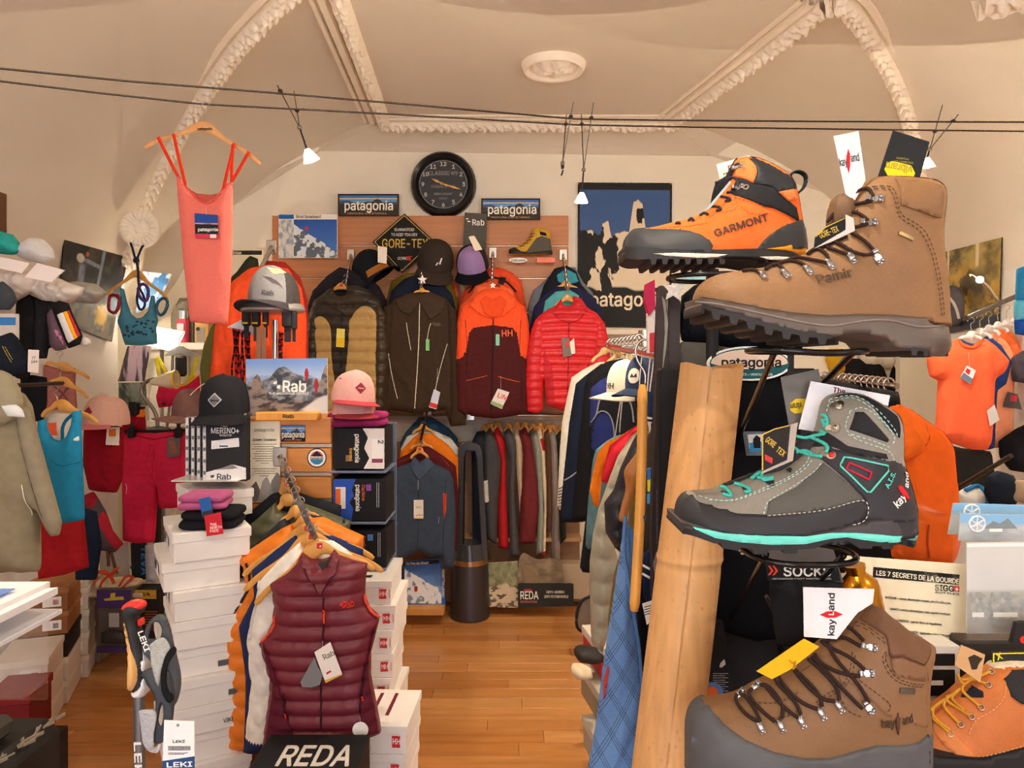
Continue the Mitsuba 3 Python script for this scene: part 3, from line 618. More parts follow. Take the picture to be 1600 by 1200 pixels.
part(bt,'sole',sole(U,Y,c([(583,470),(720,485),(1010,478),(1015,500),(900,500),(840,490),(800,505),(590,495)]),None,.034).body(.008)if False else U.panel(c([(583,468),(720,482),(1010,476),(1012,482),(590,482)]),.005),'rubber','#8d8577',True)
part(bt,'laces',[U.line(c([(x,y),(x+45,y-12)]),.002,.004,8)for x,y in((690,400),(725,375),(755,345),(770,315),(785,285))],'cloth','#2c2a2a',True,kind='stuff')
pl=front(4.58);k=thing('shelf_clip','small white oval clip below the mini boot','clip');part(k,'plate',pl.slab([(795+14.5+14.5*math.cos(a),406.5+4*math.sin(a))for a in np.linspace(0,6.28,28)[:-1]],0,.012),'gloss','#e8e6e0',30);txt(k,pl,'patagonia',799,408.3,3.6,.0125,'#5b5a58',width=22)
solo('coral_clip','small coral plastic clip beside the white oval clip','clip',pl.slab(rect(839,402.5,867,410),0,.03),'gloss','#ee7c60',False)
def banner_print(u,v):
    peak=dr.maximum(1.12-5.2*dr.abs(u-.64),.84-3.6*dr.abs(u-.30));peak=dr.maximum(dr.minimum(peak,.90-.5*dr.abs(u-.64)),.62+.04*N(u*9,1));h=peak+.10*(mikit.fbm(u*9,2,0,4)-.5)-v
    m=mikit.smoothstep(-.006,.006,h);n=mikit.fbm(u*9+v*4,v*6-u*4,3,4);lit=mikit.smoothstep(.50,.53,n+.10*mikit.smoothstep(.0,.2,u-.3)-.3*mikit.smoothstep(.3,.1,v))
    c=C3('#3a5c94')*(1-m)+(C3('#0d0d10')*(1-lit)+C3('#e4d3b8')*lit)*m
    f=mikit.smoothstep(.02,.025,u)*mikit.smoothstep(.98,.975,u)*mikit.smoothstep(.955,.945,v)*mikit.smoothstep(.27,.29,v+.05*N(u*8,3));return c*f+C3('#101013')*(1-f)
printmat('print_banner',banner_print,.7)
k=thing('mountain_banner','large black and blue mountain banner on the back wall right of the clock','banner');pl=front(4.785);q=[(903,285),(1050,286),(1049,513),(902,510)]
part(k,'cloth',pl.slab(q,0,.004),'cloth','#121214',False);sub(k,pl,q,'print_banner',.0048);txt(k,pl,'patagonia',920,478,21,.0055,'#efe0c8',width=118)
for x in(904,1048):part(k,'pin',at(dome(.006,.006,10),mov(*P(x,287,4.78),0,90)),'metal','#c9b27a',True)
solo('wall_ledge','cream wooden ledge running under the mountain banner','ledge',bx(.75,.10,.035,.004,P(985,519,4.74)),'gloss','#e2d2b8',False)
def rail(label,a,b,r=.011,name='clothes_rail',flange=True):
    k=thing(name,label,'rail');part(k,'bar',rod(a,b,r,12),'metal','#c6c3be',40)
    if flange:part(k,'flange',at(bx(.05,.012,.07,.003),mov(*a)),'metal','#cfccc6',False)
    return k
for lab,x,y0,x2,y2 in(('chrome arm above the black and gold jacket',548,398,541,445),('chrome arm behind the brown softshell',660,400,658,448),('chrome arm above the orange and maroon jacket',770,395,769,440),('chrome arm above the red jacket',880,398,887,452)):
    k=rail(lab,P(x,y0,4.70),P(x2,y2,4.28),.009,'waterfall_arm')
    for t in np.linspace(.12,.95,7):
        p=P(x,y0,4.70)*(1-t)+P(x2,y2,4.28)*t;part(k,'stop_pin',rod(p,p+(0,0,.022),.0035,6),'metal','#c6c3be',40)
JG='jackets in the row on the back wall'
def jk(label,Y,o,col,**kw):return garment(kw.pop('name','jacket'),label,'jacket',Y,o,col,group=kw.pop('group',None),**kw)
jk('black down jacket half hidden behind the black and gold one',4.48,[(482,478),(490,455),(512,432),(532,418),(548,422),(575,432),(592,447),(604,470),(606,640),(480,640)],'#25222a',quilt=quiltf(.045,.008))
k,g=jk('black down jacket with gold quilted chest bands',4.36,[(476,545),(481,500),(492,470),(508,458),(524,446),(560,446),(580,455),(596,470),(603,500),(606,560),(598,640),(588,652),(500,652),(480,645)],'#2d2722',quilt=quiltf(.068,.016,3),mat='nylon',T=.05,notch=(533,452,11))
sleeve(k,g,[(483,500),(496,480),(500,510),(498,560),(500,650),(482,646),(475,560)],'#2a251f',.03,.035,'nylon',quiltf(.068,.014,5));sleeve(k,g,[(588,470),(602,488),(607,550),(600,640),(586,652),(585,560),(586,510)],'#3b3022',.03,.035,'nylon',quiltf(.068,.014,7))
for q_ in([(490,500),(500,494),(514,506),(518,560),(521,648),(501,650),(494,580)],[(546,492),(560,480),(578,480),(590,500),(591,560),(586,650),(546,650),(541,570)],[(598,520),(604,540),(600,600),(596,645),(590,648),(592,580)]):part(k,'gold_panel',g.panel(wigl(q_+q_[:1],50)[:-1],.004,.008),'nylon','#b8975f',True,'gold quilted panel')
part(k,'collar',g.panel([(503,470),(520,452),(534,462),(545,460),(560,452),(580,466),(556,485),(546,500),(533,488)],.008),'nylon','#332a22',True);zipper(k,g,[(534,470),(533,560),(532,648)],'#151315')
zipper(k,g,[(562,556),(556,568),(555,590)],'#d8cfc0',.0015)
hangtag(k,g,[(526,513),(539,514),(538,543),(525,542)],'#f0e27c',.012,strips=[(rect(526,528,538,541),'#f0cf2e')],label='yellow hang tag')
hanger('wooden hanger with red badge in the collar of the black and gold jacket',4.36,(533,444),(505,462),(561,462),(541,430),logo='#c33a33')
hanger('wooden hanger behind the front one above the black and gold jacket',4.50,(545,434),(520,450),(575,450),(543,420))
jk('olive jacket almost hidden behind the navy and brown ones',4.56,[(604,470),(612,440),(635,427),(690,425),(708,445),(716,475),(716,560),(604,560)],'#6d5c1f')
jk('orange red jacket peeking out behind the brown cap',4.60,[(690,428),(700,428),(712,442),(716,460),(712,480),(680,480),(676,440)],'#e85a33',T=.02)
jk('navy jacket behind the brown softshell',4.46,[(604,492),(612,455),(632,436),(650,430),(668,430),(690,440),(706,460),(714,492),(716,600),(604,600)],'#1c2233')
k,g=jk('dark brown softshell jacket with long white zip',4.36,[(591,640),(594,590),(600,520),(605,483),(617,467),(640,458),(655,455),(672,456),(696,466),(709,482),(715,520),(722,600),(727,664),(704,665),(696,640),(650,646),(612,640),(600,652)],'#3c2f25',fold=.016,T=.045)
part(k,'hood',g.panel([(618,470),(636,458),(655,461),(672,456),(697,468),(690,488),(672,500),(655,472),(640,492),(625,485)],.012),'soft','#41332a',True)
zipper(k,g,[(656,462),(654,540),(648,638)],'#d8d2c6',.003)
for q in([(635,504),(638,525),(642,547)],[(673,505),(669,520),(667,540)],[(607,552),(612,585),(621,623)],[(699,537),(688,575),(680,610)]):zipper(k,g,q,'#d3ccbf',.0022,name='pocket_zipper')
part(k,'sleeve_seam',[g.line([(612,475),(610,530),(606,600),(604,640)],.0014),g.line([(702,480),(704,540),(706,600),(704,650)],.0014)],'card','#211a15',True,kind='stuff')
hangtag(k,g,rect(665,530,671,548),'#7cc47a',.008,label='small green hang tag');hangtag(k,g,[(678,608),(688,613),(682,640),(670,636)],'#c9cfe6',.010,cord=[(684,575),(681,609)],strips=[([(672,628),(684,632),(682,639),(671,635)],'#d03a40')],label='hang tag with red foot')
part(k,'chest_print',g.write('Rab',676,509,5,0,.002,bold=True),'card','#6b5a49',False)
sleeve(k,g,[(600,480),(612,474),(614,500),(609,560),(606,650),(591,648),(592,590),(598,520)],'#382b22',.03,.03);sleeve(k,g,[(700,474),(712,484),(717,520),(723,600),(728,664),(704,666),(703,600),(700,540)],'#382b22',.03,.03)
hanger('wooden hanger in the collar of the brown softshell',4.34,(659,451),(647,460),(672,460),(658,440))
k=solo('star_hook','small white star above the brown softshell collar','star',front(4.35).slab([(660+(8 if i%2==0 else 3.5)*math.sin(i*math.pi/5),437-(8 if i%2==0 else 3.5)*math.cos(i*math.pi/5))for i in range(10)],0,.006),'card','#f3efe8',False)
for lab,Y,o,col in(('orange red hooded jacket, rearmost of its arm',4.62,[(716,480),(722,458),(752,430),(762,420),(780,418),(800,426),(815,440),(822,480),(824,600),(716,600)],'#e6532f'),('orange jacket with black hood rim behind the striped hood',4.54,[(714,490),(728,455),(742,440),(765,431),(790,434),(808,458),(820,490),(822,600),(714,600)],'#d44a2c'),('salmon and orange jacket just behind the maroon ski jacket',4.46,[(713,500),(720,478),(738,460),(742,446),(770,440),(800,452),(806,468),(818,480),(824,500),(824,600),(713,600)],'#ee6a42')):
    k,g=jk(lab,Y,o,col)
    if Y==4.54:part(k,'hood_rim',g.line([(732,458),(745,443),(766,434),(790,440),(806,456)],.012,.0,flat=.5),'soft','#2a1d1e',True);part(k,'patch',g.panel([(782,430),(792,432),(786,446),(778,443)],.006),'card','#1f1a1c',False)
    if Y==4.46:part(k,'lettering',g.write('HH',771,447,5,-12,.012,bold=True),'card','#4a2018',False)
MAR='#4b1d20'
k,g=jk('orange and maroon ski jacket with orange chest logo',4.34,[(713,560),(714,505),(722,478),(735,470),(740,462),(757,452),(786,452),(803,462),(808,470),(820,480),(826,505),(827,560),(826,630),(830,645),(800,650),(770,654),(740,650),(716,641)],'#f0562e',fold=.016,T=.05,cell=.008,
          regions=[([(700,570),(716,549),(728,551),(733,520),(740,512),(770,508),(800,512),(808,521),(814,558),(824,548),(840,540),(840,670),(700,670)],MAR)])
part(k,'hood',g.panel([(734,478),(740,464),(757,453),(770,458),(786,453),(804,464),(806,478),(786,494),(770,498),(752,492)],.014),'soft','#ef5a30',True);part(k,'collar',g.panel([(750,470),(760,462),(770,468),(782,462),(792,470),(784,492),(770,497),(757,490)],.018),'soft','#e24f28',True)
sleeve(k,g,[(713,560),(730,560),(732,600),(731,648),(715,642)],MAR,.03,.03);sleeve(k,g,[(716,500),(724,480),(732,492),(731,530),(730,562),(713,562)],'#ea532c',.03,.03,name='upper_sleeve');sleeve(k,g,[(813,480),(822,488),(827,520),(828,562),(812,562),(811,520)],'#ea532c',.03,.03,name='upper_sleeve');sleeve(k,g,[(812,560),(828,560),(827,630),(831,646),(812,648),(811,600)],MAR,.03,.03)
zipper(k,g,[(771,463),(770,540),(767,650)],'#1d1517',.0035,.003);part(k,'pocket_trim',[g.line(q,.0016)for q in([(727,595),(745,591),(761,587)],[(778,588),(795,593),(812,597)])],'card','#f0663a',True,'orange pocket trims',kind='stuff')
part(k,'chest_logo',g.write('HH',783,526,10,2,.003,bold=True,width=17),'card','#f0663a',False)
part(k,'sleeve_seam',[g.line(q,.0013)for q in([(727,500),(730,550),(728,600),(730,646)],[(814,500),(812,560),(814,600),(812,645)])],'card','#3a1416',True,kind='stuff')
hangtag(k,g,rect(774.5,522,780.5,540),'#7ec3a6',.006,label='small green hang tag');hangtag(k,g,[(778,607),(796,613),(784,639),(766,631)],'#d8d2ce',.010,cord=[(782,588),(783,609)],text=[('Life',776,620,7,'#d0383c',-22)],strips=[([(768,626),(786,633),(784,638),(766,631)],'#8fa777')])
solo('star_hook','small white star above the orange ski jacket hood','star',front(4.40).slab([(770+(6 if i%2==0 else 2.6)*math.sin(i*math.pi/5),446-(6 if i%2==0 else 2.6)*math.cos(i*math.pi/5))for i in range(10)],0,.006),'card','#f3efe8',False)
jk('grey quilted jacket, rearmost above the red one',4.60,[(826,480),(832,455),(850,440),(870,418),(898,418),(910,440),(926,458),(930,480),(930,560),(826,560)],'#6f7884',quilt=quiltf(.04,.008))
k,g=jk('black jacket with turquoise lined hood behind the red one',4.54,[(842,470),(850,445),(866,420),(885,415),(900,424),(908,445),(930,470),(934,560),(842,560)],'#1d222c');part(k,'hood_lining',g.panel([(870,430),(884,420),(900,428),(904,440),(886,446),(872,440)],.006),'soft','#3f97ad',True,'turquoise hood lining')
jk('navy hooded jacket behind the red one',4.46,[(828,520),(834,480),(850,460),(870,448),(905,450),(925,462),(940,485),(950,540),(952,600),(828,600)],'#242848')
jk('turquoise jacket shoulder right behind the red one',4.42,[(848,490),(852,470),(868,456),(890,453),(905,462),(900,520),(850,520)],'#58aab0',T=.025)
k,g=jk('bright red quilted down jacket',4.32,[(823,560),(830,515),(840,495),(856,484),(868,478),(878,466),(892,462),(908,467),(916,480),(932,490),(944,505),(950,535),(953,565),(945,580),(930,596),(908,640),(880,641),(853,633),(850,590),(846,640),(834,645),(825,640),(823,600)],'#cf1f2a',quilt=quiltf(.048,.014,5,.25),T=.05,notch=(886,470,9),cell=.008,mat='nylon')
sleeve(k,g,[(836,500),(850,494),(852,530),(848,570),(848,640),(836,646),(824,642),(822,600),(823,555),(829,520)],'#cb1e29',.03,.03,'nylon',quiltf(.048,.012,6));sleeve(k,g,[(930,492),(944,505),(951,535),(954,566),(945,590),(930,600),(924,580),(926,530)],'#cb1e29',.03,.03,'nylon',quiltf(.048,.012,8))
part(k,'side_panel',[g.panel([(850,545),(864,580),(866,635),(853,634),(850,590)],.004)],'soft','#c4303a',True);part(k,'collar',g.panel([(862,488),(878,466),(892,462),(908,467),(918,485),(905,500),(890,505),(876,500)],.010),'nylon','#c21d27',True)
zipper(k,g,[(889,498),(888,560),(886,636)],'#9c1720',.003,.004);zipper(k,g,[(920,565),(914,600),(905,630)],'#8c1520',.002)
hangtag(k,g,[(877,528),(889,528),(893,556),(880,558)],'#77706b',.014,strips=[([(884,533),(889,533),(889,543),(884,543)],'#d23b3b')]);hangtag(k,g,[(880,545),(897,528),(899,552),(884,556)],'#e6ded4',.010,label='white hang tag')
hanger('wooden hanger with pale badge in the red down jacket',4.31,(886,462),(868,479),(906,479),(886,448),logo='#e8b9a0');hanger('wooden hanger above the red jacket, on the navy one',4.45,(884,440),(866,455),(905,455),(884,428))
k=rail('chrome arm holding the front-facing fleeces',P(668,642,4.66),P(657,690,4.22),.009,'waterfall_arm')
for lab,Y,o,col in(('navy fleece, rearmost of the front-facing group',4.56,[(626,690),(634,675),(655,652),(675,652),(700,668),(715,685),(716,760),(626,760)],'#26405a'),('white fleece between the navy and orange ones',4.50,[(627,700),(636,682),(658,672),(676,672),(704,684),(716,700),(716,770),(627,770)],'#cfd0cc'),('orange fleece in the front-facing group',4.44,[(626,705),(645,685),(655,676),(676,678),(700,695),(716,715),(716,780),(626,780)],'#e0781f'),('maroon and black fleece behind the blue grey one',4.36,[(601,745),(612,722),(640,708),(655,698),(670,698),(692,712),(712,728),(716,770),(714,860),(604,860)],'#571d22')):
    k,g=garment('fleece_sweater',lab,'fleece',Y,o,col,T=.03)
    if 'maroon' in lab:part(k,'seam',[g.line(q,.0014)for q in([(622,722),(640,716)],[(690,715),(702,728)])],'card','#b5463c',True,kind='stuff')
k,g=garment('fleece_sweater','blue grey half-zip fleece with orange under the arms','fleece',4.27,[(602,740),(613,733),(642,722),(648,714),(656,722),(668,714),(678,724),(702,735),(709,750),(712,800),(710,886),(692,886),(690,868),(672,870),(655,860),(632,872),(610,880),(611,800),(604,780)],'#3d4a5c',T=.045,fold=.012)
for q_ in([(611,772),(615,776),(617,790),(613,795)],[(692,770),(698,772),(697,798),(693,814)]):part(k,'underarm',g.panel(q_,.002,.005),'soft','#c8452e',True,'orange underarm gusset')
part(k,'collar',g.panel([(640,727),(648,712),(656,721),(668,712),(678,727),(662,745),(654,750),(648,742)],.008),'soft','#44526a',True);zipper(k,g,[(654,744),(653,765)],'#9aa0aa',.002);zipper(k,g,[(654,765),(653,855)],'#2c3644',.0018)
zipper(k,g,[(622,816),(618,822)],'#9aa0aa',.0015,name='pocket_zipper');zipper(k,g,[(686,808),(685,818)],'#9aa0aa',.0015,name='pocket_zipper');part(k,'sleeve_seam',g.line([(697,745),(694,800),(692,880)],.0015),'card','#2a3442',True)
hangtag(k,g,rect(646.5,781,661.5,811),'#ece7dc',.008,text=[('REDA',650,794,2.5,'#7a7a7a',0),('active',650,806,2.5,'#8a6a8a',0)],strips=[(rect(646.5,809,661.5,811),'#caa04e')],label='cream hang tag')
hanger('wooden hanger with red badge in the blue grey fleece',4.27,(656,700),(642,717),(669,717),(657,690),logo='#c33a33');hanger('wooden hanger with red badge in the maroon fleece',4.37,(659,690),(642,702),(676,702),(659,680),logo='#c33a33');hanger('wooden hanger on the orange fleece',4.46,(661,664),(645,678),(678,678),(661,660))
rail('chrome rail over the jackets hung edge-on by the back wall',P(735,648,4.60),P(955,650,4.60),.010)
EG='hung edge-on on the low back rail'
for i,(lab,o,col)in enumerate([('dark navy jacket, leftmost of those',[(737,690),(745,675),(757,672),(764,690),(764,800),(758,935),(740,940)],'#262d38'),('charcoal jacket with white tag',[(757,678),(766,668),(778,690),(783,720),(778,790),(776,850),(760,840),(755,760)],'#4c4b50'),('bright red jacket',[(770,676),(778,666),(790,692),(791,760),(795,857),(779,855),(778,790),(783,720)],'#b4252b'),('dark grey jacket beside the red one',[(786,676),(795,668),(808,690),(803,760),(812,868),(797,868),(795,780),(797,720)],'#4f4f54'),('beige jacket',[(801,672),(808,666),(818,690),(818,760),(812,800),(806,720)],'#c3ad92'),('maroon jacket',[(811,674),(820,667),(832,690),(840,740),(842,790),(836,848),(811,848),(814,760),(817,710)],'#6c2a2e'),('grey brown jacket',[(826,676),(833,668),(842,700),(848,780),(846,846),(838,848),(841,780)],'#6a625c'),('pale green grey shirt',[(832,678),(838,672),(846,700),(849,800),(848,862),(838,866),(842,790)],'#8f988f'),('cream jacket with red shoulder',[(838,674),(845,668),(852,700),(855,760),(852,866),(847,870),(850,790),(844,710)],'#e0cdb2'),('brown jacket',[(850,676),(856,670),(862,700),(863,800),(856,840),(853,760)],'#5a4030'),('mauve grey jacket with long sleeve',[(857,680),(864,671),(872,690),(873,780),(875,860),(873,892),(862,890),(862,780)],'#8d827f'),('dark green jacket, rightmost of those',[(869,680),(876,672),(884,700),(884,840),(876,850),(873,760)],'#2a3028')]):
    k,g=garment('hung_jacket',f'{lab} {EG}','jacket',4.63-.012*(i%2)-.01*i/12,o,col,T=.055,R=.03,fold=.02,back=1.0,cell=.012)
    top=min(o,key=lambda p:p[1])
    if 'red shoulder' in lab:part(k,'shoulder_band',g.panel([(844,686),(849,684),(853,704),(848,704)],.003),'soft','#b4252b',True);part(k,'cuff',g.panel([(845,862),(854,860),(853,872),(845,872)],.003),'soft','#b4252b',True)
    if 'white tag' in lab:hangtag(k,g,[(755,752),(762,750),(764,784),(757,786)],'#d6d6d2',.005)
    hanger(f'small wooden hanger, {NTH[i]} from the left on the low back rail',4.63-.012*(i%2),(top[0],top[1]-6),(top[0]-7,top[1]+9),(top[0]+6,top[1]+9),(top[0],650),th=.9)
k=thing('tower_fan','tall dark grey bladeless tower fan standing on the wooden floor','fan');fx,fz=P(734,0,4.48)[0],0.0;FY=4.50
z=lambda py:P(0,py,4.43)[2]
part(k,'base',at(lathe([(0,0),(.118,0),(.121,.012),(.112,z(885)),(.110,z(882)),(0,z(882))],48),mov(fx,FY,.003)),'satin','#55545a',40,'dark metallic cylinder base')
part(k,'ring',at(lathe([(.1115,z(884)),(.1125,z(884)),(.1125,z(876)),(.109,z(876))],48),mov(fx,FY,.003)),'metal','#b9a27e',40);part(k,'neck',at(lathe([(0,z(877)),(.108,z(877)),(.092,z(852)),(0,z(852))],48),mov(fx,FY,.003)),'gloss','#3a3a40',40)
pl=front(FY-.055);o=Polygon(pl.uv(*np.array([(713,875),(716,705),(720,695),(728,692),(744,693),(750,697),(753,705),(762,875)],float).T));hole=Polygon(pl.uv(*np.array([(722,858),(724,716),(727,704),(743,704),(746,716),(753,853),(749,866),(737,869),(726,867)],float).T))
part(k,'loop',pl.slab(o.difference(hole),-.11,0),'gloss','#2e2d32',30,'tall open loop');part(k,'inner_strip',pl.slab(hole.buffer(.002).difference(hole.buffer(-.006)),-.10,-.004),'rubber','#131316',30)
txt(k,pl,'dyson',724,882,3.2,.003,'#8d8a86',width=16)
def ski_print(u,v):
    c=ramp(v,'#7fa8d8','#2a5fb0');m=mikit.smoothstep(-.02,.02,.95-.62*u+.16*(mikit.fbm(u*5,6,0,4)-.5)-v);s=mikit.smoothstep(.52,.62,mikit.fbm(u*8,v*8,5,4));return c*(1-m)+ramp(s,'#e9edf2','#7f93ac')*m
printmat('print_ski',ski_print)
pl=Plane(P(662,910,4.40),0,6);k=thing('ski_book','blue and white ski book leaning at floor level left of the fan','book');q=[(632,884),(688,880),(690,944),(632,942)]
part(k,'cover',pl.slab([(630,878),(688,872),(696,945),(630,945)],0,.02),'card','#2d5fae',False);sub(k,pl,q,'print_ski',.0206);part(k,'header',pl.slab([(630,879),(686,874),(686,880),(630,884)],.0206,.021),'card','#1f2430',False);txt(k,pl,'Un Pas de Géant',634,883,4,.0213,'#e8e4da',width=36,ang=3);txt(k,pl,'CRISTALLIERS',694,934,4,.0206,'#dfe6f2',width=44,ang=90)
part(k,'skier',pl.slab([(647,918),(650,915),(653,918),(652,924),(648,925)],.0208,.0215),'card','#a8352f',False)
pl=Plane(P(618,915,4.44),0,4);k=thing('framed_picture','dark framed picture with a pale round motif behind the ski book','picture');part(k,'board',pl.slab([(606,890),(632,888),(634,945),(606,944)],0,.012),'card','#3f332a',False);part(k,'motif',pl.slab([(619+11*math.cos(a),925+11*math.sin(a))for a in np.linspace(0,6.28,25)[:-1]],.012,.013),'card','#b9a68c',False)
solo('wooden_plinth','long low wooden plinth under the ski book','plinth',bx(.40,.12,.045,.005,P(642,951,4.36)+(0,0,.0)),'wood','#c98f4e',False)
def trail_print(u,v):
    g_=ramp(mikit.fbm(u*7,v*7,1,4),'#3d4a2a','#a9a578');st=mikit.smoothstep(.42,.5,mikit.fbm(u*5,v*16,4,3));s=ramp(st,'#5d4c3c','#c7b494');t=mikit.smoothstep(.58,.5,v+.1*N(u*5,1));return g_*(1-t)+s*t
printmat('print_trail',trail_print)
pl=Plane(P(786,915,4.52),0,5);poster('trail_picture','square picture of a stony garden path right of the fan','picture',pl,[(763,880),(809,877),(811,950),(763,948)],'print_trail',.012)
def fur(u,v):return ramp(mikit.fbm(u*6,v*8,3,5)*1.0,'#4b3d30','#9d8a72')
printmat('print_fur',fur,.8)
k=thing('merino_stand','cut-out ram picture over a black lettered strip at floor level','display');pl=Plane(P(845,905,4.5),0,3)
o=wigl([(810,910),(811,875),(818,864),(830,870),(842,874),(860,872),(874,876),(880,890),(881,915)],40)+[(881,918),(812,918)];mm,ff=tri(pl.poly(o,.01),.01);s_=numbered(k+'__ram_cutout');mn,mx=mm.min(0),mm.max(0)
scene[s_]=mikit.ply(trimesh.Trimesh(pl.w(mm,.0106),ff,process=False),'print_fur',True,uv=(mm-mn)/(mx-mn));part(k,'board',pl.slab(o,0,.01),'card','#5c4c3c',False)
part(k,'muzzle',Relief(pl.O,[(812,892),(818,880),(830,882),(842,892),(846,912),(830,918),(816,912)],T=.012,R=.02,pitch=3).body(.01),'soft','#85725c',True)
part(k,'strip',pl.slab(Polygon(pl.uv(*np.array([(812,913),(893,913),(893,942),(812,945)],float).T)).buffer(.01),.012,.03),'card','#2b2a28',False);txt(k,pl,'REDA',812,936,12,.0305,'#dcd6cc',width=29);txt(k,pl,'REWOOLUTION',813,942,3.4,.0305,'#b56a5c',width=26);txt(k,pl,'100% MERINO',853,927,4,.0305,'#cfc9be',width=29);txt(k,pl,'100% BIODEGRADABLE',850,934,4,.0305,'#cfc9be',width=38)
part(k,'emblem',[pl.slab([(825+5.5*s2+5*math.cos(a),923-0+3*math.sin(a))for a in np.linspace(0,6.28,17)[:-1]],.0305,.031)for s2 in(-.4,.4)],'card','#a03a34',False,kind='stuff')
solo('skirting_box','pale painted box ledge at the right end of the back wall','ledge',bx(.25,.12,.22,.005,P(900,905,4.7)),'gloss','#c3b298',False)
q=P(588,430,4.55);k,M=cap('baseball_cap','black cap with a tan band tilted on the slat wall',(q[0],4.55,q[2]-.02),25,-10,-30,1.5,'#1b1d24',brim='#1d2029');cap_patch(k,M,[(-.05,.006),(.05,.006),(.045,.032),(-.045,.032)],'#a8672a',name='band',label='tan band')
part(k,'price_tag',front(4.40).slab([(590,384),(605,387),(604,412),(590,410)],0,.001),'card','#efe6dc',False)
q=P(678,412,4.5);k,M=cap('baseball_cap','dark brown cap hung with peak down right of the diamond sign',(q[0],4.56,q[2]),8,34,6,1.38,'#39312d',brim='#3d3430');cap_patch(k,M,[(.014,.05),(.02,.075),(.027,.077),(.022,.05)],'#d9d5cf');cap_patch(k,M,[(.000,.045),(.006,.058),(.012,.056),(.006,.044)],'#d9d5cf')
q=P(738,418,4.5);k,M=cap('baseball_cap','lilac and black cap with a paper tag on the slat wall',(q[0],4.56,q[2]+.01),-6,34,-2,1.22,'#2b2731',front_col='#9a80b6',brim='#15161d',back_mat='netting');part(k,'price_tag',front(4.37).slab([(732,370),(741,368),(754,390),(742,392)],0,.001),'card','#f0e6d2',False)
pl=front(4.78);k=poster('edge_poster','cream poster with a black lettered strip left of the slat wall','poster',pl,[(352,390),(412,391),(412,450),(352,450)],None,.004,'#eadfc6');part(k,'strip',pl.slab(rect(352,391.5,409,398),.004,.005),'card','#2b2722',False);txt(k,pl,'Edge',363,397,4.5,.0055,'#eee6d4',width=14)
part(k,'climber',[pl.slab([(372,440),(385,415),(392,402),(400,405),(398,418),(388,440)],.004,.006),pl.slab([(389,404),(393,401),(397,406),(392,410)],.006,.007)],'card','#3d4a2e',False,kind='stuff')
# ================================================================ display unit left of the centre
YG=2.72
k=thing('display_unit','narrow orange brown slatted display unit behind the rack of vests','display');a,b=P(390,652,YG),P(517,652,YG);zt=a[2]
for y0,y1 in((653,693),(701,738),(746,779),(787,830)):
    z0,z1=P(0,y1,YG)[2],P(0,y0,YG)[2];part(k,'board',bx(b[0]-a[0],.016,z1-z0,.003,((a[0]+b[0])/2,YG+.008,(z0+z1)/2)),'panel','#c98443',False)
    part(k,'groove_rail',bx(b[0]-a[0],.006,.014,.001,((a[0]+b[0])/2,YG+.018,z0-.009)),'satin','#b9a996',False)
part(k,'carcass',bx(b[0]-a[0]+.004,.30,zt-.003,.004,((a[0]+b[0])/2,YG+.175,zt/2)),'panel','#b97a3e',False);part(k,'lower_front',bx(b[0]-a[0],.016,P(0,836,YG)[2],.003,((a[0]+b[0])/2,YG+.008,P(0,836,YG)[2]/2+.001)),'panel','#b97a3e',False)
pl=front(YG-.004);q=[(388.5,659),(437,658),(438,784),(391,785)]
k=poster('product_card','tall cream product card with grey mountains on the display unit','card',pl,q,None,.002,'#efe6d2');txt(k,pl,'patagonia',397,674,5,.0022,'#8f8a80',width=31);txt(k,pl,'Down Sweater',395,689,4.2,.0022,'#3a362f',width=37)
r=rng(4)
for i in range(13):w=r.uniform(26,40)if i not in(8,12)else 14;part(k,'text_line',pl.slab(rect(413-w/2,693.5+i*3.7+(5 if i>8 else 0),413+w/2,694.7+i*3.7+(5 if i>8 else 0)),.002,.0024),'card','#8b8579',False,kind='stuff')
for pts,cc in(([(391,784),(391,762),(400,752),(406,765),(412,784)],'#6f6b66'),([(402,784),(410,752),(417,744),(424,760),(430,784)],'#a39e97'),([(418,784),(424,752),(433,738),(438,744),(438,784)],'#86817b')):part(k,'mountain',pl.slab(pts,.002,.003),'card',cc,False)
pl=front(YG-.001);k=thing('brand_sticker','small rectangular skyline sticker beside the cream product card','sticker');part(k,'board',pl.slab(rect(439,664,477,690),0,.0015),'card','#1b1a22',False);sub(k,pl,rect(439.5,664.5,476.5,682),'print_range',.002);txt(k,pl,'patagonia',440,683.5,9,.0024,'#f4efe6',width=35);txt(k,pl,'VENTURA CALIFORNIA',444,688.5,2,.0024,'#d2703a',width=27)
k=thing('round_sticker','round white mountain sticker on the display unit','sticker');C_=lambda x,y,r0,n=32:[(x+r0*math.cos(t),y+r0*math.sin(t))for t in np.linspace(0,2*np.pi,n+1)[:-1]]
part(k,'board',pl.slab(C_(495,715.5,15),0,.0012),'card','#23242c',False);part(k,'disc',pl.slab(C_(495,715.5,13.6),.0012,.0016),'card','#f0ede6',False);part(k,'upper_field',pl.slab([p for p in C_(495,715.5,10.5)if p[1]<713.5],.0016,.0019),'card','#c6603e',False);part(k,'lower_field',pl.slab([p for p in C_(495,715.5,10.5)if p[1]>717],.0016,.0019),'card','#3f83b5',False);part(k,'mountain',pl.slab([(486,713),(491,708),(495,704.5),(499,708),(504,713)],.0019,.0022),'card','#25223c',False);txt(k,pl,'patagonia',485,717,3,.0022,'#55565e',width=20)
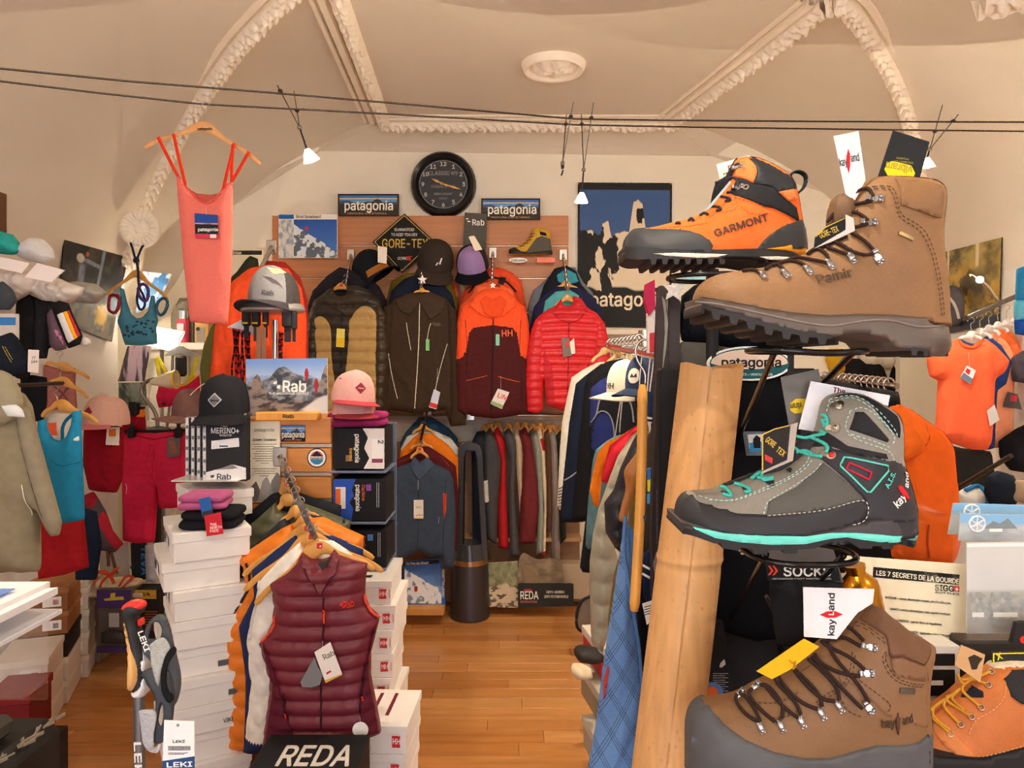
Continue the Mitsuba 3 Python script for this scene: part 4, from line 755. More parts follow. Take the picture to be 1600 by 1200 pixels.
def rab_print(u,v):
    sky=ramp(mikit.smoothstep(.6,1,v),'#a9c0e0','#6d95d6');far=mikit.smoothstep(-.01,.01,mountain(u,v,9,.66,.12,7));mid=mikit.smoothstep(-.01,.01,mountain(u,v,2,.58,.16,3.5)+.26*mikit.smoothstep(.32,.0,dr.abs(u-.45)));near=mikit.smoothstep(-.01,.01,mountain(u,v,5,.30,.20,4)+.34*mikit.smoothstep(.14,.0,dr.abs(u-.14))+.5*mikit.smoothstep(.80,1.0,u))
    t=mikit.fbm(u*14,v*14,1,5);c=sky*(1-far)+ramp(t,'#4a6ea8','#b9c8e2')*far;c=c*(1-mid)+ramp(mikit.smoothstep(.3,.7,t),'#2b3340','#8a8d94')*mid;c=c*(1-near)+ramp(mikit.smoothstep(.35,.65,mikit.fbm(u*9,v*12,7,5)),'#262126','#8b7a70')*near
    wh=mikit.smoothstep(.10,.05,v-.25*mikit.smoothstep(.6,1,u))*mikit.smoothstep(.6,.75,u);return c*(1-wh)+C3('#c9c6c4')*wh
printmat('print_rab',rab_print,.25)
pl=front(2.62);k=thing('picture_board','mountain photo board with white lettering standing on a small wooden base','picture');q=[(384,561),(511,559.5),(512,646),(385,651)]
part(k,'board',pl.slab(q,-.006,0),'card','#e6e6e8',False);sub(k,pl,q,'print_rab',.0008);txt(k,pl,'Rab',440,612,17,.001,'#f6f4f0',width=37);txt(k,pl,'THE MOUNTAIN PEOPLE',420,616.5,3,.001,'#eae8e4',width=62);part(k,'emblem',[pl.slab(p,.001,.0018)for p in([(427,597),(433,595),(432,600),(427,600)],[(433,603),(438,601),(437,608),(432,606)],[(473,602),(479,598),(477,605)])],'card','#f6f4f0',False,kind='stuff')
for x,y,h in((478,578,20),(493,594,24)):part(k,'climber',[pl.slab(C_(x+1,y,2.2,12),.001,.002),pl.slab([(x-2,y+2),(x+4,y+2),(x+4,y+h*.5),(x-2,y+h*.5)],.001,.0018),pl.slab([(x-1,y+h*.5),(x+3,y+h*.5),(x+3,y+h),(x+1,y+h*.7),(x-1,y+h)],.001,.0016)],'card','#a8323a',False,kind='stuff')
part(k,'base',bx(.215,.07,.030,.004,P(451,650,2.60)),'wood','#d9943c',False);txt(k,front(2.563),'Rab',441,653,5.5,.0015,'#4a3114',width=17)
k=thing('acrylic_tray','clear tray holding the tall black boxes','tray');pz=P(340,752,2.56)
part(k,'floor',bx(.23,.22,.005,.001,(P(332,0,2.6)[0],2.64,pz[2]+.005)),'gloss','#cfcdca',False);part(k,'post',bx(.04,.04,pz[2],.004,(P(350,0,2.7)[0],2.73,pz[2]/2)),'gloss','#8e8a86',False)
for i in range(4):
    kk=thing('merino_box',['tall black box with white lettering, front of the four boxes under the black cap','black box second behind the lettered front one, white edge showing','black box third behind the lettered front one, white edge showing','black box hindmost of the four under the black cap'][i],'box','tall black boxes in the tray')
    x0,x1,Yb=318-9*i,385-9*i,2.56+.046*i;a,b=P(x0,650+i,Yb),P(x1,752-2*i,Yb);cx=((a[0]+b[0])/2,Yb+.02,(a[2]+b[2])/2);w_,h_=b[0]-a[0],a[2]-b[2]
    part(kk,'carton',bx(w_,.04,h_,.0015,cx),'card','#2b2b2f',False);part(kk,'spine',bx(.004,.041,h_+.001,.001,(cx[0]-w_/2-.001,cx[1],cx[2])),'card','#e4e4e6',False)
    part(kk,'spine_edge',bx(.010,.002,h_,.0005,(cx[0]-w_/2+.004,Yb-.001,cx[2])),'card','#dcdcde',False)
    for j in range(5):part(kk,'spine_mark',plainbox(.008,.0015,.012,(cx[0]-w_/2+.004,Yb-.0022,cx[2]+h_*(.35-.18*j))),'card','#6f7074',False,kind='stuff')
    if i==0:
        pl=front(Yb-.0005);txt(kk,pl,'Rab',345,666.5,4,.001,'#e9e9ea',width=10);txt(kk,pl,'MERINO+',329,677,8.5,.001,'#f4f4f4',width=44);txt(kk,pl,'BASELAYER',343,681.5,3.2,.001,'#cfcfd2',width=19)
        part(kk,'label',pl.slab([(330,689),(373,684),(374,698),(330,702)],.0005,.0012),'card','#eceef0',False);part(kk,'label_bar',pl.slab(rect(343,696,356,698.5),.0012,.0016),'card','#4a6076',False)
        part(kk,'lower_band',pl.slab([(322,752),(322,738),(336,734),(350,730),(362,725.5),(372,728),(384,731),(384.5,749)],.0004,.001),'card','#eeeeee',False);part(kk,'mountain',pl.slab([(336,734),(350,730),(362,725.5),(372,731),(362,733)],.001,.0014),'card','#8b8b8f',False);txt(kk,pl,'Rab',338,749,8.5,.0012,'#55565a',width=22);part(kk,'emblem',pl.slab([(328,743),(335,742),(334,746),(330,747)],.001,.0016),'card','#55565a',False)
q=P(341,632,2.55);k,M=cap('baseball_cap','black soft cap with a grey diamond badge on the tall black boxes',(q[0],2.62,P(0,643,2.6)[2]),0,8,0,1.06,'#26262b',brim='#222227',mat='soft',tall=1.05);cap_patch(k,M,diamond(0,.055,.023,.023),'#b9b9bb',tall=1.05);cap_patch(k,M,diamond(0,.055,.019,.019),'#6f7074',off=.0036,tall=1.05);cap_text(k,M,'aima',0,.051,.007,'#1e1e22',tall=1.05,width=.026)
solo('elastic_string','thin pale cord arching behind the black soft cap','cord',tube(spline([P(297,618,2.62),P(312,604,2.6),P(330,594,2.6),P(345,589,2.6),P(346,594,2.6)],24),.0016,6),'card','#e9d9d6',True)
cap('baseball_cap','brown peaked cap mostly hidden behind the black soft cap',(P(300,0,2.8)[0],2.82,P(0,650,2.8)[2]),-60,0,0,.85,'#6a4a44')
k=thing('shelf_stack','grey shelving holding the black boxes right of the display unit','shelf');a,b=P(519,0,2.76),P(606,0,2.76)
for y in(738,818,890):part(k,'shelf',bx(b[0]-a[0],.24,.008,.002,((a[0]+b[0])/2,2.84,P(0,y,2.72)[2])),'gloss','#6f7890',False)
part(k,'back',bx(b[0]-a[0],.012,P(0,668,2.72)[2],.002,((a[0]+b[0])/2,2.97,P(0,668,2.72)[2]/2)),'gloss','#5f6880',False)
for i,(lab,y0,y1,x0,x1)in enumerate((('black and white thermal box on the top shelf, lettering turned sideways',669,733,520,601),('black and blue thermal box on the middle shelf, lettering turned sideways',748,814,520,603),('black thermal box on the bottom shelf with a blue square',829,886,521,604))):
    kk=thing('thermal_box',lab,'box');Yb=2.73;a,b=P(x0,y0,Yb),P(x1,y1,Yb);part(kk,'carton',bx(b[0]-a[0],.19,a[2]-b[2],.002,((a[0]+b[0])/2,Yb+.095,(a[2]+b[2])/2)),'card','#1a1a1e',False);pl=front(Yb)
    if i==0:
        part(kk,'label_panel',pl.slab([(567,670),(575,684),(569,700),(577,716),(568,732.5),(600.5,732.5),(600.5,669.5),(567,669.5)],0,.001),'card','#ece6e2',False);txt(kk,pl,'patagonia',555,678,7,.001,'#f2efe9',width=44,ang=-90);txt(kk,pl,'thermal',546,700,5,.001,'#d2a03a',width=20,ang=-90)
        part(kk,'label',pl.slab(rect(581,686,598,716),.001,.0016),'card','#f7f6f4',False);part(kk,'label_bar',pl.slab(rect(581,717,598,723),.001,.0016),'card','#8a4a5e',False);txt(kk,pl,'2',591,686.5,8,.002,'#3b3b40',ang=-90);part(kk,'logo',pl.slab(rect(540,711,549,721),.0006,.0012),'card','#8f6c4c',False)
    if i==1:
        part(kk,'blue_panel',pl.slab([(520.5,748.5),(556,748.5),(550,765),(553,775),(546,785),(552,795),(549,814),(520.5,813.5)],0,.001),'card','#2f55b8',False);part(kk,'label',pl.slab(rect(524,761,540,795),.001,.0016),'card','#e8e4e6',False);part(kk,'label_bar',pl.slab(rect(524,764,532,788),.0016,.002),'card','#e86a2e',False)
        txt(kk,pl,'patagonia',556,757,7,.001,'#f2efe9',width=41,ang=-90);txt(kk,pl,'Capilene',565.5,757,5,.001,'#c85a3a',width=25,ang=-90);part(kk,'logo',pl.slab(rect(572,757,580,767),.0006,.0012),'card','#8a48a0',False);part(kk,'text_lines',[pl.slab(rect(588+3*j,754,589.4+3*j,793),.0005,.001)for j in range(2)],'card','#8d8d92',False,kind='stuff')
    if i==2:txt(kk,pl,'Capilene',566,837,5,.001,'#c85a3a',width=28,ang=-90);part(kk,'logo',pl.slab(rect(574,835,583,845),.0006,.0012),'card','#4a7fc0',False);part(kk,'text_lines',[pl.slab(rect(590+3*j,832,591.4+3*j,870),.0005,.001)for j in range(2)],'card','#8d8d92',False,kind='stuff')
k=thing('folded_fleece','folded maroon fleece on top of the boxes under the two pink caps','fleece');q=P(560,666,2.82)
part(k,'body',[soft_block(q+(0,0,.016),.112,.085,.017,2,3),soft_block(q+(.002,.0,.042),.108,.08,.016,-2,8)],'soft','#8d2a5c',True,kind='stuff')
q=P(551,645,2.7)
for i,dz in enumerate((.0,.045)):
    k,M=cap('baseball_cap',['lower of the two stacked pink linen caps with red peak','upper of the two stacked pink linen caps, red peak and red diamond badge'][i],(q[0],2.70,q[2]+dz-.004),26,0,5 if i else 0,.90 if i==0 else.96,'#cf9d98',brim='#a13a44',mat='heather',back_mat='heather',flat=True,button='#7b2830')
    cap_patch(k,M,diamond(.004,.055,.021,.021),'#7b2530');cap_text(k,M,'aima',.004,.052,.006,'#d9a9a4',width=.022)
    for a in(-1.1,.2,1.3):part(k,'eyelet',at(dome(.0035,.002,10),mov(.07*math.sin(a),-.085*math.cos(a)*.9,.085,0,60)),'cloth','#7a4a4c',True,M=M)
k=thing('cap_stand','chrome stand with a silver dish under the grey cap','stand');cp=P(424,480,2.85)
part(k,'dish',at(lathe([(0,.0),(.10,.0),(.125,.006),(.128,.014),(.118,.034),(.09,.044),(0,.048)],48),mov(*cp)@mov(0,0,-.024)),'satin','#c9cacc',40);part(k,'pole',rod(P(430,500,2.85),(P(430,0,2.85)[0],2.85,zt),.011,14),'metal','#c9c9cb',40)
q=P(424,478,2.83);k,M=cap('baseball_cap','grey cap with dark peak and small side lettering on the silver dish',(q[0]+.01,2.83,q[2]+.002),-12,-4,0,1.14,'#4a4648',front_col='#8a8a8e',brim='#3d383e',mat='heather',back_mat='netting',tall=1.08);cap_text(k,M,'Rab',.028,.022,.014,'#4a4a4e',tall=1.08,width=.034)
pl=front(2.72);k=solo('paper_ticket','cream paper ticket lying on the grey cap','ticket',pl.slab([(416,417),(438,420),(448,426),(428,428)],0,.002),'card','#eec9a2',False);
for i,(x,w_,h,cc)in enumerate(((388,12,24,'#232125'),(403,12,25,'#1f1e22'),(418,8,24,'#26242a'),(452,16,26,'#29282d'),(462,8,30,'#232226'))):
    k=thing('strap_pack',f'black strap pack with clip, {NTH[i]} from the left under the silver dish','strap');a=P(x,486,2.82);part(k,'clip',bx(w_/F*2.8,.03,h/F*2.8,.006,(a[0],2.80,a[2]-h/F*1.4)),'rubber',cc,False);part(k,'webbing',bx(w_/F*1.8,.006,.05+.02*(i%2),.002,(a[0],2.80,a[2]-h/F*2.8-.02)),'cloth','#5a4a3a' if i==1 else '#303036',False)
    if i<3:part(k,'buckle',bx(w_/F*2.1,.004,.008,.001,(a[0],2.783,a[2]-.048)),'card','#b6a83a',False)
k=thing('strap_pack','pair of long brown webbing straps hanging in front of the chrome pole','strap')
for x in(404,412):part(k,'webbing',bx(.016,.004,.13,.001,P(x,538,2.78)),'cloth','#9a7a62',False)
k=thing('lace_card','white perforated card holding the red and black laces','card');pl=front(2.84);part(k,'card',pl.slab([(355,511),(378,499),(400,512),(398,524),(378,519)],0,.003),'card','#dfe2ec',False);part(k,'holes',[pl.slab(C_(360+4.5*j,511.5+1.2*j,.9,8),.003,.0036)for j in range(8)],'card','#5a5a66',False,kind='stuff')
r=rng(9)
for i in range(14):
    x=364+i*2.6+(44 if i>10 else 0)*1.0;col='#a5202a' if i%3 else '#1c1a1d';y1=600 if i<11 else 570;kk=thing('boot_lace',f'red and black lace, {NTH[i]} from the left of those hanging beside the Chrome pole'.replace('Chrome','chrome'),'lace','laces on the cap stand')
    p=spline([P(x,513+i*.5,2.82+.01*(i%3)),P(x+r.uniform(-3,3),545,2.82+.01*(i%3)),P(x+r.uniform(-4,4),575,2.83),P(x+r.uniform(-3,3),y1,2.83)],30)
    part(kk,'cord',tube(p,.0036,6),'cloth',col,True);part(kk,'flecks',[tube(p[j:j+2],.0042,6)for j in range(i%3,28,4)],'cloth','#17161a' if col!='#1c1a1d' else '#b02a30',True,kind='stuff')
rail('chrome arm behind the grey cap holding the red coats',P(424,386,3.7),P(404,428,3.2),.011,'waterfall_arm')
garment('coat','red orange coat hanging behind the grey cap and cap stand','coat',3.3,[(333,590),(338,520),(352,470),(366,440),(392,420),(420,415),(450,420),(470,450),(478,500),(476,640),(330,640)],'#e2502a',T=.06,fold=.05);garment('coat','dark red coat behind the red orange one, right of the grey cap','coat',3.5,[(360,480),(372,445),(395,425),(420,408),(445,410),(468,432),(480,470),(482,640),(360,640)],'#9c2a24',T=.05)
garment('coat','olive coat sleeve left of the red orange coat','coat',3.45,[(316,600),(314,575),(320,540),(332,512),(345,490),(350,560),(346,610),(330,640),(316,640)],'#6a6a38',T=.04)
garment('rucksack','small black and green rucksack top behind the red coats','rucksack',3.6,[(356,440),(372,425),(384,408),(392,400),(402,404),(404,420),(398,440),(380,452)],'#2e3326',T=.04)
k=thing('waterfall_arm','square chrome arm sloping down through the hangers of the vest rack','rail');A_,B_=P(437,714,2.70),P(492,840,2.16);d=(B_-A_)/np.linalg.norm(B_-A_)
part(k,'bar',tube([A_,B_],.010,4),'metal','#cfcac4',False);part(k,'plate',bx(.05,.008,.07,.002,A_+(0,.006,0)),'metal','#bdb8b2',False)
for i in range(8):p=A_+(B_-A_)*(.08+.125*i)+(0,0,.013);part(k,'notch_pin',tube([p,p+(0,-.004,.016)],.003,6),'metal','#d8d4ce',True)
VH=[((448,762),(425,790),(478,788),2.64,'#c9403a','first'),((446,783),(430,806),(482,800),2.57,None,'second'),((460,802),(438,822),(500,812),2.50,None,'third'),((471,816),(452,832),(520,828),2.43,None,'fourth'),((479,830),(380,900),(584,873),2.36,'#c9403a','fifth'),((486,843),(382,923),(598,893),2.28,'#c9403a','sixth'),((499,857),(399,944),(585,890),2.20,'#cf3038','seventh')]
GV='on the sloping vest rack'
def vest(lab,Y,o,col,**kw):return garment('vest',lab+' '+GV,'vest',Y,o,col,**kw)
garment('jacket','black jacket, rearmost on the sloping vest rack','jacket',2.64,[(362,830),(385,805),(425,772),(450,764),(490,778),(533,790),(532,806),(520,850),(520,1050),(350,1050),(350,900)],'#22242a',T=.03,notch=(448,763,13))
garment('jacket','olive green down jacket second from the back of the vest rack','jacket',2.57,[(356,860),(372,835),(410,805),(430,786),(460,782),(500,796),(548,815),(546,828),(530,860),(530,1080),(345,1080),(348,900)],'#50513a',quilt=quiltf(.05,.012,2),T=.045,mat='nylon',notch=(446,786,14))
garment('jacket','dark slate jacket third from the back of the vest rack','jacket',2.50,[(340,960),(360,930),(364,880),(400,850),(440,812),(470,800),(500,806),(540,830),(555,1100),(500,1130),(347,1130),(352,1040),(350,990)],'#33363c',T=.04,quilt=quiltf(.06,.008,6),notch=(460,805,14))
k,g=vest('bright orange down vest',2.43,[(374,870),(400,852),(440,826),(470,811),(505,808),(540,826),(568,838),(566,870),(575,1000),(575,1165),(358,1166),(362,1060),(352,985),(366,952),(388,915),(384,888)],'#e07a1e',quilt=quiltf(.055,.013,7),T=.05,mat='nylon',notch=(471,818,14));part(k,'armhole_trim',g.line([(384,880),(390,912),(372,948),(354,984)],.004,.004),'soft','#2b2a2e',True)
vest('navy blue vest',2.36,[(395,890),(430,860),(462,836),(480,829),(520,838),(568,858),(566,900),(578,1000),(575,1168),(383,1172),(387,1060),(380,1012),(375,978),(400,930)],'#26315c',T=.04,notch=(479,834,14))
k,g=vest('white diamond-quilted vest with navy hem',2.28,[(408,906),(440,872),(470,846),(486,838),(520,846),(572,880),(570,930),(582,980),(575,1165),(384,1170),(388,1140),(396,1070),(390,1000),(393,975),(404,935)],'#e8e5df',quilt=diamondf(.085,.014),T=.05,notch=(486,846,14),regions=[([(370,1150),(600,1150),(600,1190),(370,1190)],'#28325c')]);part(k,'armhole_trim',g.line([(405,908),(402,935),(394,972),(390,1000)],.004,.004),'soft','#c9c7c4',True)
c=crop(300,850,1371/400)
MV='#6e2533'
k,g=vest('maroon quilted vest with red lettering, foremost',2.20,c([(600,40),(575,90),(520,150),(430,205),(445,245),(452,330),(445,400),(420,460),(372,520),(400,600),(432,720),(425,820),(400,1000),(388,1172),(450,1172),(535,1150),(700,1085),(860,1045),(1012,1002),(985,850),(955,700),(958,580),(1005,390),(950,340),(925,280),(928,190),(942,100),(860,80),(790,55),(765,25),(740,70),(690,85),(640,70)]),MV,quilt=quiltf(.043,.013,8,-.35),T=.055,R=.07,cell=.006,mat='nylon',fold=.014)
for pts in([(380,535),(440,700),(490,880),(560,1085),(545,1150),(390,1178),(398,1000),(432,780)],[(962,500),(985,440),(962,600),(960,700),(990,850),(1016,1002),(900,1030),(900,900),(925,700)]):part(k,'side_panel',g.panel(c(pts),.010,.008),'soft','#5a1f2e',True,'smooth stretch side panel')
part(k,'collar',g.panel(c([(600,30),(585,110),(620,190),(690,285),(712,230),(735,190),(765,170),(790,70),(768,15),(745,75),(720,130),(690,150),(650,90)]),.016,.006),'nylon','#6a2432',True,'stand-up collar');part(k,'collar_lining',g.panel(c([(640,75),(690,88),(742,75),(730,150),(705,200),(680,150)]),.006,.006),'soft','#3a3236',True)
zipper(k,g,c([(705,290),(700,500),(693,700),(690,990)]),'#3a141c',.0028,.003);part(k,'zip_pull',g.line(c([(703,358),(707,425)]),.0034,.008,6),'card','#e2402e',True,'red zip pull')
part(k,'armhole_trim',[g.line(c(p),.0045,.004)for p in([(442,385),(435,440),(405,490),(372,520)],[(928,270),(935,320),(965,365),(1004,390)])],'card','#e2503a',True,'orange armhole trims',kind='stuff')
zipper(k,g,c([(490,800),(495,880),(512,950)]),'#2a0f16',.0024,.010,'pocket_zipper');zipper(k,g,c([(925,640),(905,780),(900,900)]),'#2a0f16',.0024,.010,'pocket_zipper')
for p in((498,912),(909,820)):part(k,'zip_pull',g.line(c([p,(p[0]+2,p[1]+25)]),.003,.013,5),'card','#d8352e',True)
part(k,'lettering',g.write('Rab',*c([(818,342)])[0],11,9,.006,bold=True,width=14),'card','#d8382e',False);part(k,'emblem',[g.panel(c(p),.012,.003)for p in([(792,322),(808,320),(806,332),(792,334)],[(804,336),(815,334),(813,346),(803,345)])],'card','#d8382e',True,kind='stuff')
hangtag(k,g,c([(655,580),(740,525),(806,700),(716,745)]),'#ece6e0',.016,cord=c([(700,520),(698,560)]),text=[('Rab',*c([(706,622)])[0],8,'#77706a',26)],strips=[(c([(804,694),(806,700),(716,745),(712,730)]),'#d9a94a'),(c([(718,690),(742,676),(746,684),(722,700)]),'#c0303a')],label='white hang tag')
hangtag(k,g,c([(655,605),(670,650),(700,700),(684,755),(640,768),(590,766),(580,740)]),'#7d7d80',.010,label='grey hang tag');hangtag(k,g,[(552+12+12.5*math.cos(a)-1,1140.5+12.5*math.sin(a))for a in np.linspace(0,6.28,30)[:-1]],'#f1efec',.012,cord=[(563,1128),(562,1120)],label='round white tag')
for i,(cc,l,r_,Y,lg,n)in enumerate(VH):
    hp=A_+(B_-A_)*((2.70-Y)/.54);hx=CX+hp[0]/Y*F;hy=HY-(hp[2]-CZ)/Y*F-8
    hanger(f'wooden hanger, {n} from the back of the sloping vest rack',Y,(cc[0],cc[1]-7),l,r_,(hx,hy),logo=lg,rad=.013,th=.5)
txt_k=[x for x in scene if x.startswith('clothes_hanger')][-1]
rz,Yc=32,2.25;cr=P(262,0,Yc);R2=np.array([[math.cos(math.radians(rz)),-math.sin(math.radians(rz))],[math.sin(math.radians(rz)),math.cos(math.radians(rz))]])
hs=[.092,.090,.092,.092,.088,.090,.092,.090,.092,.090,.092];zb=0.004
for i,h in enumerate(hs):
    n=len(hs)-i;j=.012*((i*7)%3-1);o=np.array([cr[0]+.01*((i*5)%3-1),Yc+.03])+R2@np.array([.115,.16]);w_=.235
    k,M=shoe_box(f'white shoe box in the tall stack left of the vests, {ORD[n]}' if n>0 else '',(o[0]+j,o[1],zb),(w_,.32,h),rz+2*((i*3)%3-1),group='white shoe boxes left of the vests',
             ends=[('l',.04,h*.36,.10,h*.4,'#d9d9dc'),('l',.115,h*.36,.02,h*.4,'#3a3a44')]+([('t',-.02,-.08,.10,.012,'#8a2a3a'),('t',-.03,-.05,.10,.010,'#6a2230'),('f',.07,h*.3,.05,.018,'#5a5a62')]if n in(5,6,9)else[]),text=[('l','HH',.10,h*.28,.03,'#2e2e36',.06)]+([('f','VIKING',.03,h*.25,.012,'#44444c',.05)]if n in(7,)else[]));zb+=h+.001
shoe_box('white shoe box lying crosswise on top of the tall white stack',(cr[0]-.02,Yc+.40,zb+.0),(.20,.28,.09),rz+4,text=[('l','HH',-.05,.03,.03,'#2e2e36',.05)])
zt2=zb
k=thing('folded_jersey','folded black jersey under the pink fleece on the white boxes','jersey');q=np.array([P(333,0,2.40)[0],2.40,zt2+.001])
part(k,'body',[soft_block(q+(0,0,.016),.092,.075,.018,8,2),soft_block(q+(.004,0,.044),.088,.075,.017,4,6)],'soft','#1b1b21',True,kind='stuff');pl=front(2.31)
t_=part(k,'hang_tag',pl.slab([(310,780),(328,776),(333,804),(317,810)],0,.001),'card','#2d62b0',False,'blue hang tag');part(t_,'print',pl.slab([(316,800),(332,796),(333,804),(317,810)],.001,.0015),'card','#33353c',False)
t_=part(k,'hang_tag',pl.slab([(319,806),(345,800),(349,834),(323,838)],.004,.005),'card','#cf2a38',False,'red hang tag')
for i,w_ in enumerate(('THE','NORTH','FACE')):part(t_,'lettering',pl.text(w_,328,822+5*i,4,6,.005,.0005,True),'card','#f3e6e4',False)
k=thing('folded_fleece','folded pink fleece on top of the black jersey and white boxes','fleece');part(k,'body',[soft_block(q+(-.022,-.005,.074),.076,.072,.014,12,5),soft_block(q+(-.020,-.002,.097),.072,.068,.014,5,1)],'soft','#a85580',True,kind='stuff')
hs=[.0855]*9;zb=.003;xr=P(614,0,2.60)[0]
for i in range(9):
    n=9-i;shoe_box(f'white shoe box with red end badge right of the vests, {ORD[n - 1]}',(xr-.15+.006*((i*5)%4-1.5),2.76+.008*((i*3)%3),zb),(.30,.32,.085),((i*7)%3-1)*1.5,group='red-badged shoe boxes',col='#eeeae6',lid_h=.024,ends=[('f',.118,.040,.026,.034,'#c8343c'),('f',.142,.04,.006,.03,'#d9b6b4')]+([('t',.02,-.1,.10,.03,'#35353a')]if n==1 else[]),text=[('f','HH',.1065,.033,.016,'#f5eeee',.023)]);zb+=.0858
xr=P(636,0,2.3)[0]
for i in range(3):shoe_box(f'white striped shoe box at the foot of the vest rack, {ORD[2 - i]}',(xr-.16+.004*i,2.44-.003*i,.20+.0905*i-.06),(.32,.26,.09),-3,group='striped shoe boxes',col='#eeeae6',lid_h=.026,ends=[('f',.125,.042,.026,.036,'#c8343c')]+([('t',-.02+.05*j,.02,.012,.16,'#7a2a3a')for j in range(3)]if i==2 else[]),text=[('f','HH',.1135,.035,.017,'#f5eeee',.023)])
solo('wooden_crate','low plinth under the striped shoe boxes','plinth',bx(.34,.27,.138,.004,(xr-.16,2.44,.07)),'panel','#a8744a',False)
k=thing('display_box','black display box with large white lettering under the vests','box');x0,x1=P(395,0,1.95)[0],P(562,0,1.95)[0];part(k,'carton',bx(x1-x0,.25,.49,.003,((x0+x1)/2,1.965,.246)),'card','#1b1a1e',False)
plt=Plane((x0,1.84,.4915),0,90)
for t,x,y,w_,h,cc in(('REDA',.06,.085,.20,.10,'#cfcac4'),('REWOOLUTION',.10,.035,.18,.034,'#8f8a88')):
    m=TXT(t,True).copy();v=m.vertices;part(k,'lettering',trimesh.Trimesh(plt.w(np.stack([x+v[:,0]*w_/v[:,0].max(),y+v[:,1]*h],-1),v[:,2]*.0008),m.faces,process=False),'card',cc,False)
# ================================================================ left side
def wallplane(px,X=WL+.02):
    """Point on the left wall seen in pixel column px."""
    return X*F/(px-CX)
LWp=Plane((WL+.012,3.6,1.5),90)
def fall_print(u,v):
    n=mikit.fbm(u*7,v*9,2,5);c=ramp(mikit.smoothstep(.35,.8,n),'#0c0d10','#3a342c');y=mikit.smoothstep(.14,.06,dr.sqrt(dr.square((u-.72)*.9)+dr.square(v-.20))+.08*(mikit.fbm(u*30,v*30,1,3)-.5));low=mikit.smoothstep(.34,.2,v)*mikit.smoothstep(.4,.6,mikit.fbm(u*14,v*14,4,3));c=c*(1-.7*low)+C3('#5f4a22')*(.7*low);c=c*(1-y)+C3('#d9a81e')*y
    w1=mikit.smoothstep(.035,.01,dr.abs(u-.60-.10*(v-.6)))*mikit.smoothstep(.42,.5,v)*mikit.smoothstep(.95,.8,v);w2=mikit.smoothstep(.03,.01,dr.abs(v-.66+.1*(u-.5)))*mikit.smoothstep(.28,.32,u)*mikit.smoothstep(.64,.6,u);w3=mikit.smoothstep(.07,.02,dr.abs(u-.30))*mikit.smoothstep(.4,.46,v)*mikit.smoothstep(.66,.6,v);w=dr.minimum(w1+w2+w3,1)*(.3+.5*N(u*60,v*20));c=c*(1-w)+C3('#8fa0ba')*w
    m=mikit.smoothstep(.07,.05,dr.sqrt(dr.square((u-.26))+dr.square((v-.68)*1.3)));r_=mikit.smoothstep(.03,.02,dr.sqrt(dr.square(u-.36)+dr.square(v-.74)));c=c*(1-m)+C3('#b9b2a4')*m;return c*(1-r_)+C3('#b04a44')*r_
printmat('print_fall',fall_print,.55)
poster('wall_poster','dark glossy waterfall poster with yellow foliage on the left wall','poster',LWp,[(103,345),(201,377),(175,534),(90,500)],'print_fall',.006,'#17171a')
solo('wooden_post','dark wooden post end at the left edge of the picture','post',bx(.03,.06,.18,.004,P(-2,335,3.0)),'wood','#5c3a22',False)
k=thing('wall_shelf','black shelf with white ticket strips at the upper left edge','shelf');part(k,'board',bx(.45,.9,.03,.004,(-2.03,2.75,P(0,440,2.7)[2])),'rubber','#1b1a1c',False)
for q in([(-6,400),(46,411),(34,427),(-6,418)],[(58,411),(101,422),(80,441),(38,433)]):part(k,'ticket',front(2.52).slab(q,0,.003),'card','#eee4e0',False)
def crumple(o,Y,T_,amp,f,sd):return Relief(P(np.mean([p[0]for p in o]),np.mean([p[1]for p in o]),Y),o,T=T_,R=.06,disp=lambda st:amp*(np.abs(meshkit.fbm(np.stack([st[...,0]*f,st[...,1]*f,st[...,0]*0+sd],-1),3)-.5)*2),res=.003,smooth=2).body(.008)
solo('sun_hat','grey white cap in a plastic bag on the upper left shelf','cap',crumple([(30,400),(36,382),(50,373),(66,374),(80,388),(84,404),(70,412),(46,408)],2.66,.06,.01,25,1),'cloth','#c7c6c8',True)
solo('packed_shirt','turquoise garment in a plastic bag at the upper left edge','shirt',crumple([(-10,372),(2,362),(18,366),(32,384),(34,394),(16,398),(-10,395)],2.62,.05,.012,25,2),'soft','#2f9c97',True)
for i,(o,cc)in enumerate((([(-8,436),(10,426),(40,424),(58,434),(50,456),(24,470),(-8,456)],'#c9bdb6'),([(48,434),(80,430),(108,442),(134,450),(128,462),(108,474),(70,470),(46,458)],'#cfc6bd'),([(100,444),(128,440),(150,444),(166,458),(150,474),(126,474)],'#8c877f'))):
    solo('plastic_packet',['crinkled clear plastic packet of white socks at the left edge below the shelf','crinkled clear plastic packet of white socks in front of the poster','crumpled grey plastic packet overlapping the poster'][i],'packet',crumple(o,2.62+.05*i,.05,.028,32,3+i),'gloss',cc,True,group=None)
for i,(lab,o,Y,cc)in enumerate((('dark grey cap hanging at the left edge under the packets',[(-10,446),(4,440),(18,452),(26,470),(14,484),(-10,484)],2.5,'#3f434a'),('black tights, left of three pairs under the packets',[(26,476),(30,462),(48,458),(54,480),(50,545),(44,595),(26,590)],2.66,'#17171a'),('black tights, middle of three pairs under the packets',[(44,466),(60,460),(76,464),(78,520),(72,560),(52,560)],2.70,'#222226'),('black tights, right of three pairs under the packets',[(68,468),(84,466),(90,480),(88,540),(74,545)],2.72,'#2a2a2e'))):
    garment('hung_tights' if i else 'beanie',lab,'tights' if i else 'cap',Y,o,cc,T=.03,fold=.02)
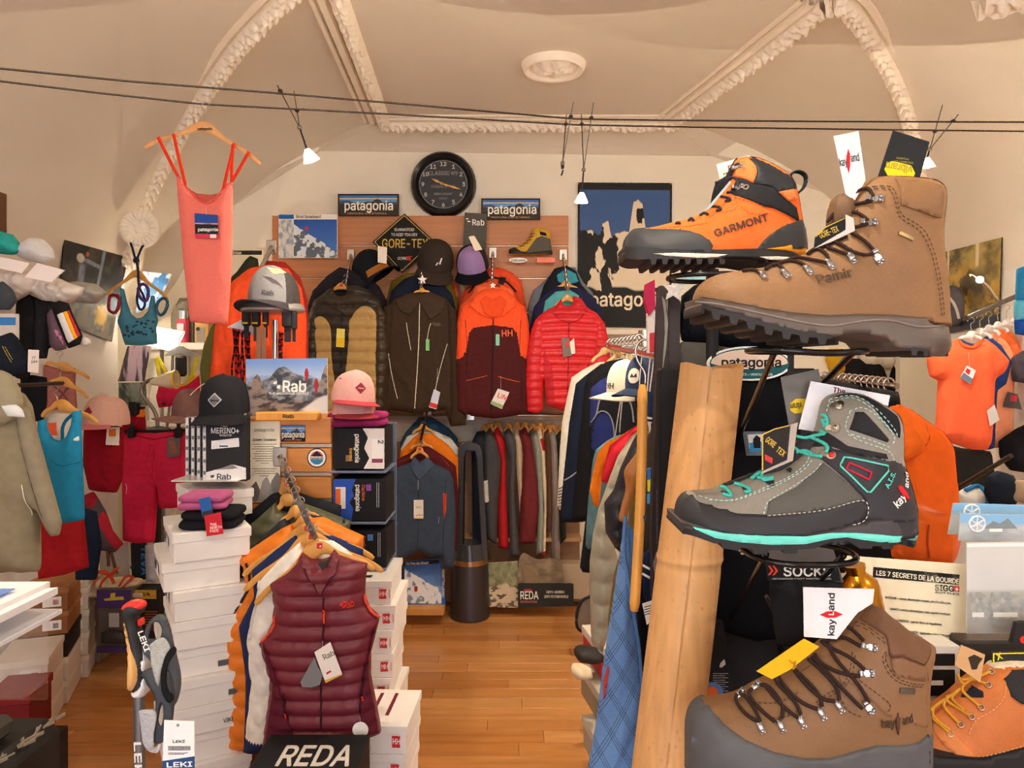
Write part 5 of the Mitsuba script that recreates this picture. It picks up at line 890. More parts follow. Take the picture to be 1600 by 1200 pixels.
k,g=garment('glove_pack','pink and black gloves in a clear bag beside the black tights','gloves',2.70,[(76,490),(84,480),(92,500),(102,530),(103,545),(90,548),(80,540)],'#6a5360',T=.03,fold=.03);part(k,'pattern',[g.panel(wigl([(84+5*j,515+8*j),(90+5*j,518+8*j),(88+5*j,526+7*j)],8),.003,.004)for j in range(3)],'card','#c77fa0',True,kind='stuff')
k,g=garment('sock_pack','black sock pack with red, yellow and white wrap beside the gloves','socks',2.6,[(80,476),(94,470),(106,474),(112,490),(128,525),(124,538),(108,544),(98,520),(86,492)],'#1d1b1e',T=.025)
for pts,cc in(([(89,492),(98,488),(116,530),(107,536)],'#d9d6d6'),([(98,488),(104,486),(121,527),(116,530)],'#e4a31f'),([(104,486),(109,484),(127,522),(121,527)],'#b8282c')):part(k,'wrap',g.panel(pts,.003,.005),'card',cc,True)
solo('white_sock','white sock tip sticking out below the sock pack','sock',crumple([(112,530),(126,524),(138,528),(142,536),(136,541),(122,538)],2.64,.02,.004,20,9),'cloth','#d8d2ca',True)
k,g=garment('folded_trousers','dark navy trousers with yellow stitching at the left edge','trousers',2.35,[(-8,530),(18,520),(26,528),(46,566),(42,582),(24,588),(-8,586)],'#1c212c',T=.035);part(k,'stitching',[g.stitches(q,.004,.002,.001)for q in([(4,541),(18,566)],[(8,542),(21,564)])],'cloth','#d3b94a',False,kind='stuff');hangtag(k,g,[(44,546),(61,547),(60,583),(43,581)],'#e8dcd6',.01,text=[('77',49,561,4,'#4a4446',0),('149',48,567,4,'#4a4446',0)],label='white price tag')
k=thing('packet','blue edged packet behind the navy trousers at the left edge','packet');pl=front(2.5);part(k,'card',pl.slab(rect(-8,490,24,532),0,.02),'card','#cfc8c4',False);part(k,'band',pl.slab(rect(-8,496,24,508),.02,.022),'card','#3f7fc0',False)
YL=2.3
k,g=garment('rain_coat','long khaki rain coat with hood at the left edge','coat',2.15,[(-70,640),(-30,610),(-6,600),(18,606),(36,616),(48,634),(54,670),(76,750),(94,815),(92,834),(82,836),(66,800),(60,790),(62,880),(60,892),(-70,894)],'#8b8169',T=.06,R=.08,fold=.03,cell=.009)
sleeve(k,g,[(28,640),(44,636),(55,676),(77,752),(95,815),(92,836),(82,837),(68,806),(48,740),(36,690)],'#8d8470',.035,.03)
part(k,'hood',Relief(g.O+g.n*.05,[(-20,590),(0,578),(16,586),(28,606),(34,628),(30,652),(8,664),(-20,668)],T=.04,R=.04,disp=drape(.03,4,20,14)).body(.008),'soft','#989078',True);zipper(k,g,[(32,758),(38,780),(47,806)],'#d5cfc0',.002,.004,'pocket_zipper')
part(k,'hood_lining',Relief(g.O+g.n*.088,[(4,634),(14,650),(38,652),(34,640),(24,632)],T=.01,R=.02).body(.008),'soft','#dfe4e6',True,'white hood lining')
k,g=garment('running_vest','bright blue tank top on a wooden hanger','top',2.55,[(61,658),(70,655),(74,674),(82,686),(95,690),(107,682),(114,662),(116,643),(126,641),(126,664),(128,725),(131,812),(94,818),(78,770),(62,700)],'#2a93c6',T=.03,fold=.016);part(k,'seam',g.line([(80,720),(96,728),(108,726),(125,722)],.001),'soft','#1a6f9c',True);part(k,'emblem',g.panel([(114,686),(120,682),(125,682),(125,689),(114,689)],.002,.003),'card','#e9eef2',True)
part(k,'back_strap',g.line([(96,690),(98,668),(106,654),(116,646)],.006,-.02,flat=.3),'soft','#1a6f9c',True);hanger('wooden hanger in the blue tank top',2.58,(90,626),(66,652),(153,661),(84,604))
hanger('wooden hanger, upper of two with pink tops left of the tan caps',3.5,(92,566),(72,570),(140,592),(94,550));hanger('wooden hanger, lower of two with pink tops left of the tan caps',3.47,(94,588),(78,600),(138,622),(95,574))
k,g=garment('sports_vest','dusty pink strappy top on hangers left of the tan cap','top',3.53,[(70,570),(78,572),(98,578),(112,574),(118,576),(117,600),(120,640),(72,640),(70,600)],'#a5675f',T=.02)
part(k,'strap',[g.line(q,.004,.004)for q in([(80,600),(100,618),(112,640)],[(112,600),(96,618),(82,640)])],'soft','#7a4a4c',True,kind='stuff')
garment('black_shirt','black top hanging between the khaki coat and the pink top','top',2.7,[(34,590),(50,586),(72,590),(72,630),(66,660),(48,655),(36,620)],'#14161c',T=.03)
k,g=garment('sports_vest','white and salmon vest behind the blue tank top','top',2.75,[(70,652),(90,645),(112,648),(114,690),(74,690)],'#d5c9be',T=.02);part(k,'patch',g.panel([(74,661),(88,660),(89,680),(77,680)],.002),'card','#e2613f',True)
garment('skirt','red skirt hanging below the blue tank top','skirt',2.75,[(62,815),(95,818),(130,812),(134,850),(138,886),(100,898),(60,905)],'#a31d23',T=.03,fold=.03)
k,g=garment('shorts','dark crimson shorts under the tan cap','shorts',3.3,[(134,664),(160,661),(192,668),(192,700),(190,750),(182,769),(160,768),(142,764),(132,725)],'#82101f',T=.04,fold=.02);hangtag(k,g,[(167,668),(187,667),(186,696),(165,695)],'#e8e0d4',.01,strips=[([(170,671),(181,670),(181,682),(170,682)],'#e0762e')],label='white hang tag')
q=P(166,662,3.2);k,M=cap('baseball_cap','tan pink cap with a red diamond badge above the crimson shorts',(q[0],3.2,q[2]),-22,0,3,1.04,'#c79a8c',brim='#b5696a',mat='heather',back_mat='heather',flat=True);cap_patch(k,M,diamond(.002,.055,.022,.022),'#8e2434')
k,g=garment('shorts','crimson shorts with an orange waistband behind the tan cap','shorts',3.78,[(194,640),(225,638),(228,672),(192,672)],'#8e1224',T=.02,regions=[([(214,636),(230,636),(230,652),(214,652)],'#e0762e')])
k,g=garment('trousers','cerise pink trousers with a drawstring on a clip hanger','trousers',3.75,[(193,674),(240,677),(291,672),(291,700),(289,750),(288,792),(250,794),(247,756),(244,800),(241,846),(218,848),(194,844),(193,760)],'#d0284e',T=.045,fold=.022,cell=.009)
part(k,'waistband',g.line([(194,678),(225,683),(240,686),(265,681),(291,676)],.006,.001,flat=.5),'soft','#b01a3a',True);part(k,'drawstring',[g.line(q_,.006,.004)for q_ in([(240,690),(236,705),(232,720),(236,735),(240,745)],[(240,690),(244,706),(243,725),(241,745),(244,752)],[(233,700),(242,703),(233,712)],[(236,690),(240,700),(246,690)])],'soft','#d22a50',True,kind='stuff')
hangtag(k,g,[(261,684),(282,683),(281,713),(261,715)],'#6b5f63',.012,strips=[([(264,690),(272,688),(278,708),(268,710)],'#96604a')]);part(k,'lettering',g.line([(196,755),(198,762),(197,772)],.0012,.003),'card','#e8c9d0',True)
k=thing('clip_hanger','black clip hanger holding the cerise trousers','hanger');pl=front(3.72);part(k,'bar',rod(P(192,674,3.73),P(291,672,3.73),.007),'rubber','#151517',40)
for x in(206,279):part(k,'clip',bx(.03,.045,.05,.006,P(x,676,3.70)),'rubber','#121214',False);part(k,'lever',bx(.014,.02,.04,.004,P(x,668,3.70)),'rubber','#1c1c1f',False)
k=thing('clip_hanger','black clip hanger over the crimson shorts with orange waistband','hanger');part(k,'bar',rod(P(190,637,3.76),P(226,637,3.76),.007),'rubber','#151517',40);part(k,'clip',bx(.04,.05,.07,.006,P(210,638,3.75)),'rubber','#121214',False)
k=thing('hanging_cord','dark cord knotted and hung from the plaster rosette','cord');part(k,'loop',tube(spline([P(203,378,4.05),P(208,392,3.98),P(213,404,3.96),P(219,392,3.98),P(224,384,4.05)],24),.006,7),'cloth','#232b3f',True);part(k,'knot',at(trimesh.creation.icosphere(3,.016),mov(*P(213,407,3.95))),'cloth','#232b3f',True);part(k,'tail',tube(spline([P(213,407,3.95),P(216,425,3.93),P(217,445,3.93),P(224,462,3.93),P(226,478,3.93),P(220,484,3.93),P(214,470,3.93),P(217,452,3.93)],40),.006,7),'cloth','#26324e',True)
hanger('wooden hanger with the blue crop top below the plaster rosette',3.94,(213,424),(166,461),(262,468),(214,410))
k,g=garment('sports_vest','blue patterned crop top below the plaster rosette','top',3.92,[(189,450),(193,452),(198,474),(204,490),(213,498),(224,496),(233,486),(237,462),(241,462),(242,482),(246,500),(243,513),(245,537),(220,540),(197,539),(190,515),(185,502),(191,486)],'#4a8aa6',T=.04,fold=.012,cell=.008);r=rng(3)
part(k,'pattern',[g.panel([(x+3*math.cos(a)*r.uniform(.5,1),y+2.4*math.sin(a)*r.uniform(.5,1))for a in np.linspace(0,6.28,9)[:-1]],.002,.006)for x,y in zip(r.uniform(194,240,26),r.uniform(500,527,26))],'soft','#2f4a63',True,kind='stuff')
for lab,pts,cc in(('red carabiner on the left arm of the crop top hanger',[(174,462),(170,476),(172,486),(180,488),(186,474),(184,463)],'#a5283a'),('blue carabiner on the right arm of the crop top hanger',[(256,466),(246,474),(246,488),(252,492),(260,482),(261,470)],'#2f6f98'),('purple carabiner cluster in the neckline of the crop top',[(222,444),(216,452),(220,466),(228,470),(232,456),(228,446)],'#5a3a8a')):solo('carabiner',lab,'carabiner',tube(spline([P(x,y,3.88)for x,y in pts],40,True),.008,7,True),'satin',cc,True)
YN=4.55
k=thing('white_bookcase','white shelf unit in the niche behind the crop top','shelf unit');a,b=P(228,0,YN),P(336,0,YN)
for y in(541,662):part(k,'shelf',bx(b[0]-a[0],.22,.045,.004,((a[0]+b[0])/2,YN+.11,P(0,y,YN)[2])),'gloss','#e9e4d8',False)
for x in(238,262,335):part(k,'upright',bx(.07,.2,1.3,.004,(P(x,0,YN)[0],YN+.12,P(0,541,YN)[2]-.62)),'gloss','#ded8ca',False)
k=thing('steel_flask','pink flask with a silver cap on the white shelf','flask');q=P(286,536,4.6);part(k,'body',at(lathe([(0,0),(.036,0),(.038,.01),(.038,.15),(0,.15)],28),mov(*q)),'gloss','#c03a52',40);part(k,'cap',at(lathe([(0,.15),(.030,.15),(.031,.20),(.02,.212),(0,.214)],28),mov(*q)),'metal','#b9c0c6',40);part(k,'print',at(bx(.04,.002,.08,.0005),mov(q[0],q[1]-.0385,q[2]+.08)),'card','#e8ccd2',False)
k=thing('cardboard_box','kraft cardboard box with a grey panel on the white shelf','box');q=P(318,522,4.6);part(k,'carton',bx(.085,.06,.15,.002,q),'card','#c79a62',False);part(k,'panel',bx(.05,.002,.09,.0004,q+(-.005,-.031,-.005)),'card','#8a8078',False);part(k,'disc',at(lathe([(0,0),(.012,0),(.012,.003),(0,.003)],20),mov(*(q+(-.022,-.03,.03)),0,90)),'card','#2d241c',40)
solo('dark_case','dark case between the flask and the cardboard box','case',bx(.07,.08,.17,.008,P(299,517,4.65)),'rubber','#3c3a36',False);solo('packet','grey hump-backed bag left of the flask','packet',crumple([(268,540),(270,490),(282,466),(296,466),(300,500),(300,540)],4.68,.04,.02,12,8),'soft','#7a7468',True)
LM=thing('desk_lamp','bright reading lamp shade glowing behind the crop top','lamp');pts=[(228,512),(240,510),(288,518),(277,540),(264,548),(232,540)]
part(LM,'shade',emit(Relief(P(255,530,4.3),pts,T=.06,R=.05,back=1).body(.012),(2.6,2.3,1.8)),label='glowing lamp shade');scene['light_of_desk_lamp']={'type':'point','position':list(P(215,480,4.3)),'intensity':{'type':'rgb','value':[.5,.42,.3]}};part(LM,'stem',tube(spline([P(270,546,4.3),P(268,600,4.3),P(262,660,4.3),P(258,700,4.3),(P(256,0,4.3)[0],4.3,0)],20),.008,8),'satin','#8d8984',True)
b_=part(LM,'bulb',emit(at(trimesh.creation.icosphere(2,.022),mov(*P(258,530,4.19))),(60,50,36)))
k=thing('desk_lamp','second reading lamp with a cream cone on a bent neck','lamp');hd=lathe([(.018,0),(.028,.03),(.055,.12),(.062,.17),(.056,.172),(.05,.12),(.014,.004)],30)
q=P(236,597,3.98);part(k,'shade',at(hd,mov(*q,0,0,84,.78)),'gloss','#e3d4b6',40,'cream cone shade');part(k,'rim',at(lathe([(.058,.165),(.066,.165),(.066,.178),(.058,.178)],30),mov(*q,0,0,84,.78)),'gloss','#f0d24a',40);part(k,'neck',tube(spline([*[P(x,y,3.98)for x,y in((243,592),(228,597),(221,610),(228,625),(240,640),(246,660),(246,690))]],40),.010,9),'satin','#8a8580',True);part(k,'base',at(lathe([(0,0),(.07,0),(.07,.02),(.02,.035),(0,.035)],30),mov(*P(246,676,3.98))),'rubber','#222224',40);part(k,'column',rod(P(246,676,3.98),(P(246,0,3.98)[0],3.98,0),.02,12),'satin','#3a3836',40)
k=thing('clip_hanger','grey plastic hanger above the raspberry bra','hanger');pl=front(4.27);part(k,'arms',pl.slab([(256,556),(268,546),(278,541),(284,541),(296,548),(310,557),(296,556),(282,552),(268,556)],0,.02),'gloss','#8d8d8c',30);part(k,'hook',tube(spline([P(280,541,4.26),P(280,530,4.26),P(285,522,4.26),P(289,517,4.26)],16),.004,7),'gloss','#e8e6e0',True)
k,g=garment('sports_bra','raspberry sports bra with yellow straps left of the orange coat','bra',4.28,[(250,600),(262,592),(276,600),(290,600),(302,592),(311,585),(312,610),(306,628),(280,633),(250,637),(245,620)],'#bf2148',T=.04,fold=.016);part(k,'strap',[g.line(q_,.012,.0,flat=.35)for q_ in([(250,600),(248,580),(243,560)],[(264,592),(254,572),(246,558)],[(292,598),(302,580),(308,558)],[(308,586),(300,590),(290,600)])],'soft','#e0cf3a',True,'yellow straps',kind='stuff');part(k,'neck_trim',g.line([(250,596),(262,592),(278,601),(292,600),(310,585)],.006,.002),'soft','#e6b83a',True);part(k,'emblem',g.panel([(254,630),(259,629),(259,633),(254,634)],.002,.003),'card','#30303a',True)
solo('black_pouch','black pouch hanging between the bra straps','pouch',bx(.06,.04,.12,.012,P(283,572,4.25)),'rubber','#1a1a1c',False);solo('white_shoe','grey and white shoe on the lower white shelf','shoe',crumple([(270,655),(272,634),(280,630),(288,640),(290,660),(280,664)],4.4,.04,.01,14,3),'soft','#4c4a4c',True)
pl=front(4.76);
def wash(a,b,s):return lambda u,v:ramp(mikit.smoothstep(.35,.65,mikit.fbm(u*7+2*v,v*2,s,4)),a,b)
printmat('print_night',wash('#2c2430','#a08a9a',2));printmat('print_slate',wash('#2f3533','#6a706c',6));printmat('print_sky',lambda u,v:ramp(mikit.smoothstep(.5,.6,mikit.fbm(u*4,v*4,3,3)+.3*(v-.5)),'#4a86c8','#dce8f2'))
poster('wall_picture','purple night picture strip below the crop top','picture',front(4.5),[(199,541),(236,540),(226,596),(184,596)],'print_night',.006);poster('wall_picture','dark slate picture strip under the purple one','picture',front(4.5),[(185,598),(228,597),(230,634),(186,634)],'print_slate',.006);poster('wall_picture','blue and white curled picture behind the crop top hanger','picture',front(4.4),[(223,424),(268,428),(250,470),(212,490)],'print_sky',.004)
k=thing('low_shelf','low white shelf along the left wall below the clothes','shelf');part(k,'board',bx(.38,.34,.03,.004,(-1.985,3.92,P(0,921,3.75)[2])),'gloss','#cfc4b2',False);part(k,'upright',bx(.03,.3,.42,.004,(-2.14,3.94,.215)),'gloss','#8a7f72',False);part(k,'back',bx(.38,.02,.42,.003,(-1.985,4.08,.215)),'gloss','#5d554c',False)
printmat('print_legs',lambda u,v:ramp(mikit.smoothstep(.075,.05,dr.abs(u-.44-.22*(.6-v)))*mikit.smoothstep(.06,.12,v)+mikit.smoothstep(.075,.05,dr.abs(u-.30+.0*v))*mikit.smoothstep(.3,.36,v),'#b3a89a','#6d4a40')*(1-.0))
poster('picture_card','card with a photo of bare legs leaning behind the red sandal','picture',front(3.85),[(154,852),(200,846),(203,900),(157,903)],'print_legs',.006)
k=thing('brand_board','black board with blue sideways lettering beside the legs photo','sign');pl=front(3.84);part(k,'board',pl.slab([(204,850),(212,843),(227,840),(226,906),(206,906)],0,.02),'card','#23262b',False);txt(k,pl,'TEVA',221,852,9,.0205,'#3f8fd8',width=46,ang=-90)
solo('clear_bag','pale translucent bag right of the lettered black board','bag',crumple([(228,852),(246,850),(250,880),(246,908),(230,908)],3.8,.03,.012,12,5),'soft','#b4b3b6',True)
k=thing('sandal','red strapped beige sandal on the low shelf','sandal');so=[(150,910),(156,900),(170,903),(190,907),(210,904),(222,906),(220,913),(205,918),(175,919),(152,920)]
sg=Relief(P(186,910,3.7),so,T=.045,R=.02,back=1);part(k,'sole',sg.body(.008),'soft','#cbb38c',True)
part(k,'strap',[tube(spline([P(x,y,3.66+dy)for x,y,dy in q_],16),.010,7,flat=.5)for q_ in([(150,915,0),(152,895,.02),(160,892,.04),(172,900,.0),(178,912,-.01)],[(155,893,.02),(172,896,0),(180,890,.02),(184,888,.05)],[(186,916,-.01),(196,902,0),(205,900,.03)],[(192,917,-.01),(204,906,0),(207,902,.03)],[(156,918,-.01),(162,906,0),(182,894,.03)])],'soft','#b8452c',True,'red straps',kind='stuff')
solo('low_plinth','thin beige plinth strip under the sandal','plinth',bx(.30,.16,.02,.004,P(187,923,3.72)),'gloss','#bfae94',False)
k=thing('boot_display_box','purple shoe display box with a yellow crest and a window','box');a,b=P(151,922,3.62),P(204,1020,3.62);pl=front(3.62);w_,h_=b[0]-a[0],a[2]-b[2]
part(k,'carton',bx(w_,.10,h_,.003,((a[0]+b[0])/2,3.68,(a[2]+b[2])/2)),'card','#5c5148',False);part(k,'header',pl.slab(rect(151,922,204,950),0,.003),'card','#47305e',False);part(k,'footer',pl.slab(rect(151,1010,204,1020),0,.003),'card','#47305e',False);part(k,'crest',pl.slab([(162,936),(172,934),(173,927),(180,926),(180,933),(192,932),(194,937),(164,939)],.003,.004),'card','#c8a23c',False);part(k,'inner_panel',pl.slab(rect(170,958,186,980),.001,.003),'card','#a8a29a',False);part(k,'shoe',Relief(P(180,995,3.61),[(160,1004),(160,988),(170,985),(190,986),(198,994),(197,1005)],T=.02,R=.02).body(.01),'rubber','#35302a',True)
k=thing('boot_display_box','dark shoe display box with an orange header and woven panel','box');pl=front(3.66);a,b=P(205,922,3.66),P(248,1005,3.66);part(k,'carton',bx(b[0]-a[0],.10,a[2]-b[2],.003,((a[0]+b[0])/2,3.72,(a[2]+b[2])/2)),'card','#241d1a',False);part(k,'header',pl.slab(rect(205,922,244,936),0,.003),'card','#b78a2c',False);txt(k,pl,'TEVA',212,931,5,.0035,'#2d2a1a',width=22);part(k,'grid',[pl.slab(rect(226,955+4*j,246,956.5+4*j),.001,.003)for j in range(8)],'card','#8a4a26',False,kind='stuff')
BXL='on the floor along the left wall'
def lowbox(i,px,py,Y,w_,h_,d_,col,lid,lab):q=P(px,py,Y);return shoe_box(lab,(q[0],Y+d_/2,max(q[2],.003)),(w_,d_,h_),14,col,lid,ends=[('f',.03,h_*.45,.07,h_*.4,'#e9e6e0'),('f',.045,h_*.42,.02,h_*.22,'#3a3634')],lid_h=.028)
n=0
for col_,(px,Y,cnt,cc,ll)in enumerate(((20,3.02,3,'#d8d0c4','#e2dbd0'),(56,3.30,5,'#d5ccc0','#ddd5ca'),(92,3.58,5,'#cfc6ba','#d9d1c6'),(118,3.82,4,'#cdc5ba','#d5cec3'))):
    zb=.003;x=P(px,0,Y)[0]-.02
    for i in range(cnt):
        h_=.105 if Y<3.5 else.11;dark=col_==1 and i in(2,);brown=col_==1 and i in(3,4);c1='#2b2624' if dark else '#8a5a34' if brown else cc;c2='#201c1b' if dark else '#9c6a40' if brown else ll
        shoe_box(f'{"black" if dark else "brown" if brown else "beige"} box, {ORD[cnt - 1 - i]} in the {NTH[col_]} stack from the left wall',(x,Y+.14,zb),(.20,.29,h_),20,c1,c2,ends=[('f',.035,h_*.42,.075,h_*.42,'#efece6' if not dark else '#4a4442'),('f',.05,h_*.4,.022,h_*.22,'#3a3634' if i%2 else '#a33a34')],lid_h=.026);zb+=h_+.001
k=solo('coiled_rope','pale coiled rope bundle behind the beige boxes on the left','rope',tube([P(138,945,3.95)+(.07*math.cos(a),.06*math.sin(a),-.10+.0035*a)for a in np.linspace(0,56,320)],.011,6),'cloth','#a49a88',True)
k,M=shoe_box('dark red box at the lower left edge in front of the beige boxes',(P(8,0,2.55)[0],2.62,.20),(.15,.2,.20),12,'#6e1a1c','#7a2022',text=[('f','SHOES',-.05,.06,.02,'#d8cfc8',.09)]);solo('low_plinth','dark block under the dark red box','plinth',bx(.2,.24,.19,.004,(P(8,0,2.55)[0],2.63,.1)),'rubber','#2a2523',False)
garment('ski_wear','grey and red ski trousers behind the cerise trousers on the left','trousers',3.62,[(128,775),(146,768),(165,800),(176,830),(192,850),(180,862),(150,858),(132,900),(126,860)],'#4a4044',T=.03,regions=[([(132,770),(150,768),(150,790),(135,795)],'#8e1d2a'),([(160,800),(195,850),(185,862),(150,815)],'#9c2230')]);garment('ski_wear','black and blue ski trousers hanging beside the red skirt','trousers',3.2,[(118,790),(150,800),(158,850),(150,905),(120,905)],'#1b2438',T=.03)
k=thing('clothes_rail','dark clothes rail running along the left wall above the coats','rail');part(k,'bar',rod((-1.5,1.8,1.475),(-1.60,2.62,1.475),.007),'satin','#3a3836',40)
for i,(dz,dx,dy,rz_)in enumerate(((0,0,0,4),(.010,.008,-.004,1),(.020,-.006,.004,6))):
    q=np.array([-.595,.70,P(0,893,.86)[2]-.034]);solo('magazine',f'white paper magazine at the left edge, {["bottom", "middle", "top"][i]} of the three in the pile','magazine',grid(lambda u,v:np.stack([q[0]-.12+u*.185+dx,q[1]-.06+v*.21+dy,q[2]+.004+dz+.012*(u**3)*(1-.5*i)+.0*v],-1),14,6),'card','#efeef2',True,group=None)
    part(list(labels)[-1],'pages',[grid(lambda u,v:np.stack([q[0]-.12+u*.185+dx,q[1]-.06+dy+0*u,q[2]-.004+dz+.012*u**3*(1-.5*i)+.008*v],-1),14,3),grid(lambda u,v:np.stack([q[0]+.065+dx+0*u,q[1]-.06+.21*u+dy,q[2]-.004+dz+.012*(1-.5*i)+.008*v],-1),6,3)],'card','#d9d8dc',True)
    if i==2:part(list(labels)[-1],'print',plainbox(.05,.03,.0008,(q[0]+.02,q[1]+.10,q[2]+.0275)),'card','#6f8fd0',False)
k=thing('leaflet_stand','clear leaflet holder under the pile of magazines','stand');part(k,'shelf',bx(.22,.22,.006,.001,(-.635,.75,q[2]-.012)),'gloss','#c9cbd2',False);part(k,'front_pane',bx(.20,.003,.09,.001,(-.63,.84,q[2]-.062)),'crystal','#ffffff',False);part(k,'post',bx(.05,.05,q[2]-.016,.003,(-.70,.74,(q[2]-.016)/2)),'rubber','#3a3a3e',False)
k=thing('counter_terminal','worn black box with scuffed edges at the bottom left corner','box');q=P(20,1160,1.0);part(k,'body',bx(.36,.24,.40,.02,(-.85,.99,1.017-.20)),'rubber','#1d1b1b',40);part(k,'lid',bx(.20,.12,.03,.008,(-.80,.98,1.035)),'rubber','#3c3934',40);part(k,'display',bx(.15,.08,.002,.0006,(-.80,.98,1.0512)),'gloss','#6a6a62',False);r=rng(8)
part(k,'scuffs',[at(bx(.02*r.uniform(.4,1.3),.002,.004*r.uniform(.4,1.4),.0005),mov(-.673+r.uniform(-.012,.004),r.uniform(.88,1.10),1.0165,r.uniform(60,120)))for _ in range(40)],'card','#857b6e',False,kind='stuff')
solo('shop_counter','dark counter block under the worn black box','counter',bx(.4,.3,.612,.005,(-.87,.99,.307)),'panel','#3c332c',False)
c=crop(0,880,3.75);Y=1.0;TP=thing('trekking_pole','grey trekking pole with cork grip, strap and a white tag','pole')
def rel(name,o,T_,col,mat='rubber',dy=0.,R_=.02,lab=None,holes=None):g=Relief((0,Y+dy,1.5),c(o),T=T_,R=R_,back=1,res=.001,smooth=2);part(TP,name,g.body(.004),mat,col,True,lab);return g
part(TP,'shaft',tube([P(*c([(815,760)])[0],Y),P(*c([(818,1200)])[0],Y),(P(*c([(822,1300)])[0],Y)[0],Y,.02)],.0073,20),'satin','#8a8c90',30);part(TP,'tip',rod((P(*c([(822,1300)])[0],Y)[0],Y,.05),(P(*c([(822,1300)])[0],Y)[0],Y,.0),.004),'rubber','#222222')
rel('grip_core',wigl([(727,270),(740,235),(790,222),(840,238),(832,290),(808,305),(822,400),(845,500),(866,560),(866,740),(850,768),(800,764),(784,738),(778,600),(765,450),(738,320)],60),.014,'#2b2b2e');g=rel('cork_grip',wigl([(736,312),(756,330),(785,420),(812,500),(838,562),(832,700),(782,728),(775,580),(763,450)],40),.0205,'#d9a765','wood',0,.009,'cork grip')
rel('grip_top',wigl([(720,275),(738,235),(790,220),(846,236),(838,264),(785,258),(745,282)],30),.0165,'#d8322e','gloss',0,.02,'red top');rel('grip_stripe',[(765,255),(785,262),(808,400),(800,405),(776,300)],.0172,'#eceae8','gloss');g2=rel('grip_sleeve',wigl([(848,500),(868,562),(866,748),(850,770),(800,766),(784,742),(834,704),(842,580)],40),.0168,'#e6e4e2','gloss',0,.008,'white sleeve');rel('release_button',[(816,325),(832,322),(836,362),(822,365)],.019,'#e03a34','gloss')
pl=front(Y-.0175);part(TP,'lettering',pl.text('LEKI',*c([(806,400)])[0],8.5,-70,.0005,.0006,True,33),'card','#f1efec',False);part(TP,'lettering',front(Y-.0074).text('LEKI',*c([(785,1040)])[0],11,-88,.0,.0006,True,66),'card','#ecebe8',False)
def band(o,hole,col,dy,lab=None,mat='netting',th=.006):
    po=Polygon(c(wigl(o,50)));p2=front(Y+dy);pp=p2.poly(list(po.exterior.coords)[:-1]);
    if hole:pp=pp.difference(p2.poly(c(wigl(hole,40))))
    m,f=tri(max(pp.geoms,key=lambda g_:g_.area)if pp.geom_type=='MultiPolygon' else pp,.004);n_=len(m);e=edges_once(f);hh=th*(.6+.4*np.sin(m[:,1]*60));wv=.012*np.sin(m[:,1]*22+m[:,0]*30)
    v=np.vstack([p2.w(m,wv+hh),p2.w(m,wv-hh)]);side=np.vstack([np.stack([e[:,0],e[:,0]+n_,e[:,1]],1),np.stack([e[:,1],e[:,0]+n_,e[:,1]+n_],1)])
    part(TP,'strap_band',trimesh.Trimesh(v,np.vstack([f,f[:,::-1]+n_,side]),process=False),mat,col,True,lab)
band([(845,480),(860,370),(905,315),(950,345),(985,420),(1015,520),(1050,660),(1055,760),(1030,825),(990,810),(960,720),(940,620),(900,560),(860,520)],[(870,440),(885,360),(915,350),(940,400),(930,450)],'#55585e',.0)
band([(855,620),(930,600),(985,640),(1030,830),(1020,960),(980,1020),(925,1030),(905,960),(935,850),(940,760),(890,680)],[(955,840),(975,790),(985,870),(965,930),(950,900)],'#4a4e55',-.012);band([(875,480),(945,450),(990,560),(960,600),(950,700),(900,590)],None,'#a8aaa6',-.014,'pale grey strap panel','heather',.004);band([(845,840),(935,850),(920,1000),(905,1080),(860,1070),(845,1030)],None,'#b5b5b8',-.018,'light grey strap end','heather',.004);band([(950,640),(965,540),(1000,505),(1015,530),(985,580),(975,680),(1005,760),(1025,790),(1010,800),(965,730)],None,'#1d1d20',-.020,None,'cloth',.004)
band([(850,1040),(900,1080),(960,1030),(950,1080),(905,1100),(860,1090)],None,'#c9c9cc',-.010,None,'cloth',.004)
pl=front(Y-.05);q=[(962,920),(1138,928),(1140,1300),(948,1300)];part(TP,'hang_tag',pl.slab(c(q),0,.001),'card','#efeeec',False,'white hang tag');part(TP,'hang_tag_band',pl.slab(c([(951,1160),(1140,1132),(1140,1300),(948,1300)]),.001,.0015),'card','#2f4a78',False);part(TP,'hang_tag_print',[pl.text('LEKI',*c([(972,1196)])[0],7.5,2,.0016,.0004,True,40),],'card','#f3f2f0',False);part(TP,'hang_tag_print',[pl.text('LEKI',*c([(1010,1052)])[0],4,1,.0011,.0004,True,19)]+[pl.slab(c(rect(985+4*j,1072,987+4*j,1098)),.001,.0014)for j in range(33)]+[pl.slab(c(rect(985,1110+8*j,1100-20*j,1113+8*j)),.001,.0014)for j in range(2)],'card','#45474c',False,kind='stuff')
part(TP,'hang_tag_hole',pl.slab(c(C_(1042,950,9,14)),.001,.0016),'card','#8d8d8d',False)
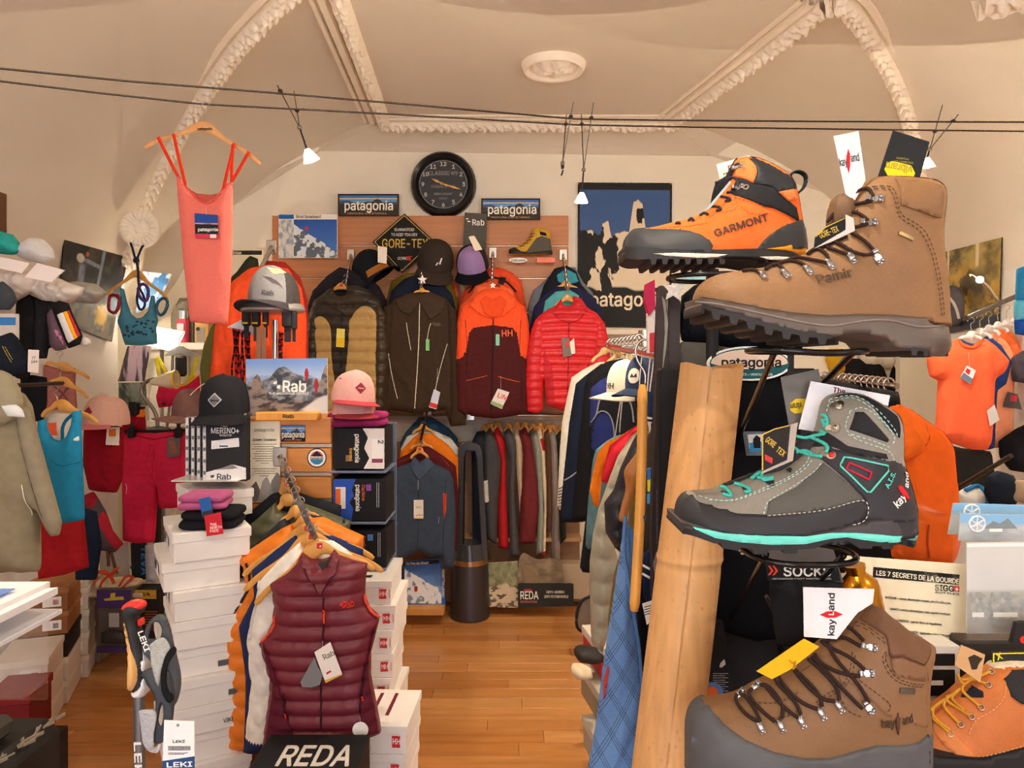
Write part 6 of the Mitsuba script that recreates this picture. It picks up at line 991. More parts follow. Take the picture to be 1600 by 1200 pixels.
# ================================================================ right side
c3=crop(860,500,3)
RK='on the long right rack'
rail('chrome rail of the long rack right of the aisle',P(950,541,4.2),P(950,541,4.2)*-.3+P(1008,552,2.2)*1.3,.013,'clothes_rail',False)
k=thing('rack_post','chrome post at the far end of the right rack','post');q=P(1007,0,3.6);part(k,'tube',rod((q[0],3.6,.0),(q[0],3.6,P(0,516,3.6)[2]),.03,20),'metal','#c9c6c0',40)
for i in range(8):
    x=957+6.4*i;Y=4.0-.12*i;a=P(x,556,Y);k=thing('hanger_hook',f'chrome hanger hook, {NTH[i]} from the left above the white jacket','hook','hooks on the right rack');part(k,'wire',tube(spline([a,a+(-.006,0,.03),a+(-.03,0,.05),a+(-.022,0,.085),a+(.0,0,.09),a+(.012,0,.07)],24),.0065,7),'metal','#cfccc6',True)
def side(lab,Y,o,col,nm='jacket',cat='jacket',**kw):
    kw={**dict(T=.05,R=.04,fold=.03,back=.8),**kw};return garment(nm,lab+' '+RK,cat,Y,c3(o),col,**kw)
for i,(cc,l,r_,Y)in enumerate((((945,545),(925,566),(968,552),3.80),((968,548),(946,572),(986,552),3.55),((990,545),(966,590),(1000,548),3.3))):hanger(f'pale wooden hanger, {NTH[i]} from the left above the white jacket',Y,cc,l,r_,None,'#d9b076',th=.7)
k,g=side('white jacket with slit cuff',3.85,[(100,270),(150,235),(220,198),(250,195),(300,240),(300,700),(75,900),(45,890),(32,870),(45,600),(55,480),(75,380)],'#e6ded2');part(k,'cuff_slits',[g.line(c3([(38,790+14*j),(58,782+14*j)]),.003,.003,5)for j in range(7)],'card','#7a756e',True,kind='stuff')
k,g=side('dark navy jacket',3.65,[(120,300),(160,265),(240,205),(270,220),(300,400),(300,900),(120,945),(50,945),(48,900),(62,740),(90,480)],'#1a2133');part(k,'piping',g.line(c3([(64,752),(95,735),(125,712)]),.004,.002),'card','#8d929c',True)
side('black jacket between the navy and the blue ones',3.45,[(165,285),(200,240),(265,195),(340,180),(350,300),(300,900),(140,945),(100,925),(125,700),(150,440)],'#17171a')
k,g=side('blue and black jacket with grey piping',3.2,[(190,320),(240,280),(330,225),(395,260),(430,350),(430,900),(190,700),(185,480)],'#15151a',regions=[(c3([(185,300),(240,280),(340,225),(345,300),(240,345),(215,460),(187,500)]),'#23295c'),(c3([(190,600),(200,500),(225,440),(260,430),(290,470),(300,560),(220,620)]),'#20275a')]);part(k,'piping',[g.line(c3(q_),.004,.003)for q_ in([(190,480),(215,445),(225,400),(240,350)],[(215,445),(240,428),(275,445),(298,520),(300,560)],[(345,350),(375,390),(390,480)])],'card','#6d7078',True,kind='stuff')
side('teal grey jacket edge behind the orange one',2.9,[(200,660),(215,610),(270,565),(330,535),(330,900),(180,1075),(165,1060),(178,850)],'#4e6b76')
side('black long jacket below the orange one',2.95,[(200,800),(250,700),(300,700),(300,1180),(150,1180),(140,1160),(165,950)],'#1a1b1f')
k,g=side('orange jacket',2.75,[(225,620),(265,575),(330,545),(400,500),(440,480),(430,560),(300,640),(245,700),(225,870),(205,872),(185,800),(205,700)],'#e0761a');side('red and black jacket',2.65,[(280,590),(340,545),(440,470),(440,560),(330,660),(268,765),(240,755),(255,680)],'#bf2230')
k,g=side('light grey quilted down coat',2.45,[(270,770),(320,640),(380,550),(430,505),(440,560),(400,700),(300,800),(270,880),(275,1000),(305,1090),(320,1170),(290,1280),(265,1440),(240,1548),(195,1510),(188,1380),(186,1140),(200,1020),(225,900)],'#9d9888',quilt=quiltf(.075,.016,4),T=.07,R=.05,mat='nylon')
k,g=side('navy quilted down jacket',2.2,[(300,800),(330,700),(390,570),(430,500),(470,480),(482,560),(440,640),(395,790),(355,890),(345,1000),(325,1085),(300,1060),(262,1000),(255,860)],'#23242f',quilt=quiltf(.06,.016,9),T=.06,R=.045,mat='nylon')
side('olive brown jacket',2.10,[(440,560),(470,500),(486,510),(486,900),(420,1200),(300,1400),(285,1500),(270,1420),(300,1200),(350,1020)],'#6a5a36',T=.04)
k,g=side('dark brown jacket',1.93,[(420,620),(470,520),(488,520),(488,1100),(440,1300),(400,1200),(400,800)],'#3b3632',T=.03)
for lab,px,py,Y in(('black long',955,735,2.95),('teal grey',968,676,2.9),('orange',1005,662,2.75),('red and black',1003,660,2.65),('light grey quilted',1001,672,2.45),('navy quilted',1014,662,2.2),('olive brown',1014,672,2.10),('dark brown',1015,678,1.93)):
    a=P(px,py,Y);t=(4.2-Y)/2.0;b=P(950,541,4.2)*(1-t)+P(1008,552,2.2)*t;solo('hanger_hook',f'chrome hanger hook above the {lab} garment on the long right rack','hook',tube(spline([a,a*.5+b*.5+(0,0,-.02),b+(.016,0,-.004),b+(.014,0,.012),b+(0,0,.018),b+(-.014,0,.008)],24),.0028,6),'metal','#cfccc6',True)
def plaid(p,n,uv):
    def l(t):f=t*13-dr.floor(t*13);g=f*9-dr.floor(f*9);return mikit.smoothstep(.26,.16,dr.abs(g-.5))*mikit.smoothstep(.36,.32,f)
    return unpack(uv)*(1-.40*l(p.x*1.5+p.z))*(1-.40*l(p.z-p.x*1.9+3))*(.94+.12*N(p.x*300,p.y*300,p.z*300))
scene['plaid']=pr(plaid,.85,specular=.2)
k,g=garment('checked_shirt','blue checked shirt nearest the camera on the long rack','shirt',1.55,c3([(170,2150),(215,1900),(250,1620),(300,1290),(335,1040),(352,920),(366,1000),(372,1200),(388,1380),(412,1520),(434,1740),(410,2150)]),'#6a92cc',T=.045,R=.04,fold=.035,mat='plaid',cell=.007);part(k,'placket',g.line(c3([(352,920),(345,1080),(362,1200),(392,1400),(412,1520),(432,1740)]),.004,.003),'soft','#5f88c2',True);part(k,'red_label',g.panel(c3([(250,1690),(270,1620),(276,1640),(256,1770),(248,1780)]),.003),'card','#c0443c',True)
garment('checked_shirt','second blue shirt edge behind the checked one','shirt',1.75,c3([(310,1250),(330,1100),(365,960),(400,1000),(440,1100),(440,1800),(330,1800),(300,1500)]),'#3f69a4',T=.03);garment('dark_shirt','black shirt between the checked shirt and the bamboo pole','shirt',1.7,c3([(400,1300),(430,1200),(470,1300),(470,2100),(410,2100),(436,1740)]),'#17181c',T=.02)
k=thing('clothes_hanger','long wooden hanger hanging upright right beside the board with large letters','hanger');q0,q1=P(1004,601,1.42),P(991,955,1.36);t=np.linspace(0,1,30)[:,None];path=q0+(q1-q0)*t+np.array([[.004,0,0]])*np.sin(t*np.pi)
m=tube(path,np.r_[.006,np.full(28,.0098),.007],14);part(k,'arms',m,'wood','#d89a44',True);part(k,'hook',tube(spline([P(1008,600,1.42),P(1008,585,1.42),P(1003,575,1.42),P(997,565,1.42),P(993,550,1.42),P(996,538,1.42),P(1004,531,1.42),P(1010,531,1.42)],36),.0022,8),'metal','#d8d2ca',True);part(k,'band',at(lathe([(.0104,-.006),(.0112,-.005),(.0112,.005),(.0104,.006)],20),mov(*P(1001,809,1.387))),'cloth','#4a5a78',True,'blue band')
hanger('dark wooden hanger arm behind the upright one',1.97,(1004,700),(972,815),(1012,720),None,'#a86a34',rad=.016,th=.6)
for i,(lab,pos,yaw,cr_,br,pc)in enumerate((('white cap with dark lettering on its peak on the right rack',(986,612,2.75),-62,'#d6cebc','#cfc6b2',None),('white and navy cap with a round badge on the right rack',(1016,606,2.6),-48,'#dcd8d0','#2a3348',1))):
    q=P(*pos);k,M=cap('baseball_cap',lab,q,yaw,4,0,1.0,cr_,brim=br,front_col='#36405a' if i else cr_)
    if pc:cap_patch(k,M,[(.026*math.cos(a),.05+.026*math.sin(a))for a in np.linspace(0,6.28,24)[:-1]],'#e8d9c8');cap_patch(k,M,[(-.014,.045),(-.006,.058),(.002,.048),(.012,.06),(.016,.045)],'#2d3548',off=.0038)
    else:cap_text(k,M,'HH',.0,.02,.02,'#3a3630',width=.04)
k=thing('navy_pouch','navy and blue striped pouch beside the upright hanger','pouch');g=Relief(P(1014,630,1.6),c3([(440,330),(480,340),(490,420),(486,480),(440,470),(430,430)]),T=.02,R=.02);part(k,'body',g.body(.005),'soft','#1f3358',True);part(k,'stripe',g.line(c3([(434,452),(460,460),(486,462)]),.003,.001),'card','#dfe4ea',True);part(k,'tab',g.line(c3([(430,340),(428,380)]),.006,.004,5),'card','#2f62b0',True)
k=thing('magenta_box','magenta and red packet behind the board with the star','packet');pl=front(1.80);part(k,'card',pl.slab(c3([(450,-170),(490,-190),(492,-60),(462,-20),(445,-90)]),0,.03),'card','#b3204f',False);pl=front(1.8);part(k,'lower_card',pl.slab(c3([(455,-40),(492,-50),(492,155),(458,155)]),0,.02),'card','#d9cfd0',False);part(k,'lower_panel',pl.slab(c3([(466,62),(491,58),(491,150),(466,152)]),.02,.022),'card','#c23440',False)
for i,(o,cc)in enumerate((([(455,700),(480,690),(484,740),(458,750)],'#2f6fc0'),([(458,750),(484,742),(484,800),(458,806)],'#c9c840'),([(456,820),(480,806),(482,860),(456,862)],'#3f8fd0'))):solo('sleeve_tag',['blue tag','lime green tag','pale blue tag'][i]+' in the gap between the upright hanger and the lettered board','tag',front(1.875).slab(c3(o),0,.01),'card',cc,False)
k=thing('navy_stripe_shirt','navy shirt with white stripes low behind the bamboo pole','shirt');g=Relief(P(1012,900,1.70),c3([(440,1100),(480,1060),(490,1180),(486,1330),(430,1330),(428,1200)]),T=.03,R=.03);part(k,'body',g.body(.007),'soft','#182440',True);part(k,'stripes',[g.line(c3([(432,1150+40*j),(472,1170+40*j)]),.003,.002,8)for j in range(2)],'card','#dfe3ea',True,kind='stuff')
k=thing('price_tag','white barcode tag hanging beside the lower bamboo pole','tag');pl=front(1.42);part(k,'card',pl.slab(c3([(430,1330),(486,1312),(484,1400),(452,1430)]),0,.001),'card','#e6e2de',False);part(k,'print',[pl.slab(c3([(440,1345+12*j),(476,1334+12*j),(476,1338+12*j),(441,1349+12*j)]),.001,.0014)for j in range(4)],'card','#4a4a4c',False,kind='stuff')
k=thing('wire_basket','black wire hoop with mesh under the grey coat','basket');part(k,'hoop',tube(spline([P(x,y,2.9)for x,y in((922,932),(910,938),(902,955),(901,975),(906,985),(922,990))],24),.006,7),'rubber','#1a1a1c',True);part(k,'mesh',front(2.9).slab([(922,934),(911,940),(904,957),(903,974),(908,983),(922,988)],-.004,0),'netting','#8a7868',False)
solo('slipper','dark slipper on top of the boxes under the grey coat','slipper',Relief(P(920,1020,2.6),[(897,1020),(900,1012),(915,1010),(942,1018),(944,1030),(930,1035),(905,1032)],T=.05,R=.025,back=1).body(.01),'rubber','#2b2624',True);solo('slipper','cream slipper with red sole under the dark slipper','slipper',Relief(P(910,1048,2.5),[(892,1046),(896,1039),(910,1040),(924,1048),(926,1058),(900,1058)],T=.05,R=.025,back=1).body(.01),'soft','#d9c6a8',True)
for i,(x,y,Y,h_,cc)in enumerate(((915,1062,2.6,.11,'#b8363c'),(912,1100,2.5,.08,'#8f7f68'),(916,1128,2.35,.07,'#a0937f'),(926,1160,2.2,.07,'#c8b79c'))):q=P(x,y,Y);shoe_box(f'{["red", "beige", "cream", "tan"][i]} shoe box under the long rack, {ORD[i]}',(q[0]+.155,Y+.12,max(.005,.44-.112*i)),(.26,.24,.105),10,cc,'#b5ab9c' if i else '#c9c0b8',ends=[('f',-.06,.05,.06,.05,'#e9e4da'),('f',-.06,.045,.03,.02,'#4a7a98')])
k=thing('ski_board','tall dark board with big grey letters standing upright behind the bamboo pole','board');Y=1.46
pl=Plane(P(1022,650,Y),0);f_=[(985,447),(1034,440),(1056,440),(1062,470),(1052,1010),(1022,1100),(1024,700)]
part(k,'board',pl.slab([(1030,447),(1046,444),(1044,700),(1038,880),(1020,905),(1018,830),(1022,700),(1026,560)],-.012,0),'rubber','#3a3030',False,'dark lettered face');part(k,'edge',pl.slab([(1046,444),(1060,446),(1063,470),(1060,900),(1036,1000),(1038,880),(1044,700)],-.012,.004),'satin','#4b4443',False,'grey bevelled edge');part(k,'body',pl.slab([(1031,447),(1060,446),(1062,470),(1056,1000),(1022,1000),(1020,830),(1027,560)],-.05,-.0125),'rubber','#2a2424',False)
part(k,'letter',pl.slab([(1034,462),(1040,470),(1044,505),(1041,545),(1036,575),(1040,600),(1044,620),(1043,640),(1038,640),(1034,615),(1036,560),(1039,520),(1038,490)],0,.0012),'card','#8d8883',False);part(k,'letter',pl.slab([(1041,458),(1044,460),(1044,490),(1041,475)],.0002,.0014),'card','#8d8883',False)
def loop(x0,x1,y0,y1,t):o=Polygon(pl.uv(*np.array(wigl([(x0,y0+12),(x0+3,y0),(x1-3,y0-1),(x1,y0+12),(x1,y1-12),(x1-3,y1),(x0+3,y1),(x0,y1-12)],40)).T)).buffer(0);return o.difference(o.buffer(-t))
for x0,x1,y0,y1 in((1030,1043,652,745),(1026,1042,756,860)):part(k,'letter',pl.slab(loop(x0,x1,y0,y1,.0045),0,.0055),'card','#8d8883',False)
part(k,'emblem',pl.slab(loop(1030,1036,630,643,.0012),0,.005),'card','#a09a94',False);part(k,'letter',pl.slab([(1020,880),(1026,862),(1034,870),(1036,960),(1028,930)],-.001,.001),'card','#8d8883',False)
solo('glitter_star','silver glitter star stuck on top of the lettered board','star',front(1.44).slab([(1054+(20 if i%2==0 else 9)*math.sin(i*math.pi/5+.12),453-(20 if i%2==0 else 9)*math.cos(i*math.pi/5+.12))for i in range(10)],0,.006),'glitter','#f4f4f6',False)
k=thing('bamboo_pole','thick cut bamboo pole with a split, leaning in front of the black stand','pole');Y=1.22;ax0,ax1=P(1112,572,Y+.07),P(1024,1330,Y-.02);L=np.linalg.norm(ax1-ax0);r0,r1=48/F*(Y+.07),51/F*(Y-.0)
def bam(u,v):
    a=v*2*np.pi;s=u;r=(r0*(1-s)+r1*s);nd=.41;r=r*(1+.035*np.exp(-((s-nd)/.006)**2)-.02*np.exp(-((s-nd-.016)/.008)**2))-.0035*np.exp(-((np.mod(a-4.42-.10*np.sin(s*3),2*np.pi))/.018)**2)*1.0
    c_=ax0+(ax1-ax0)*s[...,None];return np.stack([c_[...,0]+r*np.cos(a),c_[...,1]+r*np.sin(a),c_[...,2]+.006*np.sin(a*2+1)*(s<.001)+.003*(meshkit.noise(np.stack([a*6,s*0,s*0],-1))-.5)*(s<.001)],-1)
part(k,'culm',grid(bam,220,240),'bamboo','#cf9c66',True)
ring=bam(np.zeros((1,160)),np.linspace(0,1,160)[None])[0];inner=ax0+(ring-ax0)*.80;v=np.vstack([ring,inner,inner-(0,0,.10)]);n_=160;i_=np.arange(159);part(k,'rim',trimesh.Trimesh(v,np.vstack([np.stack([i_,i_+1,i_+n_],1),np.stack([i_+1,i_+n_+1,i_+n_],1),np.stack([i_+n_,i_+n_+1,i_+2*n_],1),np.stack([i_+n_+1,i_+2*n_+1,i_+2*n_],1)]),process=False),'bamboo','#c99a66',30,'rough cut rim')
k=thing('boot_stand','black wire and panel stand that carries the boots','stand');YP=1.36
part(k,'back_panel',bx(.30,.03,1.05,.004,(P(1165,0,YP)[0],YP+.06,P(0,580,YP)[2]-.52)),'rubber','#141417',False);part(k,'post',rod((P(1120,0,YP)[0],YP+.03,0),(P(1120,0,YP)[0],YP+.03,1.72),.012),'rubber','#18181a',40);part(k,'post',rod((P(1240,0,YP)[0],YP+.03,0),(P(1240,0,YP)[0],YP+.03,1.62),.012),'rubber','#18181a',40)
for lab,x0,x1,y,Yb in(('upper',1190,1345,548,.92),('middle',1180,1330,862,.95),('lower',1100,1420,1232,.98)):
    a,b=P(x0,y,Yb),P(x1,y+2,Yb);z_=a[2];part(k,'cradle',tube(spline([a+(0,-.045,0),(a+b)/2+(0,-.05,-.003),b+(-.02,-.045,0),b+(0,0,0),b+(-.02,.045,0),(a+b)/2+(0,.05,0),a+(0,.045,0)],60,True),.004,8,True),'gloss','#121214',True)
    if lab in('upper','middle'):
        for e0,e1 in(((P(1212,546,.97),P(1145,705,1.40)),(P(1335,549,.97),P(1245,640,1.40)))if lab=='upper' else((P(1197,866,1.0),P(1140,970,1.40)),(P(1318,868,1.0),P(1225,965,1.40)))):part(k,'arm',tube([e0,e1],.0045,8),'gloss','#141416',True)
    else:p=(a+b)/2;part(k,'arm',tube([p+(0,.05,-.004),(P(1240,0,YP)[0],YP+.03,z_-.10)],.0048,8),'gloss','#141416',True)
a=P(1120,432,1.2);part(k,'cradle',tube(spline([a+(-.06,-.04,-.002),a+(.05,-.04,-.002),a+(.07,0,-.002),a+(.05,.045,-.002),a+(-.06,.045,-.002)],50,True),.004,8,True),'gloss','#121214',True);part(k,'arm',tube([a+(0,.04,0),(P(1120,0,YP)[0],YP+.03,1.66)],.005,8),'gloss','#141416',True)
part(k,'strut',tube([P(1120,930,1.39),P(1140,970,1.40)],.005,8),'gloss','#3a3431',True);part(k,'strut',tube(spline([P(x,y,1.2)for x,y in((1196,930),(1210,955),(1222,966),(1240,945),(1262,905))],20),.004,8),'gloss','#2a2828',True)
k,g=garment('black_softshell','black softshell jacket hanging behind the large leather boot','jacket',1.5,[(1062,500),(1066,462),(1085,446),(1110,440),(1160,436),(1200,440),(1250,450),(1250,545),(1160,552),(1085,540),(1066,532)],'#141821',T=.05,fold=.02);zipper(k,g,[(1078,465),(1077,518)],'#050507',.003,.002)
k=solo('window_reflector','pale blue plastic sheet behind the toes of the upper boots','sheet',front(1.53).slab([(1055,440),(1080,428),(1102,422),(1102,440),(1056,446)],0,.006),'gloss','#9fd3e0',False)
garment('grey_jersey','grey jersey strip between the lettered board and the oval sign','jersey',1.47,[(1060,540),(1066,534),(1100,536),(1160,548),(1190,560),(1190,620),(1060,620)],'#4c4a48',T=.03)
def oval(cx,cy,rx,ry,n=48):return[(cx+rx*math.cos(t),cy+ry*math.sin(t))for t in np.linspace(0,2*np.pi,n+1)[:-1]]
for i,(cx,cy)in enumerate(((1171,568),(1165,858))):
    pl=front(1.385);k=thing('oval_sign',['oval brand sign with teal rim, partly hidden by the bamboo top','oval brand sign with teal rim, half hidden under the grey boot sole'][i],'sign');o=oval(cx,cy,66,27);part(k,'plate',pl.slab(o,0,.006),'gloss','#e9efe9',False);inn=oval(cx,cy,62,24);part(k,'rim',pl.slab(inn,.006,.0066),'card','#1f5f68',False);top_=[(x,min(y,cy+9+((x-cx)/60)**2*-9))for x,y in oval(cx,cy-1,60,21)]
    part(k,'field',pl.slab(top_,.0066,.0072),'card','#ecd6c6',False);txt(k,pl,'patagonia',cx-45,cy+5,14,.0074,'#1c1a1a',width=93);txt(k,pl,'SINCE 1973 • VENTURA, CA',cx-36,cy+19,3.6,.0068,'#dfe7e4',width=72)
k=thing('black_trousers','black trousers filling the stand behind the grey boot','trousers');part(k,'body',Relief(P(1160,780,1.40),[(1075,600),(1130,590),(1240,592),(1250,700),(1250,990),(1180,1000),(1120,980),(1080,900)],T=.02,R=.04,disp=drape(.02,8)).body(.012),'soft','#0f1117',True)
k=thing('blue_label','small blue and white picture label beside the membrane tag','label');pl=front(1.30);part(k,'plate',pl.slab([(1160,674),(1240,674),(1240,712),(1166,712)],0,.004),'gloss','#101012',False);part(k,'card',pl.slab([(1168,679),(1192,678),(1194,704),(1172,706)],.004,.005),'card','#e4ecf0',False);part(k,'water',pl.slab([(1171,692),(1193,690),(1194,704),(1172,706)],.005,.0056),'card','#2f8fd0',False);part(k,'figure',pl.slab([(1178,700),(1177,686),(1182,680),(1188,684),(1188,700)],.0056,.0062),'card','#15151a',False)
k=thing('sock_pack','black sock packs with white lettering under the grey boot sole','socks');pl=front(1.12);part(k,'header',pl.slab([(1196,858),(1300,850),(1318,910),(1200,900)],0,.003),'card','#5f5855',False);part(k,'band',pl.slab([(1196,880),(1308,878),(1314,908),(1200,906)],.003,.005),'card','#1a191b',False);txt(k,pl,'SOCKS',1223,900,15,.0055,'#efece8',width=74);part(k,'chevron',[pl.slab([(1200+d_,884),(1205+d_,892),(1200+d_,899),(1203+d_,899),(1209+d_,892),(1203+d_,884)],.005,.006)for d_ in(0,7)],'card','#d8432e',False,kind='stuff');txt(k,pl,'ADVANCED FOOT PROTECTION',1206,905.5,2.6,.0055,'#a8a29c',width=92);part(k,'sock',Relief(P(1258,950,1.13),[(1204,900),(1312,905),(1318,960),(1290,1010),(1215,1005),(1206,950)],T=.03,R=.04,disp=drape(.02,5)).body(.008),'cloth','#232327',True)
k=thing('insole_pack','black insole packet with an orange and blue print behind the lower bamboo','packet');pl=front(1.34);part(k,'card',pl.slab([(1100,960),(1130,970),(1148,1090),(1140,1200),(1095,1200)],0,.006),'card','#1d1e22',False);part(k,'ring',pl.slab(oval(1112,1082,18,16,30),.006,.007),'card','#5a86c4',False);part(k,'core',pl.slab(oval(1112,1082,10,9,24),.007,.008),'card','#e06a2e',False);part(k,'foot',pl.slab([(1126,1036),(1132,1030),(1134,1038),(1128,1043),(1124,1043)],.006,.007),'card','#d8d8d6',False);part(k,'text_lines',[pl.slab([(1114,1052+3.4*j),(1138-j%2*5,1052+3.4*j),(1138-j%2*5,1053.2+3.4*j),(1114,1053.2+3.4*j)],.006,.0066)for j in range(9)],'card','#8d8d90',False,kind='stuff')
pl=Plane(P(1410,960,1.22),-4,6);k=thing('bottle_card','cream card headed with black bar about bottle secrets behind the lower boots','card');q=[(1320,868),(1513,882),(1508,1010),(1330,1000)];part(k,'board',pl.slab(q,0,.003),'card','#efe4c4',False)
part(k,'header',pl.slab([(1365,886),(1499,898),(1498,914),(1364,902)],.003,.004),'card','#1b1a18',False);txt(k,pl,'LES 7 SECRETS DE LA GOURDE',1368,898.5,7.5,.0045,'#f4ecd2',width=127,ang=-5);txt(k,pl,'SIGG',1460,922,9,.0035,'#1f1d1c',width=29,ang=-4);part(k,'cross_badge',pl.slab([(1490,915),(1499,916),(1498.5,925),(1489.5,924)],.003,.0042),'card','#d8322e',False);txt(k,pl,'+',1491,923,7,.0044,'#ffffff',ang=-4);txt(k,pl,'BOTTLES',1461,926.5,2.6,.0035,'#4a463f',width=36,ang=-4)
for i,(t,x,y,w_)in enumerate((('HYGIENE : vernis alimentaire souple, ne s\'écaille pas.',1383,935,101),('SANTE : vernis alimentaire, sans agent chimique.',1391,953,93),('LEGERETE : parois fines et régulières.',1400,971,71),('SOLIDITE : fabrication suisse, sans soudure.',1418,989,72))):txt(k,pl,t,x,y,3.6,.0033,'#3f3a30',width=w_,ang=-4,bold=False)
k=thing('gold_bottle','gold aluminium bottle in front of the cream card','bottle');q=P(1352,963,1.19);part(k,'body',at(lathe([(0,0),(.028,0),(.031,.004),(.031,.045),(.029,.056),(.020,.066),(.0145,.071),(.0145,.078),(.0165,.079),(.0165,.085),(0,.085)],40),mov(*q,0,0,-12)),'metal','#d8952e',40)
k=thing('bottle_support','black box standing under the cream card','box');part(k,'body',bx(.20,.10,P(0,1000,1.22)[2],.004,(P(1410,0,1.22)[0],1.27,P(0,1000,1.22)[2]/2-.004)),'rubber','#2a2624',False)
def map_print(u,v):
    sky=mikit.smoothstep(.55,.75,v);g_=mikit.fbm(u*5,v*4,2,4);c=ramp(g_,'#8d9ba4','#c6cdd2');c=c*(1-sky)+C3('#7fb6e0')*sky;return c
printmat('print_map',map_print,.2);printmat('print_sheet',lambda u,v:ramp(mikit.smoothstep(.42,.5,v)*.8+.2*mikit.fbm(u*2,v*3,2,3),'#9a9a97','#d6d7d5'),.15)
printmat('print_ruin',lambda u,v:ramp(mikit.fbm(u*6,v*6,5,4),'#7f8a90','#c9c6b8'),.2)
for i,(q,mt,Y,lab)in enumerate((([(1490,786),(1640,790),(1640,835),(1482,835)],'print_map',1.28,'rearmost map sleeve with a blue wheel at the right edge'),([(1500,802),(1640,806),(1640,850),(1498,845)],'print_map',1.24,'map sleeve with white labels second from the back at the right edge'),([(1510,848),(1640,846),(1640,990),(1511,990)],'print_sheet',1.19,'pale grey map sleeve in front at the right edge'))):
    pl=Plane(P(1560,880,Y),0,5);k=poster('map_sleeve',lab,'map sleeve',pl,q,mt,.003,'#cfd4d6')
    if i<2:
        x,y=(1516,800)if i==0 else(1524,818);rr=[pl.w(pl.uv(px_,py_),.0045)for px_,py_ in C_(x,y,12,24)];part(k,'wheel',tube(rr,.0018,6,True),'card','#e9eef2',True);part(k,'spoke',[tube([pl.w(pl.uv(x-11*math.cos(a),y-11*math.sin(a)),.0045),pl.w(pl.uv(x+11*math.cos(a),y+11*math.sin(a)),.0045)],.0014,5)for a in(.5,1.6,2.6)],'card','#e9eef2',True,kind='stuff');part(k,'label',pl.slab(rect(1546,826,1566,831),.0035,.0045),'card','#f1f1ee',False);part(k,'peaks',pl.slab([(1536,826),(1552,814),(1562,818),(1575,810),(1590,826)],.0032,.004),'card','#7c8a94',False)
    else:
        for x0,x1 in((1516,1547),(1549,1600)):sub(k,pl,rect(x0,925,x1,967),'print_ruin',.0042);part(k,'caption',pl.slab(rect(x0+3,957,x1-10,964),.0045,.0052),'card','#eceae4',False)
        part(k,'upper_edge',pl.slab([(1511,850),(1640,849),(1640,853),(1511,855)],.0035,.0045),'card','#f0f0ee',False)
k=solo('clear_pocket','clear plastic pocket around the map sleeves at the right edge','pocket',[front(1.165).slab([(1490,800),(1640,790),(1640,1000),(1488,1000)],0,.001),grid(lambda u,v:np.stack([P(1474,0,1.165)[0]+0*u+.01*np.sin(v*9),1.165+u*.12,P(0,800,1.165)[2]-v*.18],-1),6,14)],'film')
solo('map_rack','dark base box carrying the map sleeves at the right edge','box',bx(.24,.16,P(0,992,1.19)[2],.004,(P(1590,0,1.22)[0],1.25,P(0,992,1.19)[2]/2-.003)),'rubber','#3a3836',False)
solo('display_block','black block under the small orange-brown boot at the bottom right','block',bx(.30,.11,.905,.004,(P(1560,0,1.08)[0],1.085,.4535)),'rubber','#2a2828',False)
k=thing('black_label_box','black and white striped box between the two lowest boots','box');pl=front(1.16);part(k,'carton',pl.slab(rect(1440,1010,1500,1110),-.05,0),'card','#d8d4ce',False)
for y0,y1 in((1022,1040),(1047,1087)):part(k,'band',pl.slab(rect(1441,y0,1492,y1),0,.002),'card','#1b1a1a',False)
part(k,'dash',pl.slab(rect(1446,1064,1474,1071),.002,.003),'card','#efeae4',False)
k=thing('red_dot_box','dark packet with a red dot at the right edge above the small boot','packet');pl=front(1.14);part(k,'card',pl.slab([(1590,974),(1640,970),(1640,1012),(1582,1006)],0,.01),'card','#2a2828',False);part(k,'dot',pl.slab(oval(1600,1000,6,6,20),.01,.011),'card','#d8322e',False)
k,g=garment('jacket','orange hooded jacket behind the grey boot','jacket',1.9,[(1385,640),(1398,634),(1416,638),(1444,658),(1468,674),(1484,698),(1490,760),(1493,842),(1485,876),(1440,882),(1396,872),(1390,760)],'#dd5c1a',T=.06,fold=.02,cell=.008);part(k,'hood',Relief(g.O+g.n*.05,[(1392,640),(1404,632),(1418,640),(1440,656),(1449,684),(1436,708),(1420,716),(1400,722),(1392,690)],T=.035,R=.035,disp=drape(.03,6,26,14)).body(.006),'soft','#e2651f',True);sleeve(k,g,[(1468,676),(1484,700),(1491,760),(1494,842),(1484,874),(1474,860),(1470,780),(1462,710)],'#d8581a',.03);zipper(k,g,[(1452,820),(1450,850),(1452,872)],'#a33c10',.002,.004,'pocket_zipper')
k=thing('clothes_rail','chrome rail descending along the right wall above the coral T-shirts','rail');part(k,'bar',rod(P(1510,497,3.1),P(1640,440,3.6),.011),'satin','#5a5450',40)
for i,(lab,Y,o,col)in enumerate((('coral T-shirt, rearmost at the right edge',3.50,[(1560,512),(1580,520),(1596,545),(1596,580),(1580,590),(1560,560)],'#ee7a48'),('coral T-shirt behind the peach one at the right edge',3.42,[(1545,520),(1562,514),(1582,530),(1598,555),(1596,570),(1584,575),(1580,640),(1550,640)],'#f0703f'),('peach T-shirt between the blue and coral ones',3.34,[(1535,530),(1552,520),(1572,535),(1586,560),(1580,575),(1582,690),(1555,700),(1540,690)],'#f09a72'),('navy T-shirt just behind the front coral one',3.24,[(1520,540),(1542,525),(1562,540),(1578,565),(1570,600),(1556,610),(1552,700),(1530,705)],'#1f3a72'))):garment('t_shirt',lab,'T-shirt',Y,o,col,T=.03,group=None)
